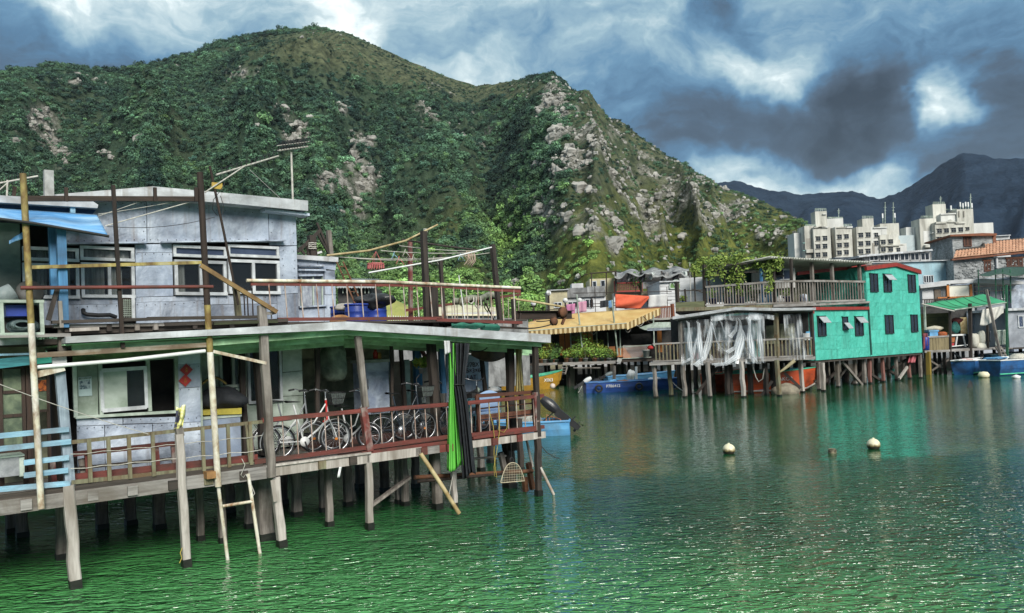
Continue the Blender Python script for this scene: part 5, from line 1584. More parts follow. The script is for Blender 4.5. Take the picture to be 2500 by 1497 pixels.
for (x0,y0,x1,y1,w,t,m,lab) in [(1017,850,1024,1000,.17,2.6,bluepaint,'blue painted post behind the fern in the porch'),(1076,850,1083,960,.12,1.6,bluepaint,'blue painted post just behind the green curtain'),(954,850,957,965,.06,1.9,bluepaint,'thin blue post beside the pale cabinet'),(1027,850,1054,902,.09,2.4,redpaintv,'red board slanting between the blue posts')]:
 ob(pbeam(x0,y0,x1,y1,w,w*.7,t),'porch_post',m,label=lab,cat='post',rz=HR)
pw=thing('pinkish_panel','pinkish board wall with grey pipes seen through the back of the porch','wall',H(1010,960,4.4),HR)
part(MB().pbox(HA,962,880,1082,1010,4.4,4.46),'board',mat('pinkish board',(.50,.38,.30),(.34,.24,.19),None,2,grime=(.2,.15,.12),gsc=1.5),pw)
for x in (990,1012):
 part(MB().pbox(HA,x,878,x+12,1000,4.3,4.4),'pipe',galvgreen,pw)
gb=thing('scribbled_board','grey sheet-metal board with rough dark lettering behind the curtains','board',HA.P(sx(1160,930,2.2),2.2,DK),HR)
part(MB().pquad(HA,[(1090,862),(1090,1000),(1193,985),(1193,868)],2.2,2.25),'sheet',galv,gb)
scr=mat('dark red scrawl',(.09,.04,.04),(.05,.025,.025),None,8)
for (tx,x,y) in [('K/7BX',1152,891),('5×3×6',1156,905),('LAT',1152,922)]:
 lettering(tx,.16,H(x,y,2.19),HA.e,(0,0,1),scr,'writing',gb)
be=thing('wooden_bench','brown wooden slatted bench standing against the railing at the end of the deck','bench',HA.P(sx(1240,1020,.35),.4,DK),HR)
bw=mat('brown bench wood',(.14,.055,.032),(.07,.03,.02),None,4,HS,.5)
bwv=mat('brown bench upright',(.13,.05,.03),(.065,.028,.019),None,4,VS,.5)
for (x0,y0,x1,y1,h) in [(1163,967,1308,957,.075),(1170,1019,1304,1004,.09),(1170,998,1304,984,.03)]:
 part(pbeam(x0,y0,x1,y1,.03,h,.18),'back_slat',bw,be)
for k in range(4):
 part(pbeam(1172,1028-k*2,1304,1012-k*2,.10,.025,.25+k*.12),'seat_slat',bw,be)
for x0,y0,x1,y1 in ((1163,965,1172,1066),(1300,957,1306,1046)):
 part(pbeam(x0,y0,x1,y1,.06,.045,.18),'leg',bwv,be)
 part(pbeam(x0+2,y0+60,x1,y1-4,.05,.045,.6),'leg',bwv,be)
pc=thing('plastic_chair','pale blue plastic chair tucked behind the brown bench','chair',HA.P(sx(1195,1000,.9),1.0,DK),HR)
pbm=mat('pale blue plastic',(.30,.42,.62),(.22,.32,.5),None,3,rough=.4)
part(MB().sheet(lambda u,v:H(1170+50*u,962+42*v-9*sin(pi*u)*(1-v),.8+.06*v),12,6,.015),'backrest',pbm,pc)
part(MB().pbox(HA,1168,1004,1222,1010,.8,1.2),'seat',pbm,pc)
for x in (1172,1214):
 for t in (.85,1.15):
  part(pbeam(x,1008,x+2,1052,.035,.035,t),'leg',pbm,pc)
tb=thing('dark_table','low dark table top with a white cloth lump behind the bench','table',HA.P(sx(1200,1000,1.6),1.7,DK),HR)
part(MB().pbox(HA,1152,957,1242,968,1.3,2.0),'top',interdark,tb)
for x in (1156,1236):
 part(pbeam(x,966,x+3,1040,.05,.05,1.4),'leg',darkwood,tb)
ob(MB().blob(H(1206,952,1.6),.13,4,12,7,.2,(1.2,1,.6)),'white_lump',white,label='white cloth lump lying on the dark table',cat='cloth')
ob(MB().lathe(H(1166,957,1.5),[(.001,0),(.05,0),(.06,.06),(.03,.1),(.001,.11)],10),'small_jar',galvgreen,label='small grey jar on the dark table by the lettered board',cat='jar')
ch2=thing('garden_chair','dark teal metal chair standing at the curtain end of the brown bench','chair',HA.P(sx(1150,1030,.5),.5,DK),HR)
tq=mat('teal metal',(.06,.13,.16),(.035,.08,.1),None,6,rough=.5)
part(MB().tube([H(1146,1055,.45),H(1150,975,.5),H(1163,972,.6),H(1160,1052,.65)],.016,6),'side_frame',tq,ch2)
part(MB().tube([H(1138,1058,.75),H(1141,975,.8),H(1153,972,.9),H(1151,1050,.95)],.016,6),'side_frame',tq,ch2)
part(MB().pbox(HA,1141,1012,1162,1017,.5,.9),'seat',tq,ch2)
part(MB().pbox(HA,1146,976,1162,995,.86,.89),'backrest',tq,ch2)
# ---------------------------------------------------------------- curtains at the deck end
def drape(xt0,xt1,yt,xm0,xm1,ym,xb0,xb1,yb,folds,ph,depth,t):
 def fn(u,v):
  def lerp3(a,m,b):
   f=(v*(yb-yt)+yt-ym)
   if f<0:
    k=v*(yb-yt)/(ym-yt);k=k*k*(3-2*k)
    return a+(m-a)*k
   k=f/(yb-ym);k=k**.8
   return m+(b-m)*k
  x0_,x1_=lerp3(xt0,xm0,xb0),lerp3(xt1,xm1,xb1)
  w=abs(lerp3(1,.6,.9))
  y=yt+(yb-yt)*v+(8*sin(u*5+ph) if v>.97 else 0)
  x=x0_+(x1_-x0_)*u+1.2*sin(u*folds*6.28+ph)
  return H(x,y,t+depth*w*(sin(u*folds*6.28+ph+v*.8+1.1*sin(u*9+ph))+.35*sin(u*31+v*2))+.03*sin(v*9+u*3))
 return fn
ob(MB().sheet(drape(1094,1112,838,1096,1112,962,1091,1131,1144,2.2,.3,.06,-.12),48,40,.006),'green_curtain',mat('bright green plastic',(.14,.50,.07),(.08,.33,.045),(.26,.62,.17),2.5,(4,4,.6),.45,bump=.3),label='bright green plastic curtain gathered and hanging below the deck edge',cat='curtain')
ob(MB().sheet(drape(1096,1146,838,1108,1134,944,1128,1162,1162,4.3,1.0,.07,-.16),60,40,.006),'black_curtain',blackcl,label='black netting curtain tied at the waist and hanging beside the green one',cat='curtain')
ob(MB().tube([H(1108+26*sin(a)*.5+12,941+2*cos(a),-.16+.09*cos(a)) for a in [2*pi*i/16 for i in range(16)]],.012,6,closed=True),'tie_cord',wirem,label='dark cord tied round the black curtain',cat='cord')
ob(MB().sheet(lambda u,v:H(1084+14*u+2*v,832+34*v-6*u*v,-.2-.03*sin(u*12)),10,8,.006),'white_cloth',mat('white cloth',(.62,.62,.62),(.45,.45,.46),None,5),label='small white cloth hanging under the roof edge above the green curtain',cat='cloth')
ob(MB().sheet(drape(1258,1275,842,1260,1272,900,1258,1280,962,3,.2,.06,.75),30,20,.006),'yellow_curtain',mat('old gold cloth',(.40,.34,.14),(.20,.13,.04),(.60,.56,.44),5,(5,5,.5),.8,lo=.3,hi=.6),label='old yellow and white curtain tied back on the big dark post',cat='curtain')
ob(MB().sheet(lambda u,v:H(1150+92*u,846+(22+16*sin(pi*u))*v,1.4+.08*sin(u*9)-.1*v),20,8,.01),'rolled_awning',mat('brown sheet',(.13,.08,.05),(.05,.035,.028),(.22,.13,.08),3,bump=.6),label='brown rolled sheet sagging under the porch roof above the lettered board',cat='sheet')
ob(MB().tube([H(1164+26*cos(a),846+12*sin(a),.4) for a in [pi*i/10 for i in range(11)]],.012,6),'hanging_hose',black,label='loop of black hose hanging under the eave between the curtains and the big dark post',cat='hose')
for k,pts in enumerate([[(1194,985),(1196,1010),(1204,1040),(1207,1070),(1206,1110),(1210,1150),(1213,1166),(1207,1162),(1206,1140),(1213,1100),(1220,1050),(1218,1000)],[(1218,982),(1220,1030),(1216,1050),(1230,1056),(1238,1045),(1240,1000),(1238,980)]]):
 ob(MB().tube([H(x,y,-.08) for x,y in pts],.007,5),'yellow_string',yrope,label=['long yellow string dangling from the end railing down past the deck','short yellow string looped over the end railing'][k],cat='string')
tp=thing('fish_trap','domed wire fish trap hanging from a cord under the end of the deck','fish trap',H(1252,1180,-.1),HR)
tm=mat('pale trap wire',(.52,.46,.34),(.36,.30,.2),None,9)
def trapc(u,v):
 x=1223+58*u
 yb,yt_=1179-5*u,1130+45*abs(2*u-1)**2.6
 return x,yb+(yt_-yb)*v
outl=[trapc(u/16,1) for u in range(17)]
for t in (-.25,.05):
 part(MB().tube([H(x,y,t) for x,y in [trapc(0,0)]+outl+[trapc(1,0)]],.009,6),'hoop',tm,tp)
 part(MB().tube([H(*trapc(0,0),t),H(*trapc(1,0),t)],.009,6),'base_bar',tm,tp)
mesh_=MB()
for t in (-.25,.05):
 for i in range(1,14):
  mesh_.tube([H(*trapc(i/14,0),t),H(*trapc(i/14,1),t)],.0035,4,caps=False)
 for j in range(1,8):
  ws=[u/20 for u in range(21)]
  y_=1179-j*6.2
  xs=[trapc(u,0)[0] for u in ws if trapc(u,1)[1]<y_-2*u]
  if len(xs)>1:
   mesh_.tube([H(xs[0],y_,t),H(xs[-1],y_-3,t)],.0035,4,caps=False)
for x,y in outl[::1]+[trapc(u/8,0) for u in range(9)]:
 mesh_.tube([H(x,y,-.25),H(x,y,.05)],.0035,4,caps=False)
part(mesh_,'netting',tm,tp,kind='stuff')
part(MB().tube([H(1247,1060,-.1),H(1249,1130,-.1)],.006,5),'cord',wirem,tp)
part(MB().tube([H(1249+4*cos(a),1124+7*sin(a),-.1) for a in [2*pi*i/12 for i in range(12)]],.012,6,closed=True),'ring',black,tp)
ob(MB().tube([H(1318,1085,0),H(1335,1105,-.1),H(1355,1117,-.25),H(1366,1119,-.3)],.010,6),'mooring_line',wirem,label='dark mooring line curving from the last stilt into the water',cat='line')
ob(MB().tube([H(1106,1160,.2),H(1098,1200,.1),H(1097,1225,0),H(1112,1240,-.2)],.009,5),'thin_rope',rope,label='thin pale rope hanging loosely at the foot of the bamboo strut',cat='rope')
ob(MB().tube([H(590,1120,-.1),H(598,1135,-.12),H(588,1160,-.12),H(594,1166,-.12),H(600,1158,-.12),H(612,1180,-.14),H(622,1205,-.14),H(614,1215,-.14),H(620,1240,-.14)],.007,5),'thin_rope',rope,label='thin white rope knotted under the deck above the rusty ladder',cat='rope')
ob(MB().tube([H(446,1335,-.1),H(440,1350,-.12),H(444,1362,-.12),H(438,1375,-.14)],.007,5),'thin_rope',yrope,label='short weedy rope end trailing at a stilt foot',cat='rope')
ob(MB().sheet(lambda u,v:H(828-5*v+6*u,1140+26*v,-.1+.02*sin(v*6)),3,6,.006),'white_strip',white,label='torn white strip hanging below the deck beam',cat='strip')
# ---------------------------------------------------------------- far shore: frames
GH=Fr(17.9,46.5,37.1)
CH=Fr(8.05,45.4,-15)
MH=Fr(.4,60.5,-8)
RH=Fr(29.4,57.6,3)
def fpart(fr,x0,y0,x1,y1,t0,t1,name,m,par,**k):
 return part(MB().pbox(fr,x0,y0,x1,y1,t0,t1),name,m,par,**k)
def fpoly(fr,pts,t0,t1,name,m,par,**k):
 q=[fr.hit(x,y,t0) for x,y in pts]
 return part(MB().prism(fr,q[::-1],t0,t1),name,m,par,**k)
def fbeam(fr,x0,y0,x1,y1,w,h,t,name,m,par,**k):
 return part(pbeam(x0,y0,x1,y1,w,h,t,fr=fr),name,m,par,**k)
def fstilt(fr,par,x,y,w,ztop,m,lean=0.0,ts=None):
 p=onz(x,y,0)
 o=part(MB().crook(p+Vector((lean*.1,0,.1)),p+Vector((lean*ztop,0,ztop)),w,w,4,.12),'stilt',m,par)
 part(MB().beam(p+Vector((lean*.1,0,.1)),p+Vector((0,0,-.6)),w*1.06,w*1.06),'tide_band',tide,o)
 return o
def frow(fr,par,x0,y0,x1,y1,yb0,yb1,n,w,t,m,name='baluster',jy=0):
 """n uprights between the top line (x0,y0)-(x1,y1) and the foot line yb0..yb1"""
 for i in range(n):
  f=(i+.5)/n
  x,y,yb=x0+(x1-x0)*f,y0+(y1-y0)*f,yb0+(yb1-yb0)*f
  p,q=fr.pt(x,y+jit(jy),t),fr.pt(x,yb,t)
  q=Vector((p.x,p.y,q.z))
  part(MB().beam(p,q,w,w*.6,side=fr.e),name,m,par)
def simple_window(par,fr,x0,y0,x1,y1,t,fm,gm,w=.05,mull=1,name='window'):
 s0,z1=fr.hit(x0,(y0+y1)/2,t)[0],fr.hit((x0+x1)/2,y0,t)[1]
 s1,z0=fr.hit(x1,(y0+y1)/2,t)[0],fr.hit((x0+x1)/2,y1,t)[1]
 mb=MB()
 mb.fbox(fr,s0,s1,t-.05,t+.02,z1-w,z1).fbox(fr,s0,s1,t-.06,t+.02,z0,z0+w)
 for k in range(mull+2):
  a=s0+(s1-s0-w)*k/(mull+1)
  mb.fbox(fr,a,a+w,t-.045,t+.016,z0+w,z1-w)
 o=part(mb,name,fm,par)
 part(MB().fbox(fr,s0+w*.4,s1-w*.4,t-.012,t-.004,z0+w*.5,z1-w*.5),'pane',gm,o)
 return o
 # ---- the turquoise house
turq=mat('turquoise sheet wall',(.095,.53,.42),(.055,.38,.29),(.22,.62,.52),.9,(1,1,.7),.5,bump=.8,bsc=.75,bd=.45,spec=.5,grime=(.065,.36,.28),gsc=.7,gst=(1.6,1.6,.45),streak=(.05,.25,.19),ssc=1.2,rv=.05)
redtrim=mat('red painted trim',(.30,.035,.025),(.20,.025,.02),None,4,rough=.6)
dframe=mat('dark window frame',(.03,.032,.035),(.018,.02,.022),None,5,rough=.5)
gh=thing('turquoise_house','turquoise sheet-metal stilt house of two storeys with red roof trim and dark windows','house',GH.P(6,2,1.75),GH.a)
sL,sM,sR=GH.hit(1992,880)[0],GH.hit(2118,760)[0],GH.hit(2249,800)[0]
zT,zE,zA=4.78,7.38,7.72
sA=GH.hit(2184,645)[0]
part(MB().fbox(GH,sL+.02,sM,.04,6.5,1.76,zT),'wall',turq,gh)
q=[(sM,1.75),(sR-.02,1.75),(sR-.02,zE-.1),(sA,zA-.1),(sM,zE-.02)]
part(MB().prism(GH,q[::-1],.04,6.5),'wall',turq,gh)
rows=[1.76,2.35,3.15,3.95,zT]
cols=[sL,sL+2.2,sM-2.1,sM]
for i in range(4):
 for j in range(3):
  o_=jit(.004)
  part(MB().fbox(GH,cols[j]+.004,cols[j+1]-.004,-.0+o_,.05,rows[i]+.004,rows[i+1]-.004),'panel',turq,gh)
rows=[1.76,2.55,3.4,4.25,5.1,5.95,6.7]
cols=[sM,sM+2.3,sM+4.4,sR]
for i in range(6):
 for j in range(3):
  o_=jit(.004)
  part(MB().fbox(GH,cols[j]+.004,cols[j+1]-.004,0+o_,.05,rows[i]+.004,rows[i+1]-.004),'panel',turq,gh)
part(MB().prism(GH,[(sM+.01,6.71),(sR-.01,6.71),(sR-.01,zE-.12),(sA,zA-.12),(sM+.01,zE-.04)][::-1],.005,.05),'panel',turq,gh)
for (a,za,b,zb) in [(sM-.1,zE-.02,sA,zA),(sA,zA,sR+.15,zE-.1)]:
 part(MB().prism(GH,[(a,za-.22),(b,zb-.22),(b,zb),(a,za)][::-1],-.15,.0),'trim',redtrim,gh)
part(MB().prism(GH,[(sM-.1,zE-.02),(sA,zA),(sR+.15,zE-.1),(sR+.15,zE-.02),(sA,zA+.06),(sM-.1,zE+.05)][::-1],-.13,6.6),'roof',mat('rusty roof sheet',(.18,.07,.05),(.10,.045,.035),None,3),gh)
part(MB().fbox(GH,sL-.1,sM-.02,-.15,.0,zT-.1,zT+.08),'trim',redtrim,gh)
part(MB().fbox(GH,sL-.25,sL-.1,-.12,.1,zT-.3,zT+.1),'trim',redtrim,gh)
part(MB().tube([GH.P(sM+.1,-.07,1.85),GH.P(sM+.03,-.07,5.1)],.05,8),'drain_pipe',mat('dark green pipe',(.02,.10,.08),(.012,.06,.05),None,4),gh)
whl=mat('pale sash',(.40,.43,.44),(.28,.3,.31),None,5,rough=.4)
for (x0,y0,x1,y1,op) in [(2124,667,2143,713,0),(2157,668,2176,713,1),(2217,670,2235,714,0),(1996,771,2016,821,1),(2057,773,2070,806,2),(2087,772,2107,820,1),(2161,769,2181,815,3),(2224,768,2240,811,0)]:
 w_=simple_window(gh,GH,x0,y0,x1,y1,-.03,dframe,glassd,.05,0 if op==2 else 1)
 s0,s1=GH.hit(x0,y0,-.05)[0],GH.hit(x1,y0,-.05)[0]
 z1,z0=GH.hit(x0,y0,-.05)[1],GH.hit(x0,y1,-.05)[1]
 part(MB().fbox(GH,s0-.06,s1+.06,-.14,.0,z1-.01,z1+.03),'sill',turq,w_)
 if op in (1,2):
  zt=z1-.08 if op==1 else z0+.42
  part(MB().add([GH.P(s0+.04,-.1,zt),GH.P(s1-.02,-.1,zt),GH.P(s1-.02,-.40,zt-.36),GH.P(s0+.04,-.40,zt-.36)]+[GH.P(s0+.04,-.12,zt+.02),GH.P(s1-.02,-.12,zt+.02),GH.P(s1-.02,-.42,zt-.34),GH.P(s0+.04,-.42,zt-.34)],[(0,1,2,3),(7,6,5,4),(0,4,5,1),(1,5,6,2),(2,6,7,3),(3,7,4,0)]),'sash',whl,w_)
part(MB().fbox(GH,sL,sR,.08,6.4,1.62,1.75),'floor',darkwoodh,gh)
redst=mat('reddish stilt',(.24,.10,.08),(.12,.06,.05),None,4,VS)
for (x,y,m) in [(2001,953,woodv),(2011,956,palewood),(2047,946,woodv),(2089,940,woodv),(2111,938,woodv),(2125,937,redst),(2157,933,redst),(2190,929,woodv),(2221,925,redst),(2248,924,woodv)]:
 fstilt(GH,gh,x,y,.2,1.64,m)
for (x,y) in [(2020,940),(2033,937),(2068,935),(2100,930),(2110,928),(2140,925),(2170,921),(2205,918),(2232,915),(2060,925),(2130,918),(2185,912)]:
 fstilt(GH,gh,x,y,.22,1.64,darkwood)
for (x0,y0,x1,y1,t,m) in [(2010,935,2045,905,1.2,darkwood),(2055,882,2105,940,.6,woodv),(2080,938,2110,900,1.6,darkwood),(2120,910,2160,935,.8,darkwood),(2195,925,2215,896,.1,palewood),(2150,895,2200,920,1.4,darkwood),(2175,900,2235,866,1.0,darkwood),(2040,930,2070,895,2,woodv)]:
 fbeam(GH,x0,y0,x1,y1,.12,.16,t,'brace',m,gh)
fbeam(GH,2178,870,2183,925,.18,.18,1.5,'stilt',mat('teal stilt',(.04,.26,.22),(.02,.15,.13),None,4),gh)
ob(MB().sheet(lambda u,v:GH.pt(2222+18*u-6*v,864+22*v-6*u*(1-v),.4+.1*sin(u*9)),8,6,.02),'pink_cloth',mat('faded pink cloth',(.50,.14,.16),(.34,.08,.1),None,4),label='faded pink cloth hanging under the far corner of the turquoise house',cat='cloth')
tr2=thing('roof_veranda','shaded veranda with a red fascia on the lower roof of the turquoise house','veranda',GH.P(2.5,2,4.85),GH.a)
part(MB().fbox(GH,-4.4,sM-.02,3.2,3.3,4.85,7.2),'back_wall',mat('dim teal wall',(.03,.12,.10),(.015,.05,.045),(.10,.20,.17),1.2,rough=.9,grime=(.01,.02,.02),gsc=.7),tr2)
part(MB().fbox(GH,-1,.6,3.1,3.2,5.0,6.9),'door_panel',mat('teal door',(.05,.30,.24),(.03,.2,.16),None,3),tr2)
part(MB().fbox(GH,.9,3.8,3.1,3.2,5.4,6.5),'shelf_front',interior,tr2)
fbeam(GH,1946,668,2114,650,.1,.2,1.2,'fascia',redtrim,tr2)
part(MB().fbox(GH,-4,sM,.1,3.2,4.80,4.88),'floor',darkwoodh,tr2)
for x,y0 in ((2030,642),(2097,643),(1981,641)):
 fbeam(GH,x,y0,x+5,742,.17,.17,.25,'post',woodv,tr2)
cor=MB()
def corr(u,v):
 x,y=1880+253*u,627+13*u
 p=GH.pt(x,y,-.35)
 return p+GH.n*(5.2*v)+Vector((0,0,-.35*v+.05*sin(u*260)))
cor.sheet(corr,170,2,.02)
part(cor,'corrugated_roof',mat('corrugated sheet',(.52,.52,.47),(.34,.34,.31),None,2,grime=(.22,.22,.18),gsc=.8),tr2)
for k in range(5):
 part(MB().beam(GH.pt(1885,632+k*.2,.3+k*1.0),GH.pt(2128,645+k*.2,.3+k*1.0),.06,.1),'purlin',woodh,tr2)
ob(MB().blob(GH.pt(2090,678,1.5),.3,5,8,6,.4,(.5,.5,1.3)),'orange_bunting',mat('orange cloth',(.5,.14,.03),(.3,.08,.02),None,6),label='orange cloth bundle hanging inside the dark veranda',cat='bundle')
rg2=thing('veranda_railing','grey slatted railing on the lower roof next to the turquoise upper storey','railing',GH.P(2,0,4.9),GH.a)
fbeam(GH,1984,686,2111,688,.1,.12,.05,'top_rail',woodh,rg2)
fbeam(GH,1984,737,2111,733,.1,.12,.05,'bottom_rail',woodh,rg2)
fbeam(GH,1975,745,2118,738,.3,.12,.0,'deck_edge',woodh,rg2)
frow(GH,rg2,1986,686,2110,688,737,733,19,.06,.05,woodv)
# ---- the house with clear plastic curtains
ch=thing('curtained_house','open fronted stilt house with a pale roof and a deck hung with plastic','house',CH.P(4,2,1.5),CH.a)
e0=CH.hit(1601,886)[1]
fbeam(CH,1586,889,1990,874,.25,.16,.0,'deck_beam',woodh,ch)
s0,s1=CH.hit(1586,889)[0],CH.hit(1990,876)[0]
zd=CH.hit(1790,882)[1]
for k in range(8):
 part(MB().fbox(CH,s0,s1,.15+k*.5,.63+k*.5,zd,zd+.06),'plank',woodh,ch)
fbeam(CH,1594,840,1985,825,.08,.09,.05,'rail',woodh,ch)
fbeam(CH,1594,882,1985,868,.08,.08,.05,'rail',woodh,ch)
frow(CH,ch,1596,840,1984,825,882,868,44,.075,.06,yelgrey)
roofq=[(1642,780),(1797,757),(1890,759),(1992,757),(1992,751),(1890,752),(1797,750),(1642,773)]
fpoly(CH,roofq[::-1],-.5,-.3,'fascia',rooftop,ch)
fpoly(CH,roofq[::-1],-.3,4.6,'roof',rooftop,ch)
fpoly(CH,[(1655,782),(1797,760),(1984,760),(1984,764),(1797,765),(1655,786)][::-1],-.1,.0,'eave_board',darkwoodh,ch)
for x0,y0,x1,y1,w,m in [(1660,782,1664,888,.17,woodv),(1894,762,1899,880,.2,yelgrey),(1980,760,1986,875,.16,darkwood),(1740,770,1742,885,.12,darkwood),(1865,765,1868,880,.12,darkwood)]:
 fbeam(CH,x0,y0,x1,y1,w,w,.1 if w>.14 else 1.0,'post',m,ch)
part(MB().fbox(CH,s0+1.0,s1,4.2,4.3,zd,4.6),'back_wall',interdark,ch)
bwall=[(1672,800,1700,880,curt),(1702,795,1735,850,mat('brown planks',(.20,.09,.04),(.10,.045,.02),None,2,VS)),(1738,800,1780,845,curt),(1790,795,1830,845,galv),(1835,790,1858,880,turq),(1862,795,1890,840,interior),(1905,790,1940,830,interior),(1735,850,1800,884,mat('brown planks',(.2,.09,.04),None,None)),(1945,780,1985,835,interior)]
for (x0,y0,x1,y1,m) in bwall:
 fpart(CH,x0,y0,x1,y1,3.9,4.15,'wall_panel',m,ch)
for (x,y,m) in [(1602,972,woodv),(1639,968,yelgrey),(1673,971,woodv),(1734,971,woodv),(1816,971,palewood),(1903,968,yelgrey),(1960,959,palewood)]:
 fstilt(CH,ch,x,y,.2,zd,m,-.03)
for (x,y) in [(1683,963),(1721,965),(1742,962),(1777,966),(1785,964),(1833,963),(1871,965),(1889,960),(1925,955),(1945,952),(1976,948),(1660,952),(1700,950),(1760,950),(1850,950),(1910,948)]:
 fstilt(CH,ch,x,y,.24,zd,darkwood)
for (x0,y0,x1,y1,t) in [(1700,962,1755,893,1.0),(1915,910,1955,948,1.2),(1885,930,1860,965,.6)]:
 fbeam(CH,x0,y0,x1,y1,.12,.16,t,'brace',darkwood,ch)
clear=bpy.data.materials.new('clear plastic sheeting')
clear.use_nodes=True
_n,_l=clear.node_tree.nodes,clear.node_tree.links
_p=_n['Principled BSDF']
_p.inputs['Base Color'].default_value=(.80,.83,.86,1)
_p.inputs['Roughness'].default_value=.18
_p.inputs['Specular IOR Level'].default_value=.9
_t=_n.new('ShaderNodeTexCoord');_m=_n.new('ShaderNodeMapping');_m.inputs['Scale'].default_value=(1.3,1.3,.4)
_z=_n.new('ShaderNodeTexNoise');_z.inputs['Scale'].default_value=1.6;_z.inputs['Detail'].default_value=6
_r=_n.new('ShaderNodeMapRange')
_r.inputs['From Min'].default_value,_r.inputs['From Max'].default_value=.45,.68
_r.inputs['To Min'].default_value,_r.inputs['To Max'].default_value=.05,.75
_l.new(_t.outputs['Object'],_m.inputs['Vector']);_l.new(_m.outputs[0],_z.inputs['Vector']);_l.new(_z.outputs['Fac'],_r.inputs['Value']);_l.new(_r.outputs[0],_p.inputs['Alpha'])
clear2=clear.copy()
clear2.name='gathered plastic'
for nd in clear2.node_tree.nodes:
 if nd.type=='MAP_RANGE':
  nd.inputs['From Min'].default_value,nd.inputs['From Max'].default_value=.34,.60
  nd.inputs['To Min'].default_value=.25
def plastic(x0,x1,xb0,xb1,yt0,yt1,yb0,yb1,folds,amp,swag,seed):
 rnd=random.Random(seed)
 ph=[rnd.uniform(0,6) for _ in range(4)]
 def fn(u,v):
  x=(x0+(x1-x0)*u)*(1-v)+(xb0+(xb1-xb0)*u)*v
  y=(yt0+(yt1-yt0)*u)*(1-v)+(yb0+(yb1-yb0)*u)*v
  dp=amp*(sin(u*folds*6.28+ph[0])+.5*sin(u*folds*2.7*6.28+ph[1]+v*2))*(.4+.6*v)
  dp+=swag*sin(pi*v)*(.5+.5*sin(u*2.5*6.28+ph[2]+3*v))
  return CH.pt(x,y+1.2*sin(u*folds*6.28)*(v>.95),-.12-.05*v+dp*.5)
 return fn
ob(MB().sheet(plastic(1662,1866,1664,1870,783,772,892,887,9,.14,.6,2),130,30),'plastic_curtain',clear,label='wide clear plastic curtain swagged across the deck of the open fronted house',cat='curtain',rz=CH.a)
folds_=thing('plastic_folds','thick whitish swags of gathered clear plastic hanging before the deck railing','curtain',CH.pt(1765,892,-.4),CH.a)
for pts,r in [([(1697,893),(1720,872),(1732,832),(1738,788)],.17),([(1738,792),(1752,840),(1774,861),(1796,848),(1808,795)],.12),([(1742,891),(1772,888),(1800,870),(1813,825),(1806,780)],.17),([(1812,805),(1836,868),(1852,887)],.12),([(1668,886),(1690,874),(1701,828)],.10),([(1705,787),(1708,830),(1714,888)],.16),([(1828,777),(1832,830),(1838,886)],.18),([(1852,776),(1856,830),(1862,884)],.16),([(1680,786),(1684,830),(1690,888)],.14),([(1760,785),(1768,812),(1782,824),(1796,806),(1800,784)],.10)]:
 P_=[CH.pt(x,y,-.38) for x,y in pts]
 Q_=[]
 for i in range(len(P_)-1):
  for k in range(5):
   Q_.append(P_[i].lerp(P_[i+1],k/5))
 Q_.append(P_[-1])
 part(MB().sheet(lambda u,v:Q_[int(round(u*(len(Q_)-1)))]+CH.e*(r*1.2*(v-.5)*(1.2-.5*sin(u*8)))+Vector((0,0,-r*(v-.5)))+CH.n*(.05*sin(v*17)-.03),len(Q_)-1,14),'fold',clear2,folds_)
ob(MB().sheet(plastic(1912,1956,1922,1970,769,766,880,876,6,.10,.1,5),50,24),'plastic_curtain',clear,label='narrow clear plastic curtain hanging next to the turquoise house',cat='curtain',rz=CH.a)
ob(MB().sheet(lambda u,v:CH.pt(1735+155*u,(770-8*sin(pi*u))*(1-v)+(783-3*u)*v+2*sin(u*20)*v,-.2-.05*v),40,4,.01),'plastic_valance',clear,label='short clear plastic valance under the pale roof edge of the open fronted house',cat='curtain',rz=CH.a)
ob(MB().tube([CH.pt(1940,880,-.3),CH.pt(1925,893,-.32),CH.pt(1912,903,-.32),CH.pt(1903,909,-.3)],.11,8,r2=.05),'rolled_cloth',mat('tan cloth',(.50,.44,.28),(.34,.28,.16),None,5),label='rolled tan cloth slung diagonally below the deck beside the mossy post',cat='cloth')
ob(MB().blob(onz(1920,962,0)+Vector((0,0,.15)),.62,8,14,9,.25,(1.15,.8,.75)),'boulder',mat('barnacled rock',(.36,.32,.24),(.15,.13,.10),(.46,.42,.33),2.5,rough=.95,bump=1),label='barnacled round rock standing in the water between the stilts',cat='rock')
ob(MB().lathe(CH.pt(1700,880,1.2),[(.001,0),(.2,0),(.22,.4),(.001,.4)],12),'red_bucket',mat('red plastic bucket',(.5,.05,.04),(.4,.04,.03),None,4),label='red bucket standing behind the clear plastic curtain',cat='bucket')
ob(MB().blob(CH.pt(1650,868,1.0),.42,6,12,8,.3,(.8,.7,1.1)),'dark_bundle',blackcl,label='dark cloth bundle standing on the deck behind the slatted railing',cat='bundle')
ob(MB().box(CH.pt(1978,820,1.0),(.45,.4,.5),CH.a),'blue_box',mat('light blue plastic box',(.12,.35,.55),(.08,.25,.4),None,4),label='light blue box on a shelf between the plastic curtain and the turquoise wall',cat='box')
ob(MB().box(CH.pt(1968,822,.9),(.35,.4,.38),CH.a),'white_box',white,label='white box next to the light blue one by the turquoise wall',cat='box')
part(MB().fbox(GH,sL-.08,sL-.01,.35,6.4,1.80,4.66),'added_dark_panel',interdark,ch)  # dark panel added over the turquoise side wall to darken the interior
rt=thing('roof_terrace','timber roof terrace with a slatted grey railing and tall poles covered in vines','terrace',CH.P(5,2,5),CH.a)
s0t,s1t=CH.hit(1648,756)[0],CH.hit(1992,745)[0]
zt=CH.hit(1850,750)[1]
fbeam(CH,1650,756,1890,748,.2,.2,.3,'deck_edge',yelgrey,rt)
fbeam(CH,1888,747,1992,743,.2,.16,.2,'deck_edge',woodh,rt)
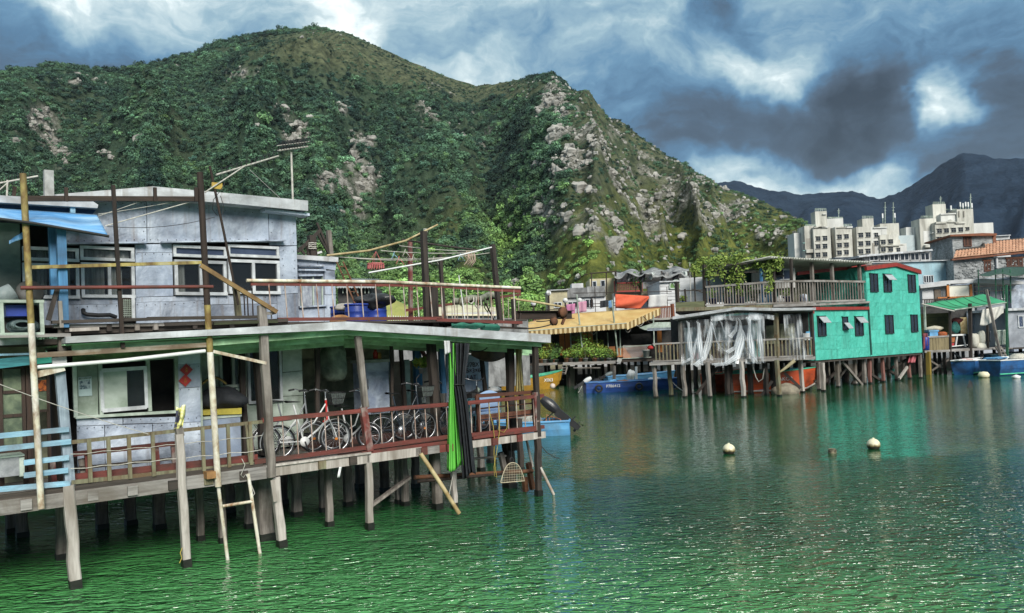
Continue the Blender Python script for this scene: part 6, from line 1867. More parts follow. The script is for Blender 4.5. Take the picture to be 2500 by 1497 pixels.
part(MB().fbox(CH,s0t,s1t,.45,4.5,zt-.1,zt),'floor',darkwoodh,rt)
fbeam(CH,1722,701,1888,688,.09,.11,.35,'rail',woodh,rt)
fbeam(CH,1887,688,1988,686,.09,.11,.3,'rail',woodh,rt)
fbeam(CH,1722,745,1988,738,.09,.09,.35,'rail',woodh,rt)
frow(CH,rt,1724,701,1887,688,746,741,24,.06,.35,woodv)
frow(CH,rt,1890,688,1987,686,741,738,14,.06,.32,woodv)
fpart(CH,1650,737,1720,753,.3,.4,'planter_board',mat('mossy board',(.14,.15,.07),(.07,.075,.04),None,3,HS),rt)
for (x,y0,y1,w,m) in [(1718,646,754,.14,darkwood),(1769,660,748,.08,darkwood),(1797,640,748,.13,darkwood),(1887,626,752,.16,darkwood),(1931,632,745,.13,darkwood),(1652,690,752,.18,darkwood),(1672,706,752,.08,darkwood),(1695,664,752,.06,darkwood),(1858,656,745,.12,bluepaint),(1684,640,752,.03,rope),(1728,660,700,.1,darkwood)]:
 fbeam(CH,x,y0,x+3,y1,w,w,.5,'pole',m,rt)
for (x0,y0,x1,y1) in [(1716,650,1890,640),(1716,668,1850,664),(1650,711,1720,708),(1690,706,1722,716)]:
 fbeam(CH,x0,y0,x1,y1,.05,.06,.5,'cross_pole',darkwood,rt)
fpart(CH,1835,657,1942,705,3.6,3.7,'back_wall',mat('white cladding',(.58,.58,.56),(.42,.42,.41),None,2,VS,grime=(.3,.3,.28)),rt)
fpart(CH,1660,676,1775,740,3.9,4.0,'back_wall',mat('white siding',(.62,.62,.62),(.46,.46,.47),None,2,(.5,.5,6),grime=(.34,.34,.34),gsc=.6),rt)
simple_window(rt,CH,1894,658,1931,684,3.55,frame_,glassb,.06,1)
vn=MB()
rnd=random.Random(4)
for k in range(75):
 x=1690+215*rnd.random()
 y=652-(x-1690)*.06+rnd.gauss(0,7)-12*math.exp(-((x-1770)/50)**2)
 vn.leaves(CH.pt(x,y,.2+rnd.uniform(0,2.2)),.32,26,.11,100+k)
for (x,n_) in [(1733,5),(1783,8),(1803,9),(1808,7),(1878,9),(1882,8),(1730,3),(1765,4),(1700,3)]:
 for j in range(n_):
  vn.leaves(CH.pt(x+rnd.gauss(0,4),658+j*6.5,.4),.2,14,.11,500+j+x)
part(vn,'vine',leaf_material('vine leaves',(.26,.34,.07),(.07,.12,.025)),rt,kind='stuff')
fan=thing('fan_unit','dark round fan unit on the wall behind the vine terrace','fan',CH.pt(1902,672,3.2),CH.a)
part(MB().lathe(CH.pt(1902,664,3.3),[(.001,0),(.22,0),(.24,.05),(.2,.12),(.001,.14)],14,-CH.n),'housing',black,fan)
part(MB().pbox(CH,1895,672,1914,675,3.1,3.5),'bracket',black,fan)
tubm=mat('dark blue tub',(.03,.06,.25),(.02,.035,.15),None,3,rough=.4)
for i,(x,y,lab) in enumerate([(1741,744,'dark blue tub with a small plant at the end of the vine terrace railing'),(1779,743,'dark blue tub with a plant under the middle of the vine'),(1808,742,'dark blue tub with a plant next to the white sack'),(1668,752,'bright blue pot with a plant on the low mossy planter board'),(1922,740,'dark blue tub with a plant behind the slatted railing beside the tall dark pole')]):
 pot_plant(CH.pt(x,y,1.0),.5 if i!=3 else .35,.32,70,lab,[leafg,leafy][i%2],tubm if i!=3 else drumblue,'tubs on the vine terrace',.36,.24,40+i,.09)
for (x,y,m,lab) in [(1840,742,leafd,'dark leafy shrub standing in a pot behind the slatted railing')]:
 pot_plant(CH.pt(x,y,1.2),.9,.4,140,lab,m,gpot,None,.3,.2,60,.09)
for (x,y,r,sq,m,lab) in [(1860,730,.34,(.8,.7,1),white,'white sack standing behind the terrace railing beside the light blue barrel'),(1906,733,.3,(.9,.7,.9),white,'white sack slumped on the other side of the light blue barrel'),(1834,741,.3,(1.4,.8,.4),white,'flat white bundle lying at the foot of the terrace railing'),(1962,729,.3,(.9,.7,.9),mat('white blue sack',(.5,.52,.56),(.05,.08,.2),None,2.5,lo=.4,hi=.5),'white and blue bundle near the corner of the terrace railing')]:
 ob(MB().blob(CH.pt(x,y,1.0),r,int(x),12,8,.25,sq),'sack',m,label=lab,cat='sack')
ob(MB().lathe(CH.pt(1880,741,1.0),[(.001,0),(.25,0),(.27,.1),(.27,.42),(.24,.5),(.001,.5)],14),'light_blue_barrel',mat('light blue barrel',(.12,.38,.58),(.08,.28,.45),None,3,rough=.4),label='light blue barrel between two white sacks on the vine terrace',cat='barrel')
ob(MB().beam(CH.pt(1806,668,.6),CH.pt(1822,690,.6),.3,.05),'slanted_board',mat('pale yellow board',(.52,.50,.30),(.36,.34,.2),None,3),label='pale yellow board leaning among the vines',cat='board')
# ---- middle house with the yellow awning
mh=thing('awning_house','dark fronted stilt house with orange wooden doors under a striped yellow awning','house',MH.P(5,3,1.5),MH.a)
zf=MH.hit(1430,884)[1]
sa,sb=MH.hit(1225,890)[0],MH.hit(1665,880)[0]
part(MB().fbox(MH,sa,sb,1.2,7,zf-.15,zf),'floor',darkwoodh,mh)
part(MB().fbox(MH,sa,sb,4.6,4.7,zf,zf+3.1),'back_wall',interdark,mh)
part(MB().fbox(MH,sa,sb,1.4,7,zf+2.95,zf+3.1),'upper_floor',woodh,mh)
orw=mat('orange wood',(.56,.20,.045),(.32,.11,.025),(.66,.28,.08),1.6,VS,.6)
for (x0,x1) in [(1326,1346),(1366,1378),(1380,1393),(1420,1434),(1436,1448)]:
 fpart(MH,x0,806,x1,868,2.4,2.5,'door_leaf',orw,mh)
for x0,x1,y0,y1,m in [(1393,1418,812,870,interior),(1468,1500,820,860,interdark),(1540,1590,815,850,interdark),(1605,1616,800,860,orw),(1616,1662,836,842,orw)]:
 fpart(MH,x0,y0,x1,y1,2.9,3.0,'wall_panel',m,mh)
lat=MB()
for i in range(15):
 a=1523+i*4.2
 lat.beam(MH.pt(a,843,2.0),MH.pt(min(a+22,1583),843+min(22,1583-a)*1.35,2.0),.03,.03)
 lat.beam(MH.pt(a,843,1.97),MH.pt(max(a-22,1521),843+min(22,a-1521)*1.35+.1,1.97),.03,.03)
part(lat,'lattice',frame_,mh,kind='stuff')
fpart(MH,1521,843,1583,874,2.05,2.1,'lattice_board',mat('orange lattice board',(.62,.27,.11),(.45,.18,.07),None,3),mh)
fpart(MH,1486,846,1502,866,2.0,2.05,'lattice_board',mat('orange lattice board',(.40,.17,.07)),mh)
fpart(MH,1506,850,1520,872,2.0,2.05,'lattice_board',mat('orange lattice board',(.40,.17,.07)),mh)
for (x,y0,y1,t) in [(1456,796,846,1.5),(1392,796,850,1.5),(1513,792,868,1.5),(1320,800,850,1.5),(1595,770,845,.3),(1483,812,848,1.6)]:
 part(MB().tube([MH.pt(x,y0,t),MH.pt(x+2,y1,t)],.05,6),'pipe_post',galvgreen,mh)
for (x0,y0,x1,y1) in [(1408,720,1421,848),(1494,733,1508,868)]:
 part(MB().tube([MH.pt(x0,y0,-.6),MH.pt(x1,y1,.6)],.06,6),'pipe_post',galvgreen,mh)
fbeam(MH,1510,848,1590,842,.05,.06,1.4,'rail',galvgreen,mh)
fbeam(MH,1510,876,1590,872,.05,.06,1.4,'rail',galvgreen,mh)
for (x0,x1,y0,y1,nm) in [(1313,1360,887,888,'a'),(1374,1503,884,886,'b')]:
 fpart(MH,x0,y0-1,x1,y1+4,.6,1.9,'plant_shelf',woodh,mh)
for (x,y,w,m) in [(1395,940,.42,mat('concrete pile',(.42,.40,.30),(.24,.23,.17),None,2,VS,.9)),(1458,936,.42,mat('concrete pile',(.4,.4,.3))),(1517,934,.42,mat('concrete pile',(.4,.4,.3)))]:
 p=onz(x,y,0)
 part(MB().lathe(p-Vector((0,0,.4)),[(w,0),(w,zf),(.001,zf)],12),'pile',m,mh)
for i in range(26):
 p=MH.P(sa+(sb-sa)*(i+.5)/26,2.2+(i%3)*1.3,0)
 part(MB().beam(p-Vector((0,0,.4)),p+Vector((0,0,zf-.1)),.16,.16),'stilt',darkwood,mh)
fbeam(MH,1400,898,1466,898,.2,.08,.9,'cross_beam',woodh,mh)
fpart(MH,1580,800,1662,806,.2,1.5,'side_roof',galv,mh)
fpoly(MH,[(1560,800),(1600,787),(1665,786),(1665,803),(1575,806)][::-1],.2,1.5,'side_roof',galvgreen,mh)
st3=thing('step_ladder','short wooden step ladder hanging below the shelves of pot plants','ladder',MH.pt(1375,905,.8),MH.a)
for (x0,x1) in ((1374,1368),(1386,1380)):
 fbeam(MH,x0,892,x1,914,.08,.1,.8,'rail',woodv,st3)
for y in (898,904,910):
 fbeam(MH,1371-(y-898)*.2,y,1384-(y-898)*.2,y,.12,.04,.8,'rung',woodh,st3)
aw=thing('striped_awning','sun-faded yellow awning with a scalloped striped valance over the pot plants','awning',MH.P(4,0,3.5),MH.a)
awm=mat('faded yellow canvas',(.56,.40,.17),(.42,.28,.10),(.62,.48,.26),1.0,rough=.8,grime=(.40,.22,.07),gsc=.6,bump=.3)
A_,B_2,C_,D_=MH.pt(1262,810,-.4),MH.pt(1530,789,-.4),MH.pt(1612,752,1.9),MH.pt(1290,786,1.9)
E_=MH.pt(1408,764,2.4)
def awn(u,v):
 f=A_.lerp(B_2,u)
 b=(D_.lerp(E_,u/.4) if u<.4 else E_.lerp(C_,(u-.4)/.6))
 p=f.lerp(b,v)
 return p-Vector((0,0,.10*sin(pi*v)*(.6+.4*sin(u*14))))
part(MB().sheet(awn,40,10,.02),'canopy',awm,aw)
dk,lt=mat('valance brown stripe',(.24,.15,.05),(.16,.10,.035),None,4),mat('valance cream stripe',(.60,.48,.27),(.46,.36,.19),None,4)
nst=46
for i in range(nst):
 P0,P1=A_.lerp(B_2,i/nst),A_.lerp(B_2,(i+1)/nst)
 dn=Vector((0,0,-.42))
 n_=MH.n*.012
 m0,m1=P0+dn+Vector((0,0,.05)),P1+dn+Vector((0,0,.05))
 mid_=P0.lerp(P1,.5)+dn
 part(MB().add([P0-n_,m0-n_,mid_-n_,m1-n_,P1-n_,P0+n_,m0+n_,mid_+n_,m1+n_,P1+n_],[(0,1,2,3,4),(9,8,7,6,5),(0,5,6,1),(1,6,7,2),(2,7,8,3),(3,8,9,4),(4,9,5,0)]),'valance_stripe',dk if i%2 else lt,aw)
for i in range(18):
 P0,P1=B_2.lerp(C_,i/18),B_2.lerp(C_,(i+1)/18)
 dn=Vector((0,0,-.5))
 part(MB().add([P0,P0+dn,P1+dn,P1,P0+MH.e*.02,P0+dn+MH.e*.02,P1+dn+MH.e*.02,P1+MH.e*.02],[(0,1,2,3),(7,6,5,4),(0,4,5,1),(1,5,6,2),(2,6,7,3),(3,7,4,0)]),'valance_stripe',dk if i%2 else lt,aw)
part(MB().tube([A_,B_2],.03,6),'front_bar',galvgreen,aw)
part(MB().tube([MH.pt(1570,772,.6),MH.pt(1596,800,.3)],.03,6),'arm',darkrust,aw)
for i in range(7):
 p,q_=MH.pt(1380+i*28,797-i*1.8,.2),MH.pt(1405+i*28,795-i*1.8,.2)
 part(MB().tube(catenary(p,q_,.35+.2*(i%3),8),.018,5),'looped_cord',rope,aw)
pl=[(1322,.75,.42,0),(1338,1.5,.5,1),(1345,.6,.4,2),(1352,.5,.3,0),(1330,.5,.35,1),(1358,1.1,.45,2),(1383,.5,.3,0),(1395,.7,.45,1),(1407,.9,.5,0),(1418,1.1,.55,1),(1430,1.7,.6,0),(1441,1.2,.5,1),(1452,.8,.45,0),(1461,1.2,.5,1),(1470,.7,.4,0),(1478,.8,.4,1),(1487,.6,.35,2),(1496,.55,.4,1)]
for i,(x,h,r,lm) in enumerate(pl):
 y=887 if x<1365 else 884
 pot_plant(MH.pt(x,y,.75+(i%2)*.35),h*1.15,r*1.25,int(90+130*h),('first second third fourth fifth sixth seventh eighth ninth tenth eleventh twelfth'.split()[sum(1 for q in pl if q[0]<x and (q[0]<1365)==(x<1365))]+(' pot plant from the ochre boat end of the short plant shelf' if x<1365 else ' pot plant from the step ladder end of the long plant shelf')),[leafg,leafy,leafd][lm],[terr,gpot,greenp][i%3],'pot plants under the awning',.3,.2,200+i,.085)
for i,x in enumerate([1399,1405,1411]):
 pot_plant(MH.pt(x,840,1.9),.35,.18,40,['small pot plant on the inner shelf nearest the first orange doors','small pot plant in the middle of the inner shelf between the orange doors','small pot plant at the farther end of the inner shelf'][i],leafg,terr,'small pots between the orange doors',.22,.12,300+i,.07)
fpart(MH,1394,840,1417,843,1.7,2.2,'inner_shelf',woodh,mh)
for i,(x,y) in enumerate([(1283,870),(1296,868)]):
 pot_plant(MH.pt(x,y,1.2),1.1,.55,130,['leafy shrub in a pot next to the end stilt post of the near deck','leafy shrub in a pot beside the first plant shelf'][i],leafd,gpot,None,.3,.2,330+i,.085)
ob(MB().lathe(MH.pt(1578,872,.9),[(.001,0),(.2,0),(.28,.55),(.30,.55),(.29,.5),(.001,.48)],14),'white_bucket',mat('worn white bucket',(.55,.54,.50),(.4,.39,.36),None,3),label='worn white bucket on the orange lattice balcony',cat='bucket')
ob(MB().blob(MH.pt(1588,849,1.2),.2,3,10,7,.2,(1,1,.8)),'red_flowers',mat('red cloth',(.5,.03,.03),(.35,.02,.02),None,5),label='bright red bundle hanging above the worn white bucket',cat='bundle')
ob(MB().beam(MH.pt(1507,878,.7),MH.pt(1517,882,.7),.4,.3),'crate',mat('grey white crate',(.5,.5,.48),(.34,.34,.32),None,4),label='pale crate tipped at the end of the long plant shelf',cat='crate')
ur2=thing('upper_balcony','brown wooden balcony railing behind the striped awning with laundry above it','balcony',MH.P(8,3,4.2),MH.a)
fbeam(MH,1300,778,1645,748,.1,.12,3.2,'top_rail',mat('red brown wood',(.22,.07,.035),(.12,.04,.022),None,3,HS),ur2)
fbeam(MH,1545,790,1645,784,.1,.12,3.2,'bottom_rail',mat('red brown wood',(.22,.07,.035)),ur2)
rbw=mat('red brown upright',(.20,.065,.033),(.11,.04,.022),None,3,VS)
frow(MH,ur2,1545,758,1640,750,789,785,24,.08,3.25,rbw)
frow(MH,ur2,1302,776,1400,768,800,795,22,.08,3.25,mat('faded pink upright',(.42,.16,.14),(.3,.1,.09),None,3))
fbeam(MH,1641,742,1644,790,.22,.2,3.2,'post',rbw,ur2)
for (x0,y0,x1,y1) in [(1390,745,1640,733),(1400,716,1640,712),(1330,757,1560,742)]:
 part(MB().tube([MH.pt(x0,y0,3.4),MH.pt(x1,y1,3.4)],.03,5),'line_pipe',darkrust,ur2)
for x in (1452,1502,1552,1580,1628,1340):
 part(MB().tube([MH.pt(x,700,3.4),MH.pt(x+2,775,3.4)],.03,5),'upright_pipe',darkrust,ur2)
oc=mat('orange red sheet',(.62,.12,.055),(.46,.075,.035),None,1.5,rough=.8,bump=.4)
ob(MB().sheet(lambda u,v:MH.pt(1502+82*u,718+5*u+(34-26*max(0,u-.75)*4*.9-8*(1-u)*.0)*v-7*v*(u-.15)**2,3.2-.25*sin(v*2.6)-.08*sin(v*9+u*6)),24,12,.01),'orange_sheet',oc,label='large orange-red sheet billowing on the line above the striped awning',cat='sheet')
ob(MB().sheet(lambda u,v:MH.pt(1584+46*u-3*v,721-3*u+30*v,3.2-.06*sin(u*12)),16,8,.01),'white_sheet',mat('printed white sheet',(.60,.60,.58),(.44,.43,.43),None,1.2,bump=.2),label='white printed sheet hanging next to the orange-red one',cat='sheet')
for (x0,x1,y0,y1,m,lab) in [(1382,1404,744,772,mat('pink towel',(.52,.20,.34),(.38,.13,.25),None,2),'pink towel on the line at the awning end of the balcony'),(1408,1432,738,764,mat('pale pink towel',(.58,.32,.40),(.45,.2,.3),None,2),'paler pink towel hanging tilted beside the first pink one'),(1486,1497,735,753,mat('light blue shirt',(.20,.38,.60),(.14,.27,.45),None,3),'light blue shirt hanging left of the orange-red sheet'),(1465,1485,735,752,blackcl,'dark clothes hanging on the line beside the light blue shirt'),(1525,1545,745,755,mat('violet cloth',(.34,.16,.40),(.22,.1,.28),None,3),'violet cloth showing beneath the orange-red sheet')]:
 ob(MB().sheet(lambda u,v:MH.pt(x0+(x1-x0)*u,y0-(3*u)+(y1-y0)*v,3.3-.05*sin(u*11+x0)),12,6,.01),'laundry',m,label=lab,cat='laundry')
 # ---------------------------------------------------------------- boats
def boat(stern,bow,W,Hh,label,hull_m,inner_m,rim_m,text=None,text_m=None,thwarts=3,stripe=None,tpos=.3,tsize=.2,side=-1,sheer=.35,motor=None,motor_tilt=50,low=None):
 """an open boat with its keel line from stern to bow (points on the water)"""
 stern,bow=Vector(stern),Vector(bow)
 d=bow-stern;L=d.length;rz=atan2(d.y,d.x)
 root=thing('boat',label,'boat',stern,rz)
 e=Vector((cos(rz),sin(rz),0));n=Vector((-sin(rz),cos(rz),0))
 def Q(x,y,z):
  return stern+e*x+n*y+Vector((0,0,z))
 def hw(u):
  return W/2*(min(1,.78+.55*u)*(1-max(0,(u-.45)/.55)**2.2)+.015)
 def sh(u):
  return Hh*(1+sheer*u**2.5+.04*(1-u))
 nu=16
 prof=[(-1,1,1),(-.93,.45,.5),(-.74,0,-.05),(0,0,-.18),(.74,0,-.05),(.93,.45,.5),(1,1,1)]
 vs,fs=[],[]
 for i in range(nu+1):
  u=i/nu
  rk=.25*Hh*max(0,u-.8)*5
  for (a,s_,z) in prof:
   zz=s_*sh(u) if s_ else z+rk+.35*Hh*max(0,(u-.85)/.15)**2
   vs.append(Q(u*L+(.35*Hh*max(0,(u-.75)/.25)*s_),a*hw(u),zz))
 k=len(prof)
 for i in range(nu):
  for j in range(k-1):
   fs.append((i*k+j,(i+1)*k+j,(i+1)*k+j+1,i*k+j+1))
 fs.append(tuple(range(k)))
 hb=MB().add(vs,fs,False)
 part(hb,'hull',hull_m,root)
 inn=MB()
 vs,fs=[],[]
 for i in range(nu+1):
  u=i/nu
  x=.05+u*(L*.94)
  w=max(hw(u)-.05,.01)
  z0=min(.16+.3*Hh*max(0,(u-.8)/.2),sh(u)-.1)
  for (a,z) in ((-1,sh(u)-.01),(-.85,z0),(.85,z0),(1,sh(u)-.01)):
   vs.append(Q(x,a*w,z))
 for i in range(nu):
  for j in range(3):
   fs.append((i*4+j,i*4+j+1,(i+1)*4+j+1,(i+1)*4+j))
 fs.append((0,1,2,3)[::-1])
 part(inn.add(vs,fs,False),'inside',inner_m,root)
 rm=MB()
 for sg in (-1,1):
  rm.tube([Q(i/nu*L+(.35*Hh*max(0,(i/nu-.75)/.25)),sg*(hw(i/nu)-.005),sh(i/nu)) for i in range(nu+1)],.045,6)
 rm.tube([Q(0,-hw(0),sh(0)),Q(0,hw(0),sh(0))],.045,6)
 part(rm,'gunwale',rim_m,root)
 if stripe:
  st=MB()
  for sg in (-1,1):
   pts=[(i/nu*L+(.35*Hh*max(0,(i/nu-.75)/.25))*.3,sg*(hw(i/nu)*.80+.045),.12+.3*Hh*max(0,(i/nu-.85)/.15)) for i in range(nu+1)]
   st.tube([Q(*p) for p in pts],.05,5)
  part(st,'waterline_stripe',stripe,root)
 for i in range(thwarts):
  u=.15+i*.62/max(1,thwarts-1)
  part(MB().box(Q(u*L,0,sh(u)-.10),(.28,hw(u)*1.8,.05),rz),'thwart',inner_m,root)
 if text:
  u=tpos
  up=Vector((0,0,1))+n*side*.12
  xd=e if side<0 else -e
  lettering(text,tsize,Q(u*L,side*(hw(u)*.985+.03),sh(u)*.62),xd,up,text_m or white,'registration',root,thick=.012)
 if motor:
  outboard(root,Q(-.05,0,sh(0)),e,n,motor,motor_tilt)
 return root,Q,hw,sh
def outboard(root,c,e,n,cm,tilt=50,s=1.0):
 """outboard engine tilted up on the transom; c = clamp point, e = towards the bow"""
 t=radians(tilt)
 a=-e*sin(t)+Vector((0,0,-cos(t)))
 b=e*cos(t)*-1+Vector((0,0,sin(t)))
 b=-e*cos(t)+Vector((0,0,sin(t)))
 P= lambda x,y,z:c+a*x*s+n*y*s+b*z*s
 o=part(MB().sheet(lambda u,v:P(-.60+.62*u,(.13*max(0,sin(pi*(u*.86+.09)))**.45)*cos(v*6.283),.03+(.16*max(0,sin(pi*(u*.84+.1)))**.45)*sin(v*6.283)),12,14),'outboard_motor',cm,root)
 part(MB().add([P(-.05,-.09,-.12),P(-.05,.09,-.12),P(-.05,.09,.12),P(-.05,-.09,.12),P(.75,-.045,-.06),P(.75,.045,-.06),P(.75,.045,.09),P(.75,-.045,.09)],[(3,2,1,0),(4,5,6,7),(0,1,5,4),(1,2,6,5),(2,3,7,6),(3,0,4,7)]),'shaft',black,o)
 part(MB().add([P(.42,-.11,-.02),P(.42,.11,-.02),P(.44,.11,.2),P(.44,-.11,.2),P(.45,-.11,-.02),P(.45,.11,-.02),P(.47,.11,.2),P(.47,-.11,.2)],[(3,2,1,0),(4,5,6,7),(0,1,5,4),(1,2,6,5),(2,3,7,6),(3,0,4,7)]),'fin',black,o)
 part(MB().lathe(P(.68,0,-.14),[(.001,-.02),(.05,0),(.055,.2),(.03,.28),(.001,.3)],10,b),'gear_case',black,o)
 pr=MB()
 for k in range(3):
  g_=2*pi*k/3
  r_=a*cos(g_)+n*sin(g_)
  w_=b.cross(r_)
  q0=P(.68,0,.14)
  pr.add([q0+r_*.03+w_*.02,q0+r_*.03-w_*.02,q0+r_*.14-w_*.05+b*.03,q0+r_*.14+w_*.05-b*.03],[(0,1,2,3)])
 part(pr,'propeller',black,o)
 part(MB().tube([P(-.1,0,-.1),P(-.18,0,-.5)],.025,6),'tiller',black,o)
bblue=mat('blue boat paint',(.035,.10,.36),(.02,.055,.22),(.09,.17,.42),2,(.5,2,2),.5,grime=(.03,.05,.11),gsc=1.4)
bnavy=mat('deep blue boat paint',(.03,.14,.36),(.018,.08,.23),(.08,.22,.44),2,(.5,2,2),.5,grime=(.02,.04,.09),gsc=1.4)
borange=mat('orange red boat paint',(.52,.085,.022),(.34,.05,.015),None,2,(.5,2,2),.5,grime=(.2,.045,.02),gsc=1.2)
byel=mat('ochre boat paint',(.47,.26,.03),(.32,.17,.02),None,2,(.5,2,2),.5,grime=(.2,.12,.03),gsc=1.2)
bgrn=mat('mint boat paint',(.08,.46,.28),(.05,.33,.2),None,2,rough=.5,grime=(.05,.2,.13),gsc=1.5)
blight=mat('light blue boat paint',(.14,.38,.64),(.08,.26,.5),(.25,.48,.7),2,(.5,2,2),.5,grime=(.1,.2,.3),gsc=1.2)
greyin=mat('grey boat inside',(.34,.36,.38),(.2,.21,.23),None,3,grime=(.14,.14,.14),gsc=1.5)
motw=mat('pale motor cowl',(.55,.55,.53),(.4,.4,.39),None,3,rough=.4)
motk=mat('black motor cowl',(.03,.03,.033),(.02,.02,.022),None,3,rough=.3)
boat(onz(1428,960,0),onz(1640,950,0)+Vector((.6,0,0)),1.5,.66,'deep blue open boat with a white number moored in front of the dark stilts',bblue,blight,bnavy,'P786412',white,3,None,.27,.27,-1,.12,motw,62)
boat(onz(1480,948,0),onz(1640,940,0),1.5,.82,'light blue boat moored behind the deep blue one',blight,greyin,blight,None,None,3,None,.3,.2,-1,.25,mat('grey motor cowl',(.20,.23,.22),(.12,.14,.14),None,3,rough=.4),70)
boat(onz(1215,957,0),onz(1366,947,0),1.9,.86,'ochre boat with a mint green inside moored by the near deck',byel,bgrn,bgrn,'CX063',white,3,None,.72,.34,-1,.55)
ob(MB().blob(onz(1348,951,0)-Vector((0,1.0,0))+Vector((0,0,.3)),.2,1,12,8,0),'fender_ball',mat('pinkish white float',(.60,.50,.44),(.45,.36,.3),None,4),label='pinkish white round fender on the side of the ochre boat',cat='fender')
ob(MB().blob(MH.pt(1540,918,-3.5),.36,2,16,12,.5,(.8,.6,1.25)),'motor_cover',white,label='white cloth cover over an outboard motor on the boats before the striped awning',cat='cover')
for (x,y0,y1,m) in [(1500,893,938,woodv),(1498,905,940,woodv),(1553,895,930,white)]:
 ob(pbeam(x,y0,x+1,y1,.12,.12,-4.5,fr=MH),'mooring_pole',m,label={893:'grey mooring pole standing in the light blue boat',905:'shorter grey pole right beside the grey mooring pole',895:'thin white pole standing in the light blue boat'}[y0],cat='pole')
boat(CH.P(3.9,3.0,0),CH.P(8.9,4.0,0),2.0,1.15,'orange-red boat with a pale rim lying under the deck with the plastic curtains',borange,blight,bgrn,'AKO9',white,3,palewood,.62,.3,-1,.2,None)
boat(CH.P(2.6,5.0,0),CH.P(5.2,6.4,0),1.6,1.0,'small orange boat half hidden behind the stilts',borange,bgrn,borange,None,None,2,None)
boat(GH.P(2,4.5,0),GH.P(6.5,5.2,0),1.5,.75,'dim teal boat lying under the turquoise house',bgrn,blight,white,None,None,2)
ob(MB().tube([CH.pt(1838,895,.5),CH.pt(1845,920,.6),CH.pt(1852,932,.6),CH.pt(1862,925,.6),CH.pt(1866,900,.5)],.03,6),'rope_loop',rope,label='loop of pale rope hanging in front of the orange-red boat',cat='rope')
st_,bw_=onz(1392,1060,0),onz(1180,1066,0)
b3,Q3,hw3,sh3=boat(st_,bw_,1.25,.50,'light blue boat with a black outboard motor behind the end of the near deck',blight,greyin,blight,None,None,3,None,.3,.2,-1,.1)
for v in (1,):
 outboard(b3,Q3(.42,-.1,.80),(Q3(1,0,0)-Q3(0,0,0)),(Q3(0,1,0)-Q3(0,0,0)),motk,50,1.3)
ob(MB().blob(Q3(1.55,-.05,.50),.42,7,14,8,.35,(1.1,.9,.7)),'net_heap',mat('grey netting heap',(.42,.42,.38),(.16,.16,.14),(.55,.55,.5),12,rough=.95,bump=1,bsc=40),label='heap of grey netting in the light blue boat under the motor',cat='net')
orr=MB()
for k in range(4):
 orr.tube([Q3(.5+.12*k,-.3+.1*k,.5),Q3(.55+.1*k,-.2,.62+.03*k),Q3(.35,0,.56),Q3(.3,.2-.05*k,.5)],.014,5)
ob(orr,'thrown_rope',mat('pale orange cord',(.56,.24,.14),(.4,.15,.08),None,9),label='pale orange rope thrown over the stern of the light blue boat',cat='rope')
bcream=bpy.data.materials.new('buoy with weed line')
bcream.use_nodes=True
_n,_l=bcream.node_tree.nodes,bcream.node_tree.links
_t=_n.new('ShaderNodeTexCoord');_s=_n.new('ShaderNodeSeparateXYZ');_z=_n.new('ShaderNodeTexNoise');_z.inputs['Scale'].default_value=9;_z.inputs['Detail'].default_value=6
_a=_n.new('ShaderNodeMath');_a.operation='MULTIPLY_ADD';_a.inputs[1].default_value=.18
_r=_n.new('ShaderNodeValToRGB')
_l.new(_t.outputs['Object'],_s.inputs[0]);_l.new(_t.outputs['Object'],_z.inputs['Vector']);_l.new(_z.outputs['Fac'],_a.inputs[0]);_l.new(_s.outputs[2],_a.inputs[2]);_l.new(_a.outputs[0],_r.inputs[0])
_r.color_ramp.elements[0].position,_r.color_ramp.elements[0].color=.165,(.022,.02,.012,1)
_r.color_ramp.elements[1].position,_r.color_ramp.elements[1].color=.25,(.66,.60,.42,1)
_e=_r.color_ramp.elements.new(.195);_e.color=(.2,.15,.06,1)
_l.new(_r.outputs[0],_n['Principled BSDF'].inputs['Base Color'])
_n['Principled BSDF'].inputs['Roughness'].default_value=.5
for (x,y,r,lab) in [(1780,1108,.175,'round cream buoy floating farthest from the turquoise reflection'),(2133,1096,.18,'round cream buoy floating on the reflection of the turquoise house')]:
 c=onz(x,y,0)
 by=thing('buoy',lab,'buoy',c,0,'round buoys on the water')
 part(MB().lathe(c+Vector((0,0,.11)),[(.001,-r)]+[(r*cos(a),r*sin(a)) for a in [radians(-80+i*13.3) for i in range(13)]]+[(.001,r)],20),'float',bcream,by)
 part(MB().lathe(c+Vector((0,0,.11+r)),[(.035,-.01),(.03,.02),(.001,.022)],10),'cap',bcream,by)
c=onz(2032,1106,0)
ob(MB().lathe(c+Vector((0,0,.02)),[(.001,-.1),(.09,-.08),(.115,-.02),(.115,.06),(.09,.10),(.001,.11)],16),'small_buoy',mat('dark float',(.30,.26,.17),(.04,.035,.02),None,6),label='small flat brownish float between the two round buoys',cat='buoy',group=None)
ob(MB().lathe(onz(2402,922,0),[(.001,-.1),(.3,0),(.36,.18),(.25,.36),(.001,.4)],12),'float_bag',bcream,label='cream float on the water before the moored fishing boats',cat='buoy')
ob(MB().lathe(onz(2481,924,0),[(.001,-.1),(.22,0),(.26,.14),(.001,.24)],12),'float_bag',white,label='small white float beside the numbered fishing boat',cat='buoy')
ob(MB().add([onz(2367,946,0)+Vector(v) for v in ((-.22,0,-.1),(.22,0,-.1),(.16,0,.28),(.02,.02,.42),(-.1,0,.1),(-.2,.15,-.1),(.2,.15,-.1))],[(0,1,2,3,4),(0,4,5),(1,6,2),(2,6,3),(3,6,5,4)]),'stake_tip',black,label='dark stake tip poking out of the water near the fishing boats',cat='stake')
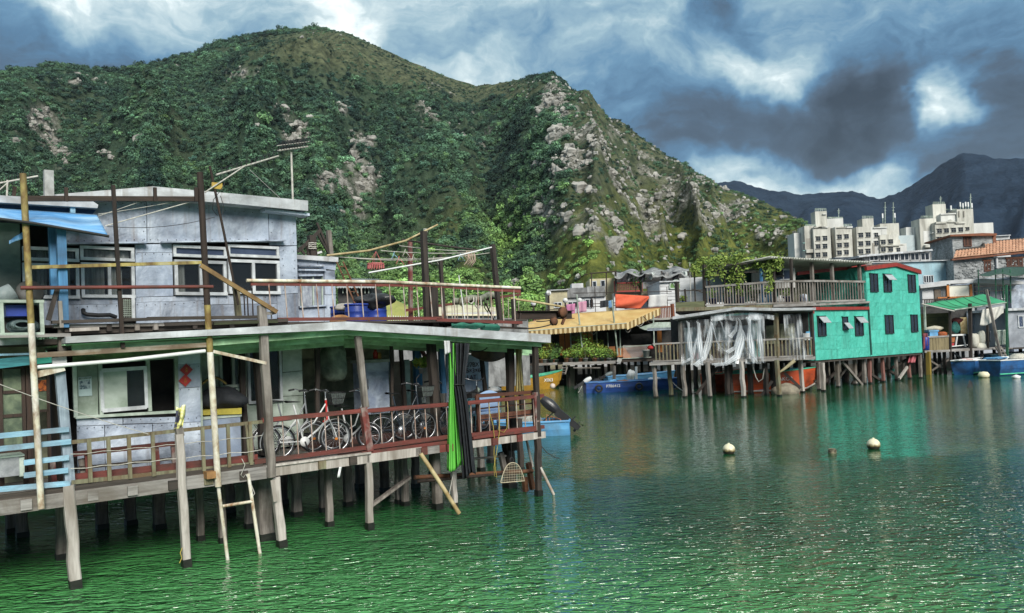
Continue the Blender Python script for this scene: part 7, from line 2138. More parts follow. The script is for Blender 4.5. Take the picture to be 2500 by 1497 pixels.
# ---------------------------------------------------------------- fishing shop with the green awning, far end
rs=thing('fishing_shop','cluttered open stilt shop with a timber counter under a green awning','shop',RH.P(4,3,1.8),RH.a)
za=RH.hit(2340,855)[1]
ra,rb=RH.hit(2255,850)[0],RH.hit(2475,850)[0]
fbeam(RH,2255,859,2440,850,.3,.16,.0,'deck_beam',woodh,rs)
for k in range(6):
 part(MB().fbox(RH,ra,rb,.1+k*.6,.66+k*.6,za-.05,za+.02),'plank',woodh,rs)
part(MB().fbox(RH,ra,rb,5.0,5.1,za,za+3.4),'back_wall',interdark,rs)
fpart(RH,2250,765,2320,825,2.5,2.6,'stacked_sheets',mat('mossy stacked sheets',(.16,.15,.05),(.05,.05,.02),None,2,(.4,1,8),grime=(.04,.04,.02),gsc=1),rs)
for (x0,x1,y0,y1,m) in [(2345,2362,775,815,bamboo),(2362,2390,765,815,galv),(2395,2455,770,840,interior),(2410,2440,800,845,galvgreen)]:
 fpart(RH,x0,y0,x1,y1,4.6,4.7,'wall_panel',m,rs)
for i in range(8):
 x=2264+i*7.05
 fpart(RH,x,824,x+6.6,856,-.05+jit(.02),.0,'counter_plank',mat('counter wood',(.27,.22,.12),(.14,.11,.06),(.36,.32,.24),3,VS),rs)
fpart(RH,2262,820,2322,824,-.1,.7,'counter_top',woodh,rs)
for (x,y0,y1,w,m) in [(2368,741,877,.2,darkwood),(2457,696,874,.14,mat('green pole',(.03,.13,.07),(.02,.08,.045),None,4)),(2257,745,806,.12,galvgreen),(2319,755,880,.14,darkwood),(2266,858,916,.26,mat('yellow mossy stilt',(.26,.18,.03),(.13,.09,.02),None,3,VS)),(2410,750,850,.14,darkwood)]:
 fbeam(RH,x,y0,x+2,y1,w,w,-.1,'post',m,rs)
for i in range(14):
 p=RH.P(ra+.4+(rb-ra-.6)*i/13,.5+(i%3)*1.4,0)
 part(MB().beam(p-Vector((0,0,.5)),p+Vector((0,0,za-.1)),.18,.18),'stilt',darkwood,rs)
for (x0,y0,x1,y1) in [(2270,880,2310,905),(2330,862,2370,895),(2275,905,2320,875)]:
 fbeam(RH,x0,y0,x1,y1,.1,.12,.8,'brace',woodv,rs)
frow(RH,rs,2428,808,2458,806,844,840,9,.06,.3,galvgreen)
fbeam(RH,2425,808,2460,806,.06,.06,.3,'rail',galvgreen,rs)
gaw=thing('green_awning','sagging green tarpaulin awning with dark stripes over the fishing shop','awning',RH.P(3,1,5),RH.a)
gta=mat('green awning canvas',(.05,.36,.17),(.03,.25,.11),(.12,.45,.24),.8,rough=.7,bump=.3)
a_,b_,c_,d_=RH.pt(2257,742,2.2),RH.pt(2330,757,-.6),RH.pt(2457,739,-.4),RH.pt(2400,719,2.2)
part(MB().sheet(lambda u,v:(a_.lerp(d_,u)).lerp(b_.lerp(c_,u),v)-Vector((0,0,.22*sin(pi*u)*sin(pi*v)+.03*sin(u*18))),24,10,.02),'canvas',gta,gaw)
for k in range(5):
 u=.18+k*.16
 part(MB().tube([(a_.lerp(d_,u)).lerp(b_.lerp(c_,u),v/6)-Vector((0,0,.22*sin(pi*u)*sin(pi*v/6)+.03*sin(u*18)-.02)) for v in range(7)],.03,5),'rib',mat('dark green rib',(.02,.12,.06),(.012,.07,.035),None,4),gaw)
part(MB().tube([b_,c_],.05,6),'front_pole',galvgreen,gaw)
part(MB().tube([RH.pt(2250,742,.0),RH.pt(2330,760,-.6)],.05,6),'side_pole',rope,gaw)
ob(pbeam(2408,707,2444,876,.16,.16,-.9,fr=RH),'leaning_post',woodv,label='grey post leaning in front of the green awning and the white cloth',cat='post')
ob(MB().sheet(lambda u,v:RH.pt(2398+52*u-6*(1-u)*v,756-9*u+(44-12*u)*v*(.55+.45*sin(pi*min(1,u*.8+.25))),-.5-.08*sin(u*15+v*3)),24,10,.01),'white_cloth',mat('creamy white cloth',(.62,.60,.54),(.48,.46,.42),None,3,bump=.2),label='big creamy white cloth hung in folds under the green awning',cat='cloth')
bk=thing('blue_basket','blue plastic basket standing on the timber counter','basket',RH.pt(2279,821,.2),RH.a)
part(MB().pbox(RH,2270,809,2290,821,.0,.5),'tub',blight,bk)
part(MB().pbox(RH,2268,806,2292,810,-.05,.55),'rim',blight,bk)
ob(MB().blob(RH.pt(2301,816,.2),.28,5,12,8,.2,(1.3,.8,.7)),'orange_net_bundle',mat('orange netting',(.45,.12,.035),(.24,.06,.02),None,12,bump=1,bsc=30),label='orange netting bundle on the timber counter beside the blue basket',cat='net')
ob(MB().blob(RH.pt(2281,803,.6),.4,8,14,8,.3,(1.5,.8,.55)),'cream_sack',mat('cream sack',(.52,.48,.38),(.36,.33,.25),None,4,bump=.6),label='cream sack heaped behind the blue basket on the counter',cat='sack')
ob(MB().sheet(lambda u,v:RH.pt(2253+12*u,814+42*v*(1-.3*u),-.15-.05*sin(u*8)),6,8,.02),'maroon_cloth',mat('maroon cloth',(.20,.05,.06),(.12,.03,.04),None,4),label='maroon cloth hanging off the counter next to the turquoise wall',cat='cloth')
ob(MB().lathe(RH.pt(2259,855,.1),[(.001,0),(.28,0),(.3,.9),(.27,.95),(.001,.95)],14),'blue_drum',drumblue,label='blue drum tucked between the turquoise wall and the timber counter',cat='drum')
tbl=thing('white_table','white plastic table on the shop deck beside the counter','table',RH.pt(2340,847,.6),RH.a)
part(MB().pbox(RH,2322,816,2358,820,.3,1.1),'top',white,tbl)
for x0,x1 in ((2337,2333),(2352,2357)):
 for t in (.4,1.0):
  part(pbeam(x0,820,x1,847,.09,.07,t,fr=RH),'leg',white,tbl)
part(pbeam(2322,846,2362,842,.05,.06,.35,fr=RH),'stretcher',white,tbl)
ob(MB().pbox(RH,2323,823,2332,836,.5,.9),'orange_box',mat('orange brown box',(.38,.13,.04),(.25,.08,.03),None,4),label='orange-brown box under the white table',cat='box')
ob(MB().pbox(RH,2324,838,2331,846,.5,.9),'red_box',mat('bright red box',(.5,.04,.05),(.35,.03,.04),None,4),label='small bright red box under the white table on the shop deck',cat='box')
ob(MB().blob(RH.pt(2333,800,1.2),.36,3,12,8,.25,(.8,.7,1.2)),'green_net_bag',mat('sea green netting',(.08,.30,.26),(.04,.18,.15),None,9,bump=.8),label='sea-green net bag hanging above the white table',cat='bag')
ob(MB().blob(RH.pt(2335,783,1.4),.28,9,12,8,.4,(1.3,.7,.8)),'red_bundle',mat('dusty red cloth',(.28,.06,.06),(.15,.04,.04),None,5),label='dusty red bundle hanging above the sea-green net bag',cat='bundle')
foam=mat('white foam',(.60,.58,.50),(.46,.44,.37),None,4)
for (x,y,r,sq,lab) in [(2379,832,.42,(.8,.8,1.3),'white foam sack standing upright beside the dark shop post'),(2396,825,.38,(.8,.7,1.4),'taller white foam sack next to the first one'),(2397,846,.42,(1.1,.8,.7),'white foam bundle lying low below the taller sack')]:
 ob(MB().blob(RH.pt(x,y,.2),r,int(x),12,8,.2,sq),'foam_sack',foam,label=lab,cat='sack')
ob(MB().sheet(lambda u,v:RH.pt(2408+11*u,808+26*v,.1-.05*sin(u*9)),8,6,.02),'blue_trousers',dkp,label='dark blue trousers hanging by the leaning grey post',cat='trousers')
sl_=thing('boat_steps','steep timber ladder going down from the shop deck to the boats','ladder',RH.pt(2445,875,-.4),RH.a)
for x0,x1 in ((2430,2450),(2442,2462)):
 part(pbeam(x0,846,x1,878,.09,.1,-.4,fr=RH),'rail',woodv,sl_)
for k in range(4):
 part(pbeam(2434+k*5,852+k*7,2446+k*5,852+k*7,.12,.05,-.4,fr=RH),'rung',woodh,sl_)
nA=boat(onz(2352,915,0),onz(2352,915,0)+Vector((3.6,3.4,0)),2.0,.95,'blue fishing boat with white planks lying nearest the turquoise house',bnavy,blight,white,None,None,3,bgrn,.4,.2,-1,.05)
nB=boat(onz(2418,918,0),onz(2418,918,0)+Vector((6.2,2.2,0)),2.1,1.0,'larger blue fishing boat with white registration lettering at the picture edge',bnavy,blight,white,'15LA0072',white,3,bgrn,.40,.36,-1,.1)
nC=boat(onz(2440,908,0)+Vector((0,2.0,0)),onz(2440,908,0)+Vector((5,3.5,0)),1.9,1.2,'pale blue fishing boat moored behind the two darker ones',blight,greyin,white,None,None,3,None,.4,.2,-1,.1)
for (Q,a,b,w,m,lab) in [(nA[1],(-.6,.2,1.05),(2.9,-.3,1.1),.3,white,'long white plank lying across the first blue fishing boat'),(nB[1],(.3,.1,1.15),(2.4,.6,1.2),.8,blight,'pale blue hatch board on the numbered fishing boat')]:
 ob(MB().beam(Q(*a),Q(*b),w,.06),'deck_board',m,label=lab,cat='board')
ob(MB().blob(nB[1](2.3,-.3,1.15),.5,6,14,8,.35,(1.4,.8,.5)),'net_heap',mat('cream netting',(.55,.52,.44),(.35,.33,.28),None,10,bump=1,bsc=30),label='cream netting heap on the numbered fishing boat',cat='net')
ob(MB().blob(nA[1](.6,0,1.0),.35,9,12,7,.3,(1.3,.8,.4)),'net_heap',mat('pinkish netting',(.55,.40,.38),(.36,.24,.23),None,10,bump=1,bsc=30),label='pinkish netting heap in the stern of the first blue fishing boat',cat='net')
for k,x in enumerate((2395,2420,2440,2490)):
 ob(pbeam(x,872,x+2,892,.06,.06,-1.6,fr=RH),'rod_holder',chrome,label=['thin metal rod standing between the two fishing boats','second thin metal rod standing by the pale blue hatch board','thin metal rod standing below the timber ladder','thin metal rod at the picture edge on the numbered boat'][k],cat='rod')
gr=thing('grey_shed','plain grey stilt shed with a white framed window at the picture edge','shed',RH.P(9.5,3,1.8),RH.a)
fpart(RH,2462,756,2620,846,.6,5,'wall',mat('grey render',(.36,.38,.42),(.24,.26,.30),(.44,.46,.5),1.2,grime=(.16,.17,.19),gsc=.6),gr)
fpart(RH,2455,750,2620,756,.3,5.2,'roof',rooftop,gr)
simple_window(gr,RH,2485,770,2510,800,.58,frame_,glassb,.07,1)
for i in range(7):
 p=RH.P(8.7+i*.8,.8+(i%2)*2,0)
 part(MB().beam(p-Vector((0,0,.5)),p+Vector((0,0,1.75)),.2,.2),'stilt',darkwood,gr)
fpart(RH,2462,846,2620,850,.5,5,'floor',darkwoodh,gr)
# ---------------------------------------------------------------- sheds and houses behind
def block(fr,name,label,x0,y0,x1,y1,t0,depth,m,cat='building',roof=None,windows=(),wm=None,gm=None,base=None):
 t_=thing(name,label,cat,fr.pt((x0+x1)/2,y1,t0),fr.a)
 ym_=(y0+y1)/2
 part(MB().fbox(fr,fr.hit(x0,ym_,t0)[0],fr.hit(x1,ym_,t0)[0],t0,t0+depth,.7,fr.hit((x0+x1)/2,y0,t0)[1]),'wall',m,t_)
 if roof:
  fpart(fr,x0-2,y0-roof,x1+2,y0,t0-.3,t0+depth+.2,'roof',rooftop,t_)
 for (a,b,c,d,mu) in windows:
  simple_window(t_,fr,a,b,c,d,t0-.02,wm or frame_,gm or glassd,.07,mu)
 return t_
B1=Fr(0,72,0)
cream=mat('cream render',(.56,.50,.32),(.42,.37,.23),(.64,.58,.42),1.2,grime=(.27,.24,.17),gsc=.5)
gcon=mat('blackened concrete',(.30,.30,.30),(.12,.12,.12),(.42,.42,.42),1.5,(2,2,.6),grime=(.07,.07,.07),gsc=.8)
wplas=mat('white plaster',(.62,.62,.62),(.46,.46,.47),None,1.5,grime=(.33,.33,.33),gsc=.5)
block(B1,'cream_house','cream rendered house with a round lamp at its corner behind the awning house',1338,709,1386,790,0,5,cream,'house',2,[(1352,738,1372,752,1)])
t_=block(B1,'concrete_terrace','blackened concrete parapet house between the cream house and the cream block',1386,724,1480,790,.5,5,wplas,'house',0,[(1386,736,1410,752,1),(1428,730,1450,752,1)])
fpart(B1,1384,703,1434,726,.2,.5,'parapet',gcon,t_)
fpart(B1,1434,699,1478,724,.2,.5,'parapet',gcon,t_)
fpart(B1,1396,692,1424,706,1,3,'roof_block',wplas,t_)
block(B1,'cream_block','small cream roof house with two dark windows above the parapets',1442,680,1503,790,2.2,4,cream,'house',0,[(1446,686,1457,702,0),(1466,684,1478,702,0)])
t_=block(B1,'lattice_balcony_house','house with a red brick lattice balcony under a ragged tarpaulin roof',1500,712,1690,800,1,6,wplas,'house',0,[(1510,728,1540,750,1)])
fpart(B1,1502,712,1600,722,.9,1.0,'yellow_band',cream,t_)
fpart(B1,1500,686,1504,714,.4,.8,'pillar',redtrim,t_)
fpart(B1,1564,688,1569,714,.4,.8,'pillar',redtrim,t_)
fpart(B1,1504,709,1564,713,.4,.8,'balcony_rail',redtrim,t_)
fpart(B1,1504,689,1564,692,.4,.8,'balcony_rail',redtrim,t_)
lt_=mat('red lattice block',(.17,.06,.045),(.10,.04,.03),None,4)
for i in range(14):
 fpart(B1,1504+i*4.3,692,1506+i*4.3,709,.5,.7,'lattice_bar',lt_,t_)
for j in range(3):
 fpart(B1,1504,695.5+j*4.2,1564,697.2+j*4.2,.52,.68,'lattice_bar',lt_,t_)
fpart(B1,1569,688,1615,704,.6,.9,'parapet',gcon,t_)
fpart(B1,1505,660,1690,690,4,4.2,'recess_shade_sheet',interdark,t_)  # dark sheet standing for the shade under the tarpaulin
rg_=thing('ragged_roof','ragged grey tarpaulin roof sagging over the lattice balcony','tarpaulin roof',B1.pt(1590,665,1),0)
rgm=mat('ragged grey tarp',(.34,.34,.33),(.08,.08,.085),(.55,.55,.54),2.2,bump=.6,bsc=6)
part(MB().sheet(lambda u,v:B1.pt(1500+182*u,663-10*u+4*sin(u*21)+(6+10*abs(sin(u*13+1))+8*(u>.5))*v,-.5+3.0*(1-v)),60,5,.03),'tarpaulin',rgm,rg_)
for k,(x,w,h) in enumerate([(1530,10,20),(1560,14,24),(1584,12,18),(1612,20,26),(1640,16,22),(1665,14,16)]):
 part(MB().sheet(lambda u,v:B1.pt(x+w*u+2*sin(v*4),668-(x-1500)*.03+h*v*(.6+.4*sin(u*3)),.2+.2*sin(u*9)),6,6,.02),'hanging_rag',[rgm,blackcl,curt,rgm,blackcl,curt][k],rg_)
for x in (1503,1565,1615,1680):
 fbeam(B1,x,662,x+1,712,.12,.12,.3,'pole',darkwood,rg_)
ob(MB().leaves(B1.pt(1555,682,.9),.9,160,.14,7),'balcony_shrub',leafd,label='dark leafy shrub on the red lattice balcony',cat='plant',kind=None)
ob(MB().leaves(B1.pt(1525,676,.9),.5,60,.12,8),'white_flowers',mat('white blossom',(.6,.55,.58),(.4,.3,.36),None,4),label='white blossoming plant on the red lattice balcony',cat='plant')
t_=block(Fr(0,66,0),'arched_window_house','white sided house with two arched green windows behind the vine terrace',1612,686,1790,800,0,6,mat('white lap siding',(.66,.66,.66),(.5,.5,.51),None,2,(.5,.5,5),grime=(.36,.36,.36),gsc=.5),'house',3)
for i in range(7):
 fpart(Fr(0,66,0),1612,690+i*8,1790,697+i*8,-.05,-.005,'siding_board',mat('white lap siding',(.6,.6,.6)),t_)
arm=mat('green glass',(.20,.34,.10),(.10,.2,.06),None,3,rough=.3)
for cx_ in (1651,1722):
 fr=Fr(0,66,0)
 pts=[(cx_-16,705),(cx_+16,705)]+[(cx_+16*cos(a),699-14*sin(a)) for a in [pi*k/10 for k in range(11)]]
 w_=fpoly(fr,pts[::-1],-.1,-.06,'window',arm,t_)
 fm=MB().tube([fr.pt(cx_-16,705,-.12)]+[fr.pt(cx_-16*cos(a),699-14*sin(a),-.12) for a in [pi*k/10 for k in range(11)]]+[fr.pt(cx_+16,705,-.12)],.07,6)
 fm.tube([fr.pt(cx_-16,705,-.12),fr.pt(cx_+16,705,-.12)],.07,6)
 for a in (.9,1.57,2.24):
  fm.tube([fr.pt(cx_,705,-.12),fr.pt(cx_+15*cos(a),699-13*sin(a),-.12)],.04,5)
 part(fm,'frame',galvgreen,w_)
for (x,y0,y1,fr,lab) in [(1339,719,790,B1,'round white lamp on a post by the cream house'),(1380,737,790,B1,'round white lamp on a post before the blackened parapet'),(1415,737,790,B1,'round white lamp on a post before the dark doorway of the parapet house'),(1302,744,790,B1,'round white lamp on a post over the brown balcony end')]:
 t_=thing('lamp_post',lab,'lamp',fr.pt(x,y1,-1.5),0,'round lamps on posts')
 part(MB().tube([fr.pt(x,y1,-1.5),fr.pt(x,y0,-1.5)],.07,6),'post',darkrust,t_)
 part(MB().blob(fr.pt(x,y0-3,-1.5),.24,1,10,7,0),'globe',white,t_)
 part(MB().lathe(fr.pt(x,y0+2,-1.5),[(.001,0),(.22,.1),(.24,.16),(.001,.16)],10),'collar',darkrust,t_)
ob(MB().tube([B1.pt(1440,668,.3),B1.pt(1505,663,.3)],.06,5).tube([B1.pt(1425,672,.3),B1.pt(1444,668,.3),B1.pt(1445,750,.3)],.06,5).tube([B1.pt(1480,666,.3),B1.pt(1481,720,.3)],.06,5),'scaffold_frame',darkrust,label='dark pipe frame standing before the small cream roof house',cat='frame',kind=None)
B0=Fr(0,48,0)
t_=block(Fr(0,44,0),'grey_roof_shed','dark shed with a ribbed grey roof behind the blue drums',826,700,905,790,0,4,interdark,'shed')
fr=Fr(0,44,0)
c1,c2=fr.pt(820,702,-.6),fr.pt(915,702,-.6)
part(MB().sheet(lambda u,v:c1.lerp(c2,u*(1-.0))+Vector((0,3.2*v,.75*v+.03*sin(u*90)))*1.0-Vector((.5*v*(u-.5),0,0)),90,3,.03),'roof',mat('ribbed grey roof',(.36,.38,.38),(.24,.26,.26),None,2),t_)
for i in range(8):
 fpart(fr,836+i*9,706,838+i*9,716,-.3,-.2,'bar',galvgreen,t_)
t_=block(Fr(0,56,0),'curved_roof_shed','low shed with a pale yellow curved roof behind the net bundle',1040,764,1210,810,0,5,wplas,'shed')
fr=Fr(0,56,0)
part(MB().sheet(lambda u,v:fr.pt(1035+180*u,770-26*sin(pi*v*.5)*(.75+.25*sin(pi*u)),-.3+4*v),10,8,.05),'roof',mat('pale yellow roof',(.58,.54,.38),(.46,.42,.29),None,1.2,grime=(.34,.31,.2),gsc=.5),t_)
t_=block(Fr(0,52,0),'white_yard_wall','low white wall with iron railing behind the rear of the roof terrace',930,782,1290,815,0,.4,gcon,'wall')
frow(Fr(0,52,0),t_,935,770,1060,774,784,784,22,.05,.1,white)
ob(MB().sheet(lambda u,v:Fr(0,60,0).pt(900+110*u,760-30*sin(pi*min(1,u*.9+.1))*(1-v)**.5*.9+175*v,0+6*(1-v)),14,8,.1),'yellow_mound',mat('yellow grass bank',(.34,.33,.10),(.2,.22,.06),None,.8,bump=.8),label='yellowish grassy bank behind the blue drums',cat='bank',kind='structure')
B2=Fr(0,68,0)
t_=block(B2,'white_shed','white shed with a corrugated roof edge and a wood framed screen behind the green awning',2252,694,2378,760,0,5,wplas,'shed')
fpoly(B2,[(2246,697),(2300,686),(2400,680),(2470,684),(2500,688),(2500,694),(2380,690),(2248,704)][::-1],-.6,3,'roof',wplas,t_)
fpart(B2,2282,706,2298,745,-.1,0,'door',mat('brown grey door',(.16,.13,.10),(.09,.075,.06),None,3),t_)
fpart(B2,2318,697,2370,724,-.5,-.45,'screen',mat('speckled screen',(.60,.58,.50),(.40,.38,.32),None,6,lo=.3,hi=.42),t_)
for (a,b,c,d) in [(2312,694,2318,730),(2368,692,2374,726)]:
 fpart(B2,a,b,c,d,-.6,-.44,'screen_post',orw,t_)
fpart(B2,2290,724,2370,728,-.6,-.44,'screen_rail',orw,t_)
fpart(B2,2320,692,2374,696,-.6,-.44,'screen_rail',galv,t_)
frow(B2,t_,2255,732,2312,729,745,742,14,.07,-.7,darkwood)
fbeam(B2,2252,732,2314,729,.08,.08,-.7,'rail',darkwood,t_)
t_=block(B2,'silver_shed','silver curved metal shed with dark windows under the dark green canopy',2384,690,2470,760,1,5,mat('silver sheet',(.44,.47,.52),(.26,.28,.33),None,1,(1,1,2),.5,grime=(.2,.2,.22),gsc=.6),'shed',0,[(2400,704,2418,728,1),(2442,700,2462,730,1)])
part(MB().sheet(lambda u,v:B2.pt(2380+92*u,690-10*sin(pi*v*.5),.4+3*v),6,8,.08),'roof',mat('silver sheet',(.44,.47,.52)),t_)
block(B2,'bright_metal_shed','bright stained metal shed at the picture edge below the brick house',2468,676,2620,752,.5,5,galv,'shed',3)
dgc=thing('dark_canopy','dark green cloth canopy on thin poles before the brick house','canopy',B2.pt(2440,665,-2),0)
part(MB().sheet(lambda u,v:B2.pt(2392+130*u,672-20*sin(min(1,u*1.6)*pi/2)*(1-v)+3*sin(u*12)*v,-3+3*(1-v)),24,5,.03),'cloth',mat('dark green cloth',(.03,.075,.05),(.015,.04,.03),None,3),dgc)
for x in (2388,2430,2448,2466):
 fbeam(B2,x,658,x+2,740,.07,.07,-2.2,'pole',mat('green pole',(.03,.13,.07)),dgc)
for y in (700,712):
 fbeam(B2,2378,y,2480,y-4,.05,.05,-2.2,'rail',darkwood,dgc)
B3=Fr(0,78,4)
tile=mat('light blue tile',(.42,.62,.70),(.33,.52,.60),None,14,(.4,.4,1.6),.35,grime=(.20,.26,.28),gsc=.5,gst=(1.2,1.2,.25))
bt=block(B3,'blue_tiled_house','house faced with light blue tiles below a glazed roof storey',2080,640,2331,760,0,8,tile,'house',2,[(2254,672,2279,691,3)])
fpart(B3,2110,618,2274,638,1,5,'roof_storey',gcon,bt)
for i in range(6):
 x=2122+i*25
 simple_window(bt,B3,x,620-i*.6,x+22,637-i*.2,.95,wplas,glassd,.07,1)
fpoly(B3,[(2096,624),(2276,608),(2278,612),(2098,628)][::-1],.4,5.5,'roof',rooftop,bt)
B4=Fr(0,84,-6)
brickm=mat('grey brick',(.42,.43,.43),(.16,.165,.165),(.56,.57,.57),3,(1,1,3.2),.9,bump=.8,bsc=9,grime=(.10,.11,.11),gsc=.7)
bh=thing('brick_house','grey brick house with brown shutters and an orange tiled roof','house',B4.pt(2420,690,0),B4.a)
fpart(B4,2330,626,2640,740,0,9,'wall',brickm,bh)
fpart(B4,2326,572,2424,640,2.5,8,'wall',brickm,bh)
fpart(B4,2424,570,2432,600,2.6,8,'wall',mat('brown brick side',(.20,.08,.045),(.12,.05,.03),None,3),bh)
nb_=0
for r in range(14):
 for c in range(24):
  x=2333+c*7.0+(3.5 if r%2 else 0)
  y=633+r*3.7
  if random.random()<.42 and nb_<140:
   fpart(B4,x,y,x+5.6,y+2.6,-.05-random.random()*.03,-.004,'brick',brickm,bh)
   nb_+=1
fpoly(B4,[(2320,573),(2400,569),(2434,570),(2434,575),(2320,577)][::-1],2.0,8.5,'roof',mat('brown eave',(.22,.075,.035),(.13,.05,.028),None,3),bh)
bsh=mat('brown shutter',(.11,.04,.022),(.06,.025,.016),None,3,VS)
for (x0,y0,x1,y1,mu,t0) in [(2352,578,2372,602,1,2.45),(2402,637,2419,663,1,-.03),(2457,631,2497,652,3,-.03)]:
 w_=simple_window(bh,B4,x0,y0,x1,y1,t0,bsh,mat('dark shutter',(.06,.026,.018),(.03,.014,.01),None,3,VS),.12,mu)
fpart(B4,2400,634,2421,637,-.12,.0,'lintel',mat('brown eave',(.2,.07,.03)),bh)
fpart(B4,2455,628,2500,631,-.12,.0,'lintel',mat('brown eave',(.2,.07,.03)),bh)
part(MB().tube([B4.pt(2433,628,-.15),B4.pt(2434,655,-.15)],.12,8),'drain_pipe',wplas,bh)
fpoly(B4,[(2324,632),(2500,615),(2640,602),(2640,606),(2500,619),(2326,636)][::-1],-.6,-.1,'eave',mat('brown eave',(.2,.07,.03)),bh)
tm1=mat('orange roof tile',(.58,.34,.22),(.34,.17,.10),(.70,.50,.38),3,rough=.7)
e0_,e1_=B4.pt(2328,631,-.6),B4.pt(2640,600,-.6)
r0_,r1_=B4.pt(2400,593,3.2),B4.pt(2640,572,3.2)
part(MB().add([B4.pt(2400,624,-.55),e1_+Vector((0,0,-.1)),r1_-Vector((0,0,.12)),r0_-Vector((0,0,.12))],[(0,1,2,3)]),'roof',mat('brown eave',(.2,.07,.03)),bh)
part(MB().add([e0_-Vector((0,0,.1)),B4.pt(2402,624,-.6),B4.pt(2402,606,1.2),B4.pt(2334,613,1.2)],[(0,1,2,3)]),'roof',mat('brown eave',(.2,.07,.03)),bh)
nt_=0
me_t=None
for i in range(30):
 f=(i+.5)/30
 a=B4.pt(2400,624,-.6).lerp(e1_,f);b=r0_.lerp(r1_,f)
 for k in range(7):
  p,q=a.lerp(b,k/7),a.lerp(b,(k+1.12)/7)
  t1_=MB()
  d=(q-p)
  up=Vector((0,0,1));sd=B4.e
  vs=[]
  for s_,P_ in ((.17,p+up*.07),(.13,q)):
   for g_ in range(5):
    an_=pi*g_/4
    vs.append(P_+sd*(s_*cos(an_))+up*(s_*.8*sin(an_)))
  t1_.add(vs,[(j,j+1,j+6,j+5) for j in range(4)]+[(4,3,2,1,0)])
  part(t1_,'tile',tm1,bh)
for i in range(9):
 f=(i+.5)/9
 a=e0_.lerp(B4.pt(2402,624,-.6),f);b=B4.pt(2334,613,1.2).lerp(B4.pt(2402,606,1.2),f)
 for k in range(3):
  p,q=a.lerp(b,k/3),a.lerp(b,(k+1.12)/3)
  up=Vector((0,0,1));sd=B4.e
  vs=[]
  for s_,P_ in ((.17,p+up*.07),(.13,q)):
   for g_ in range(5):
    an_=pi*g_/4
    vs.append(P_+sd*(s_*cos(an_))+up*(s_*.8*sin(an_)))
  part(MB().add(vs,[(j,j+1,j+6,j+5) for j in range(4)]+[(4,3,2,1,0)]),'tile',tm1,bh)
part(MB().tube([r0_,r1_],.16,8),'ridge',darkwoodh,bh)
part(MB().tube([B4.pt(2334,612,1.2),B4.pt(2402,604,1.2),r0_],.16,8),'ridge',darkwoodh,bh)
block(B4,'white_roof_hut','small white roof hut between the brick house and the far mountain',2432,576,2466,610,14,5,wplas,'hut',2,[(2436,590,2444,598,0)])
# ---------------------------------------------------------------- apartment blocks
AP=Fr(0,165,0)
conc=mat('stained cream concrete',(.61,.60,.54),(.46,.45,.40),(.70,.69,.65),.35,(1,1,.5),.9,bump=.2,grime=(.24,.23,.20),gsc=.35,gst=(1.5,1.5,.35),rv=.08,streak=(.20,.19,.165),ssc=1.1)
conw=mat('pale wall concrete',(.66,.66,.63),(.54,.54,.52),None,.35,(1,1,.5),.9,bump=.2,grime=(.40,.40,.38),gsc=.3,gst=(1.5,1.5,.35))
aframe=mat('apartment window frame',(.30,.30,.28),(.2,.2,.19),None,2)
def ap_px(X,Y):
 return 1900+X*.242,450+Y*.242
def apartment(label,boxes,wins,extras):
 x0,y0=ap_px(boxes[0][0],boxes[0][3])
 t_=thing('apartment_block',label,'apartment block',AP.pt(x0,700,0),0)
 for (a,b,c,d,t,dep,m) in boxes:
  p,q=ap_px(a,b),ap_px(c,d)
  fpart(AP,p[0],p[1],q[0],q[1],t,t+dep*.5,'wall',m,t_)
 for (cols,rws,t,w,h) in wins:
  for i,X in enumerate(cols):
   for (Y) in rws:
    Yy=Y-(X-cols[0])*.06
    p,q=ap_px(X,Yy),ap_px(X+w,Yy+h)
    wo_=MB().pbox(AP,p[0],p[1],q[0],q[1],t-.06,t-.01)
    f=part(wo_,'window',glassd,t_)
    mb=MB()
    mx=(p[0]+q[0])/2
    mb.pbox(AP,mx-.22,p[1],mx+.22,q[1],t-.12,t-.07)
    ym=p[1]+(q[1]-p[1])*.4
    mb.pbox(AP,p[0],ym-.2,mx-.25,ym+.2,t-.12,t-.07).pbox(AP,mx+.25,ym-.2,q[0],ym+.2,t-.12,t-.07)
    part(mb,'frame',aframe,f)
    part(MB().pbox(AP,p[0]-1,q[1],q[0]+1,q[1]+.5,t-.2,t-.01),'sill',conc,f)
    part(MB().pbox(AP,p[0]-1,p[1]-.6,q[0]+1,p[1]-.1,t-.25,t-.01),'hood',conc,f)
 for (a,b,c,d,t,dep,nm,m) in extras:
  p,q=ap_px(a,b),ap_px(c,d)
  fpart(AP,p[0],p[1],q[0],q[1],t,t+dep,nm,m,t_)
 return t_
def roof_rail(par,X0,X1,Y,h,t,n):
 """tubular roof-edge guard"""
 mb=MB()
 for k in range(n):
  x,y=ap_px(X0+(X1-X0)*k/(n-1),Y)
  mb.tube([AP.pt(x,y,t),AP.pt(x,y-h,t)],.05,4)
 for f in (.5,1):
  a,b=ap_px(X0,Y),ap_px(X1,Y)
  mb.tube([AP.pt(a[0],a[1]-h*f,t),AP.pt(b[0],b[1]-h*f,t)],.05,4)
 part(mb,'roof_guard',galvgreen,par)
recess=mat('shaded concrete recess',(.30,.28,.24),(.19,.18,.16),None,.5)  # darkened copy of the concrete, shade of recesses and openings put into its colour
bal=mat('green balcony',(.25,.42,.38),(.17,.3,.28),None,1)
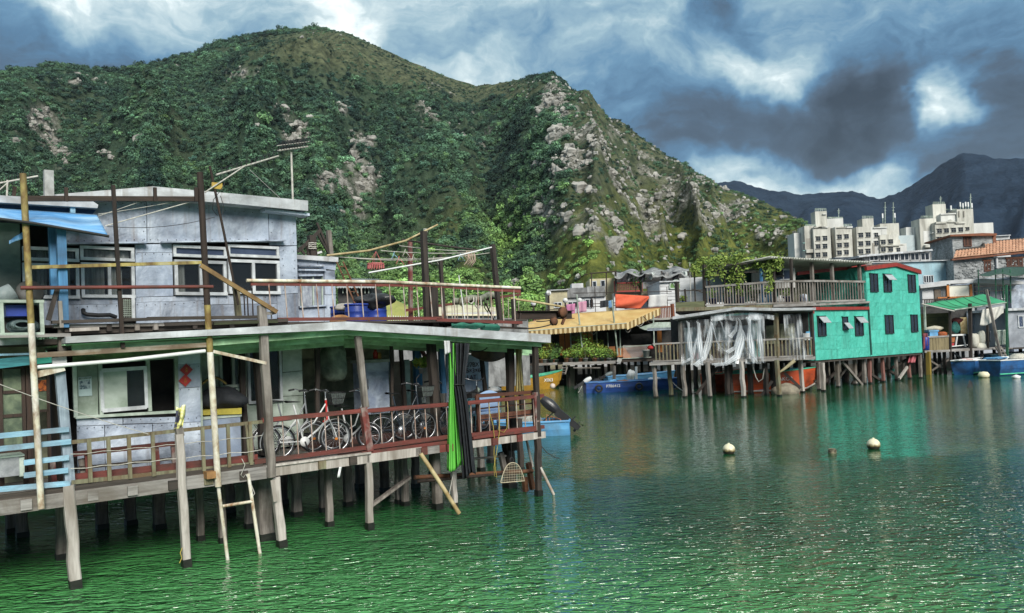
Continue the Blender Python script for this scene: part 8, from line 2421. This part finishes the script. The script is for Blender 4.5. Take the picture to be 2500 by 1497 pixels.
a1=apartment('cream apartment block with two bays and a square tower next to the green hill',[(165,490,278,800,3,8,conw),(270,420,366,800,1,8,conc),(360,432,532,800,0,9,conc),(375,272,492,440,3,5,conc),(490,345,656,440,3.5,5,conw),(530,440,582,800,2.0,6,recess),(580,428,750,800,0,9,conc),(750,455,802,800,2.0,6,recess)],
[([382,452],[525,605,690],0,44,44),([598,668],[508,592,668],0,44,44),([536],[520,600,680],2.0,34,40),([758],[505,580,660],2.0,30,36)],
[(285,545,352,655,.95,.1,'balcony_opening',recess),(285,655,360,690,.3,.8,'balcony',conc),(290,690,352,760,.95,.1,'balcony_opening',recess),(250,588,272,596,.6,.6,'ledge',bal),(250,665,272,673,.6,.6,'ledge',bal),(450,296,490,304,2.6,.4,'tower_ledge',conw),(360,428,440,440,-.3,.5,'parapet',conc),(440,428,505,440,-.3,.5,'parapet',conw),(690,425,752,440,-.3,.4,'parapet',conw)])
roof_rail(a1,372,482,272,6.5,3.1,7)
roof_rail(a1,275,380,425,4,1.2,7)
roof_rail(a1,660,740,428,6,.5,6)
roof_rail(a1,500,650,345,3,3.6,9)
a2=apartment('cream apartment block in the middle with a wide flat topped tower',[(795,428,946,800,0,9,conc),(848,345,962,440,3,5,conc),(944,432,1100,800,1.5,7,conw),(1030,395,1220,530,3.5,6,conc),(1030,508,1220,800,1.0,6,conc),(1090,600,1300,800,2.0,6,conw),(1140,560,1235,800,2.6,6,conc)],
[([812,886],[490,575,655],0,46,46),([975],[490,570],1.4,34,44),([1040,1115],[560,635],.95,44,44),([1200],[640],.9,30,40)],
[(962,430,1100,442,1.2,.5,'parapet',conw),(1035,610,1280,622,.6,.5,'parapet',conc),(1040,445,1095,505,1.45,.06,'wall_plate',conw),(955,590,975,760,1.4,.1,'recess',recess)])
roof_rail(a2,848,955,345,5.5,3.1,7)
a3=apartment('tall cream apartment block with four window columns and roof aerials behind the brick house',[(1290,432,1382,540,4,5,conw),(1220,515,1380,800,3,6,mat('pale blue concrete',(.50,.57,.58),(.4,.47,.49),None,.4,grime=(.32,.36,.37),gsc=.3)),(1375,428,1452,800,3.4,6,conw),(1435,345,1605,800,1.5,7,conc),(1560,200,1692,350,4,6,conc),(1590,380,1890,800,0,9,conc),(1640,300,1812,390,2.5,6,conw),(1808,250,1972,520,2.0,7,conc),(1975,390,2172,540,3,7,conw)],
[([1605,1676,1748,1820],[448,530,610,690],0,46,44),([1895],[432],1.95,34,30)],
[(1468,470,1560,640,1.45,.1,'balcony_opening',conw),(1485,610,1575,635,.6,1.0,'balcony',conc),(1560,440,1590,800,1.3,.1,'recess',recess),(1555,485,1600,494,.5,.8,'ledge',conw),(1555,560,1600,569,.5,.8,'ledge',bal),(1555,640,1600,649,.5,.8,'ledge',conw),(1590,378,1700,396,-.3,.5,'parapet',conc),(1790,378,1890,396,-.3,.5,'parapet',conc),(1640,292,1810,304,2.2,.6,'tower_ledge',conw),(1820,270,1832,330,1.8,.2,'pipe',recess),(1870,270,1880,330,1.8,.2,'pipe',recess)])
roof_rail(a3,1562,1675,205,6,4.1,7)
roof_rail(a3,1440,1555,342,5,1.7,7)
roof_rail(a3,1690,1805,268,4,4.0,6)
for (p_,X,t) in [(a1,440,-.1),(a1,640,-.1),(a3,1740,-.1)]:
 pts=[ap_px(X-40,462 if p_ is a1 else 400),ap_px(X+40,440 if p_ is a1 else 380),ap_px(X,425 if p_ is a1 else 352)]
 fpoly(AP,[ap_px(X-50,440 if p_ is a1 else 384),ap_px(X,420 if p_ is a1 else 354),ap_px(X+50,436 if p_ is a1 else 384)][::-1],-.3,.3,'gablet',conc,p_)
for k,(X,Y0,Y1,r,lab) in enumerate([(610,335,245,.07,'thin television aerial on the roof of the block next to the green hill'),(1078,395,180,.09,'tall thin mast on the flat topped tower of the middle block'),(1160,395,180,.09,'second tall thin mast on the tower of the middle block'),(1638,200,120,.06,'thin aerial on the square tower of the tall block'),(1940,250,95,.1,'tall aerial mast with a dish at the end of the tall block')]):
 a,b=ap_px(X,Y0),ap_px(X,Y1)
 t_=thing('aerial_mast',lab,'aerial',AP.pt(a[0],a[1],5),0,'aerials on the apartment roofs')
 part(MB().tube([AP.pt(*a,5),AP.pt(*b,5)],r,5),'mast',galvgreen,t_)
 for j in range(3):
  y=b[1]+(a[1]-b[1])*(.25+j*.15)
  part(MB().tube([AP.pt(a[0]-3.5+j,y,5),AP.pt(a[0]+3.5-j,y,5)],.05,4),'cross_arm',galvgreen,t_)
for k,(X,Y0,Y1,lab) in enumerate([(1055,390,295,'white panel antenna on the middle block, the nearest to its square tower'),(1178,395,290,'white panel antenna at the edge of the middle block tower'),(1745,260,215,'short white panel antenna beside the square tower of the tall block'),(1838,262,180,'white panel antenna, first of the row on the tall block'),(1865,255,190,'white panel antenna, second of the row on the tall block'),(1892,255,178,'white panel antenna, third and tallest of the row on the tall block'),(1918,255,180,'white panel antenna, fourth of the row on the tall block'),(1955,262,190,'white panel antenna, last of the row on the tall block')]):
 a,b=ap_px(X,Y0),ap_px(X,Y1)
 t_=thing('panel_antenna',lab,'antenna',AP.pt(a[0],a[1],3.5),0,'panel antennas on the apartment roofs')
 part(MB().tube([AP.pt(*a,3.5),AP.pt(a[0],b[1]+2,3.5)],.08,5),'pole',galvgreen,t_)
 part(MB().pbox(AP,a[0]-1.4,b[1],a[0]+1.4,b[1]+11,3.2,3.4),'panel',white,t_)
block(Fr(0,100,0),'pale_house','pale house with small windows showing above the corrugated terrace roof',2040,628,2100,700,0,8,wplas,'house',1,[(2050,634,2060,642,0),(2075,634,2085,642,0)])
tleaf=leaf_material('tree leaves',(.12,.19,.04),(.035,.07,.018))
for i,(x,y,dist,h,lab) in enumerate([(1270,745,92,6,'bushy bright tree at the foot of the hill behind the hoist beam'),(1325,735,98,5,'bushy tree just behind the cream rendered house'),(1240,760,88,5,'low bushy tree behind the rear red railing'),(985,745,76,6,'bushy tree behind the reddish drying post'),(1100,755,84,5,'low bushy tree behind the curved yellow roof'),(1425,712,110,5,'tree crown showing over the blackened parapet'),(880,700,90,6,'bushy tree behind the ribbed grey roof'),(1180,745,95,6,'bushy tree behind the net bundle'),(1040,720,100,7,'tall bushy tree behind the tall drying post'),(1560,690,120,5,'tree crown showing over the ragged tarpaulin')]):
 c=atd(x,y,dist);c.z=1.0
 t_=thing('bushy_tree',lab,'tree',c,0,'trees at the foot of the hill')
 top=atd(x,y-12,dist).z
 part(MB().tube([c,c+Vector((.2,0,h*.4)),c+Vector((0,.2,h*.8))],.22,7,r2=.08).tube([c+Vector((.15,0,h*.35)),c+Vector((1.2,.2,h*.7))],.1,5,r2=.04),'trunk',darkwood,t_)
 cr_=MB()
 rnd=random.Random(i)
 for k in range(9):
  cr_.leaves(c+Vector((rnd.uniform(-1.8,1.8),rnd.uniform(-1.2,1.2),h*rnd.uniform(.5,1.0))),rnd.uniform(.9,1.5),150,.16,i*50+k)
 part(cr_,'crown',tleaf,t_)
for (p,r,sq,m,lab,nm,ct) in [(onz(1462,957,0)+Vector((0,.3,.62)),.3,(1.2,.8,.7),blackcl,'dark net heap behind the motor of the deep blue boat','net_heap','net'),(onz(1500,956,0)+Vector((0,.4,.62)),.26,(1.3,.9,.6),blight,'light blue cloth bundle lying amidships in the deep blue boat','cloth_bundle','bundle'),(onz(1528,956,0)+Vector((0,.4,.62)),.24,(1.4,.8,.6),mat('rusty net',(.26,.12,.06),(.14,.07,.04),None,12,bump=1,bsc=30),'rust coloured net heap amidships in the deep blue boat','net_heap','net'),(onz(1600,952,0)+Vector((0,.4,.64)),.3,(1.2,.8,.6),white,'white cloth heap in the bow of the deep blue boat','cloth_heap','cloth'),
(onz(1300,950,0)+Vector((0,.5,.82)),.28,(1.2,.8,.7),black,'dark engine box in the middle of the ochre boat','engine_box','engine'),(onz(2378,915,0)+Vector((.3,1.0,.95)),.4,(1.3,.8,.45),white,'white net heap in the first blue fishing boat','net_heap','net'),(onz(2440,917,0)+Vector((.2,1.0,1.0)),.4,(1.4,.8,.5),blight,'light blue plastic heap in the numbered fishing boat','plastic_heap','heap'),(onz(2475,917,0)+Vector((.4,1.4,1.05)),.36,(1.3,.8,.5),white,'white cloth heap at the picture edge on the numbered boat','cloth_heap','cloth')]:
 ob(MB().blob(p,r,int(p.x*7)%91,16,10,.55,sq),nm,m,label=lab,cat=ct)
for k,(a,b,sag,lab) in enumerate([((1640,950),(1700,962),.3,'slack mooring rope from the bow of the deep blue boat to the mossy stilts'),((1366,935),(1395,905),.2,'mooring rope from the ochre boat up to the concrete pile'),((1425,950),(1412,962),.1,'short stern rope of the deep blue boat dipping into the water')]):
 ob(MB().tube(catenary(onz(*a,0)+Vector((0,0,.55)),onz(b[0],max(b[1],940),0)+Vector((0,0,.5 if b[1]<945 else .1)),sag,8),.025,5),'mooring_rope',rope,label=lab,cat='rope')
for k,x in enumerate((1462,1560)):
 c_=onz(x,962-(x-1428)*.047,0)+Vector((0,-.12,.32))
 ob(MB().tube([c_+Vector((.2*cos(a),0,.2*sin(a))) for a in [2*pi*i/16 for i in range(16)]],.07,8,closed=True),'tyre_fender',black,label=['old tyre hanging on the deep blue hull near its stern','old tyre hanging on the deep blue hull near its bow'][k],cat='tyre')
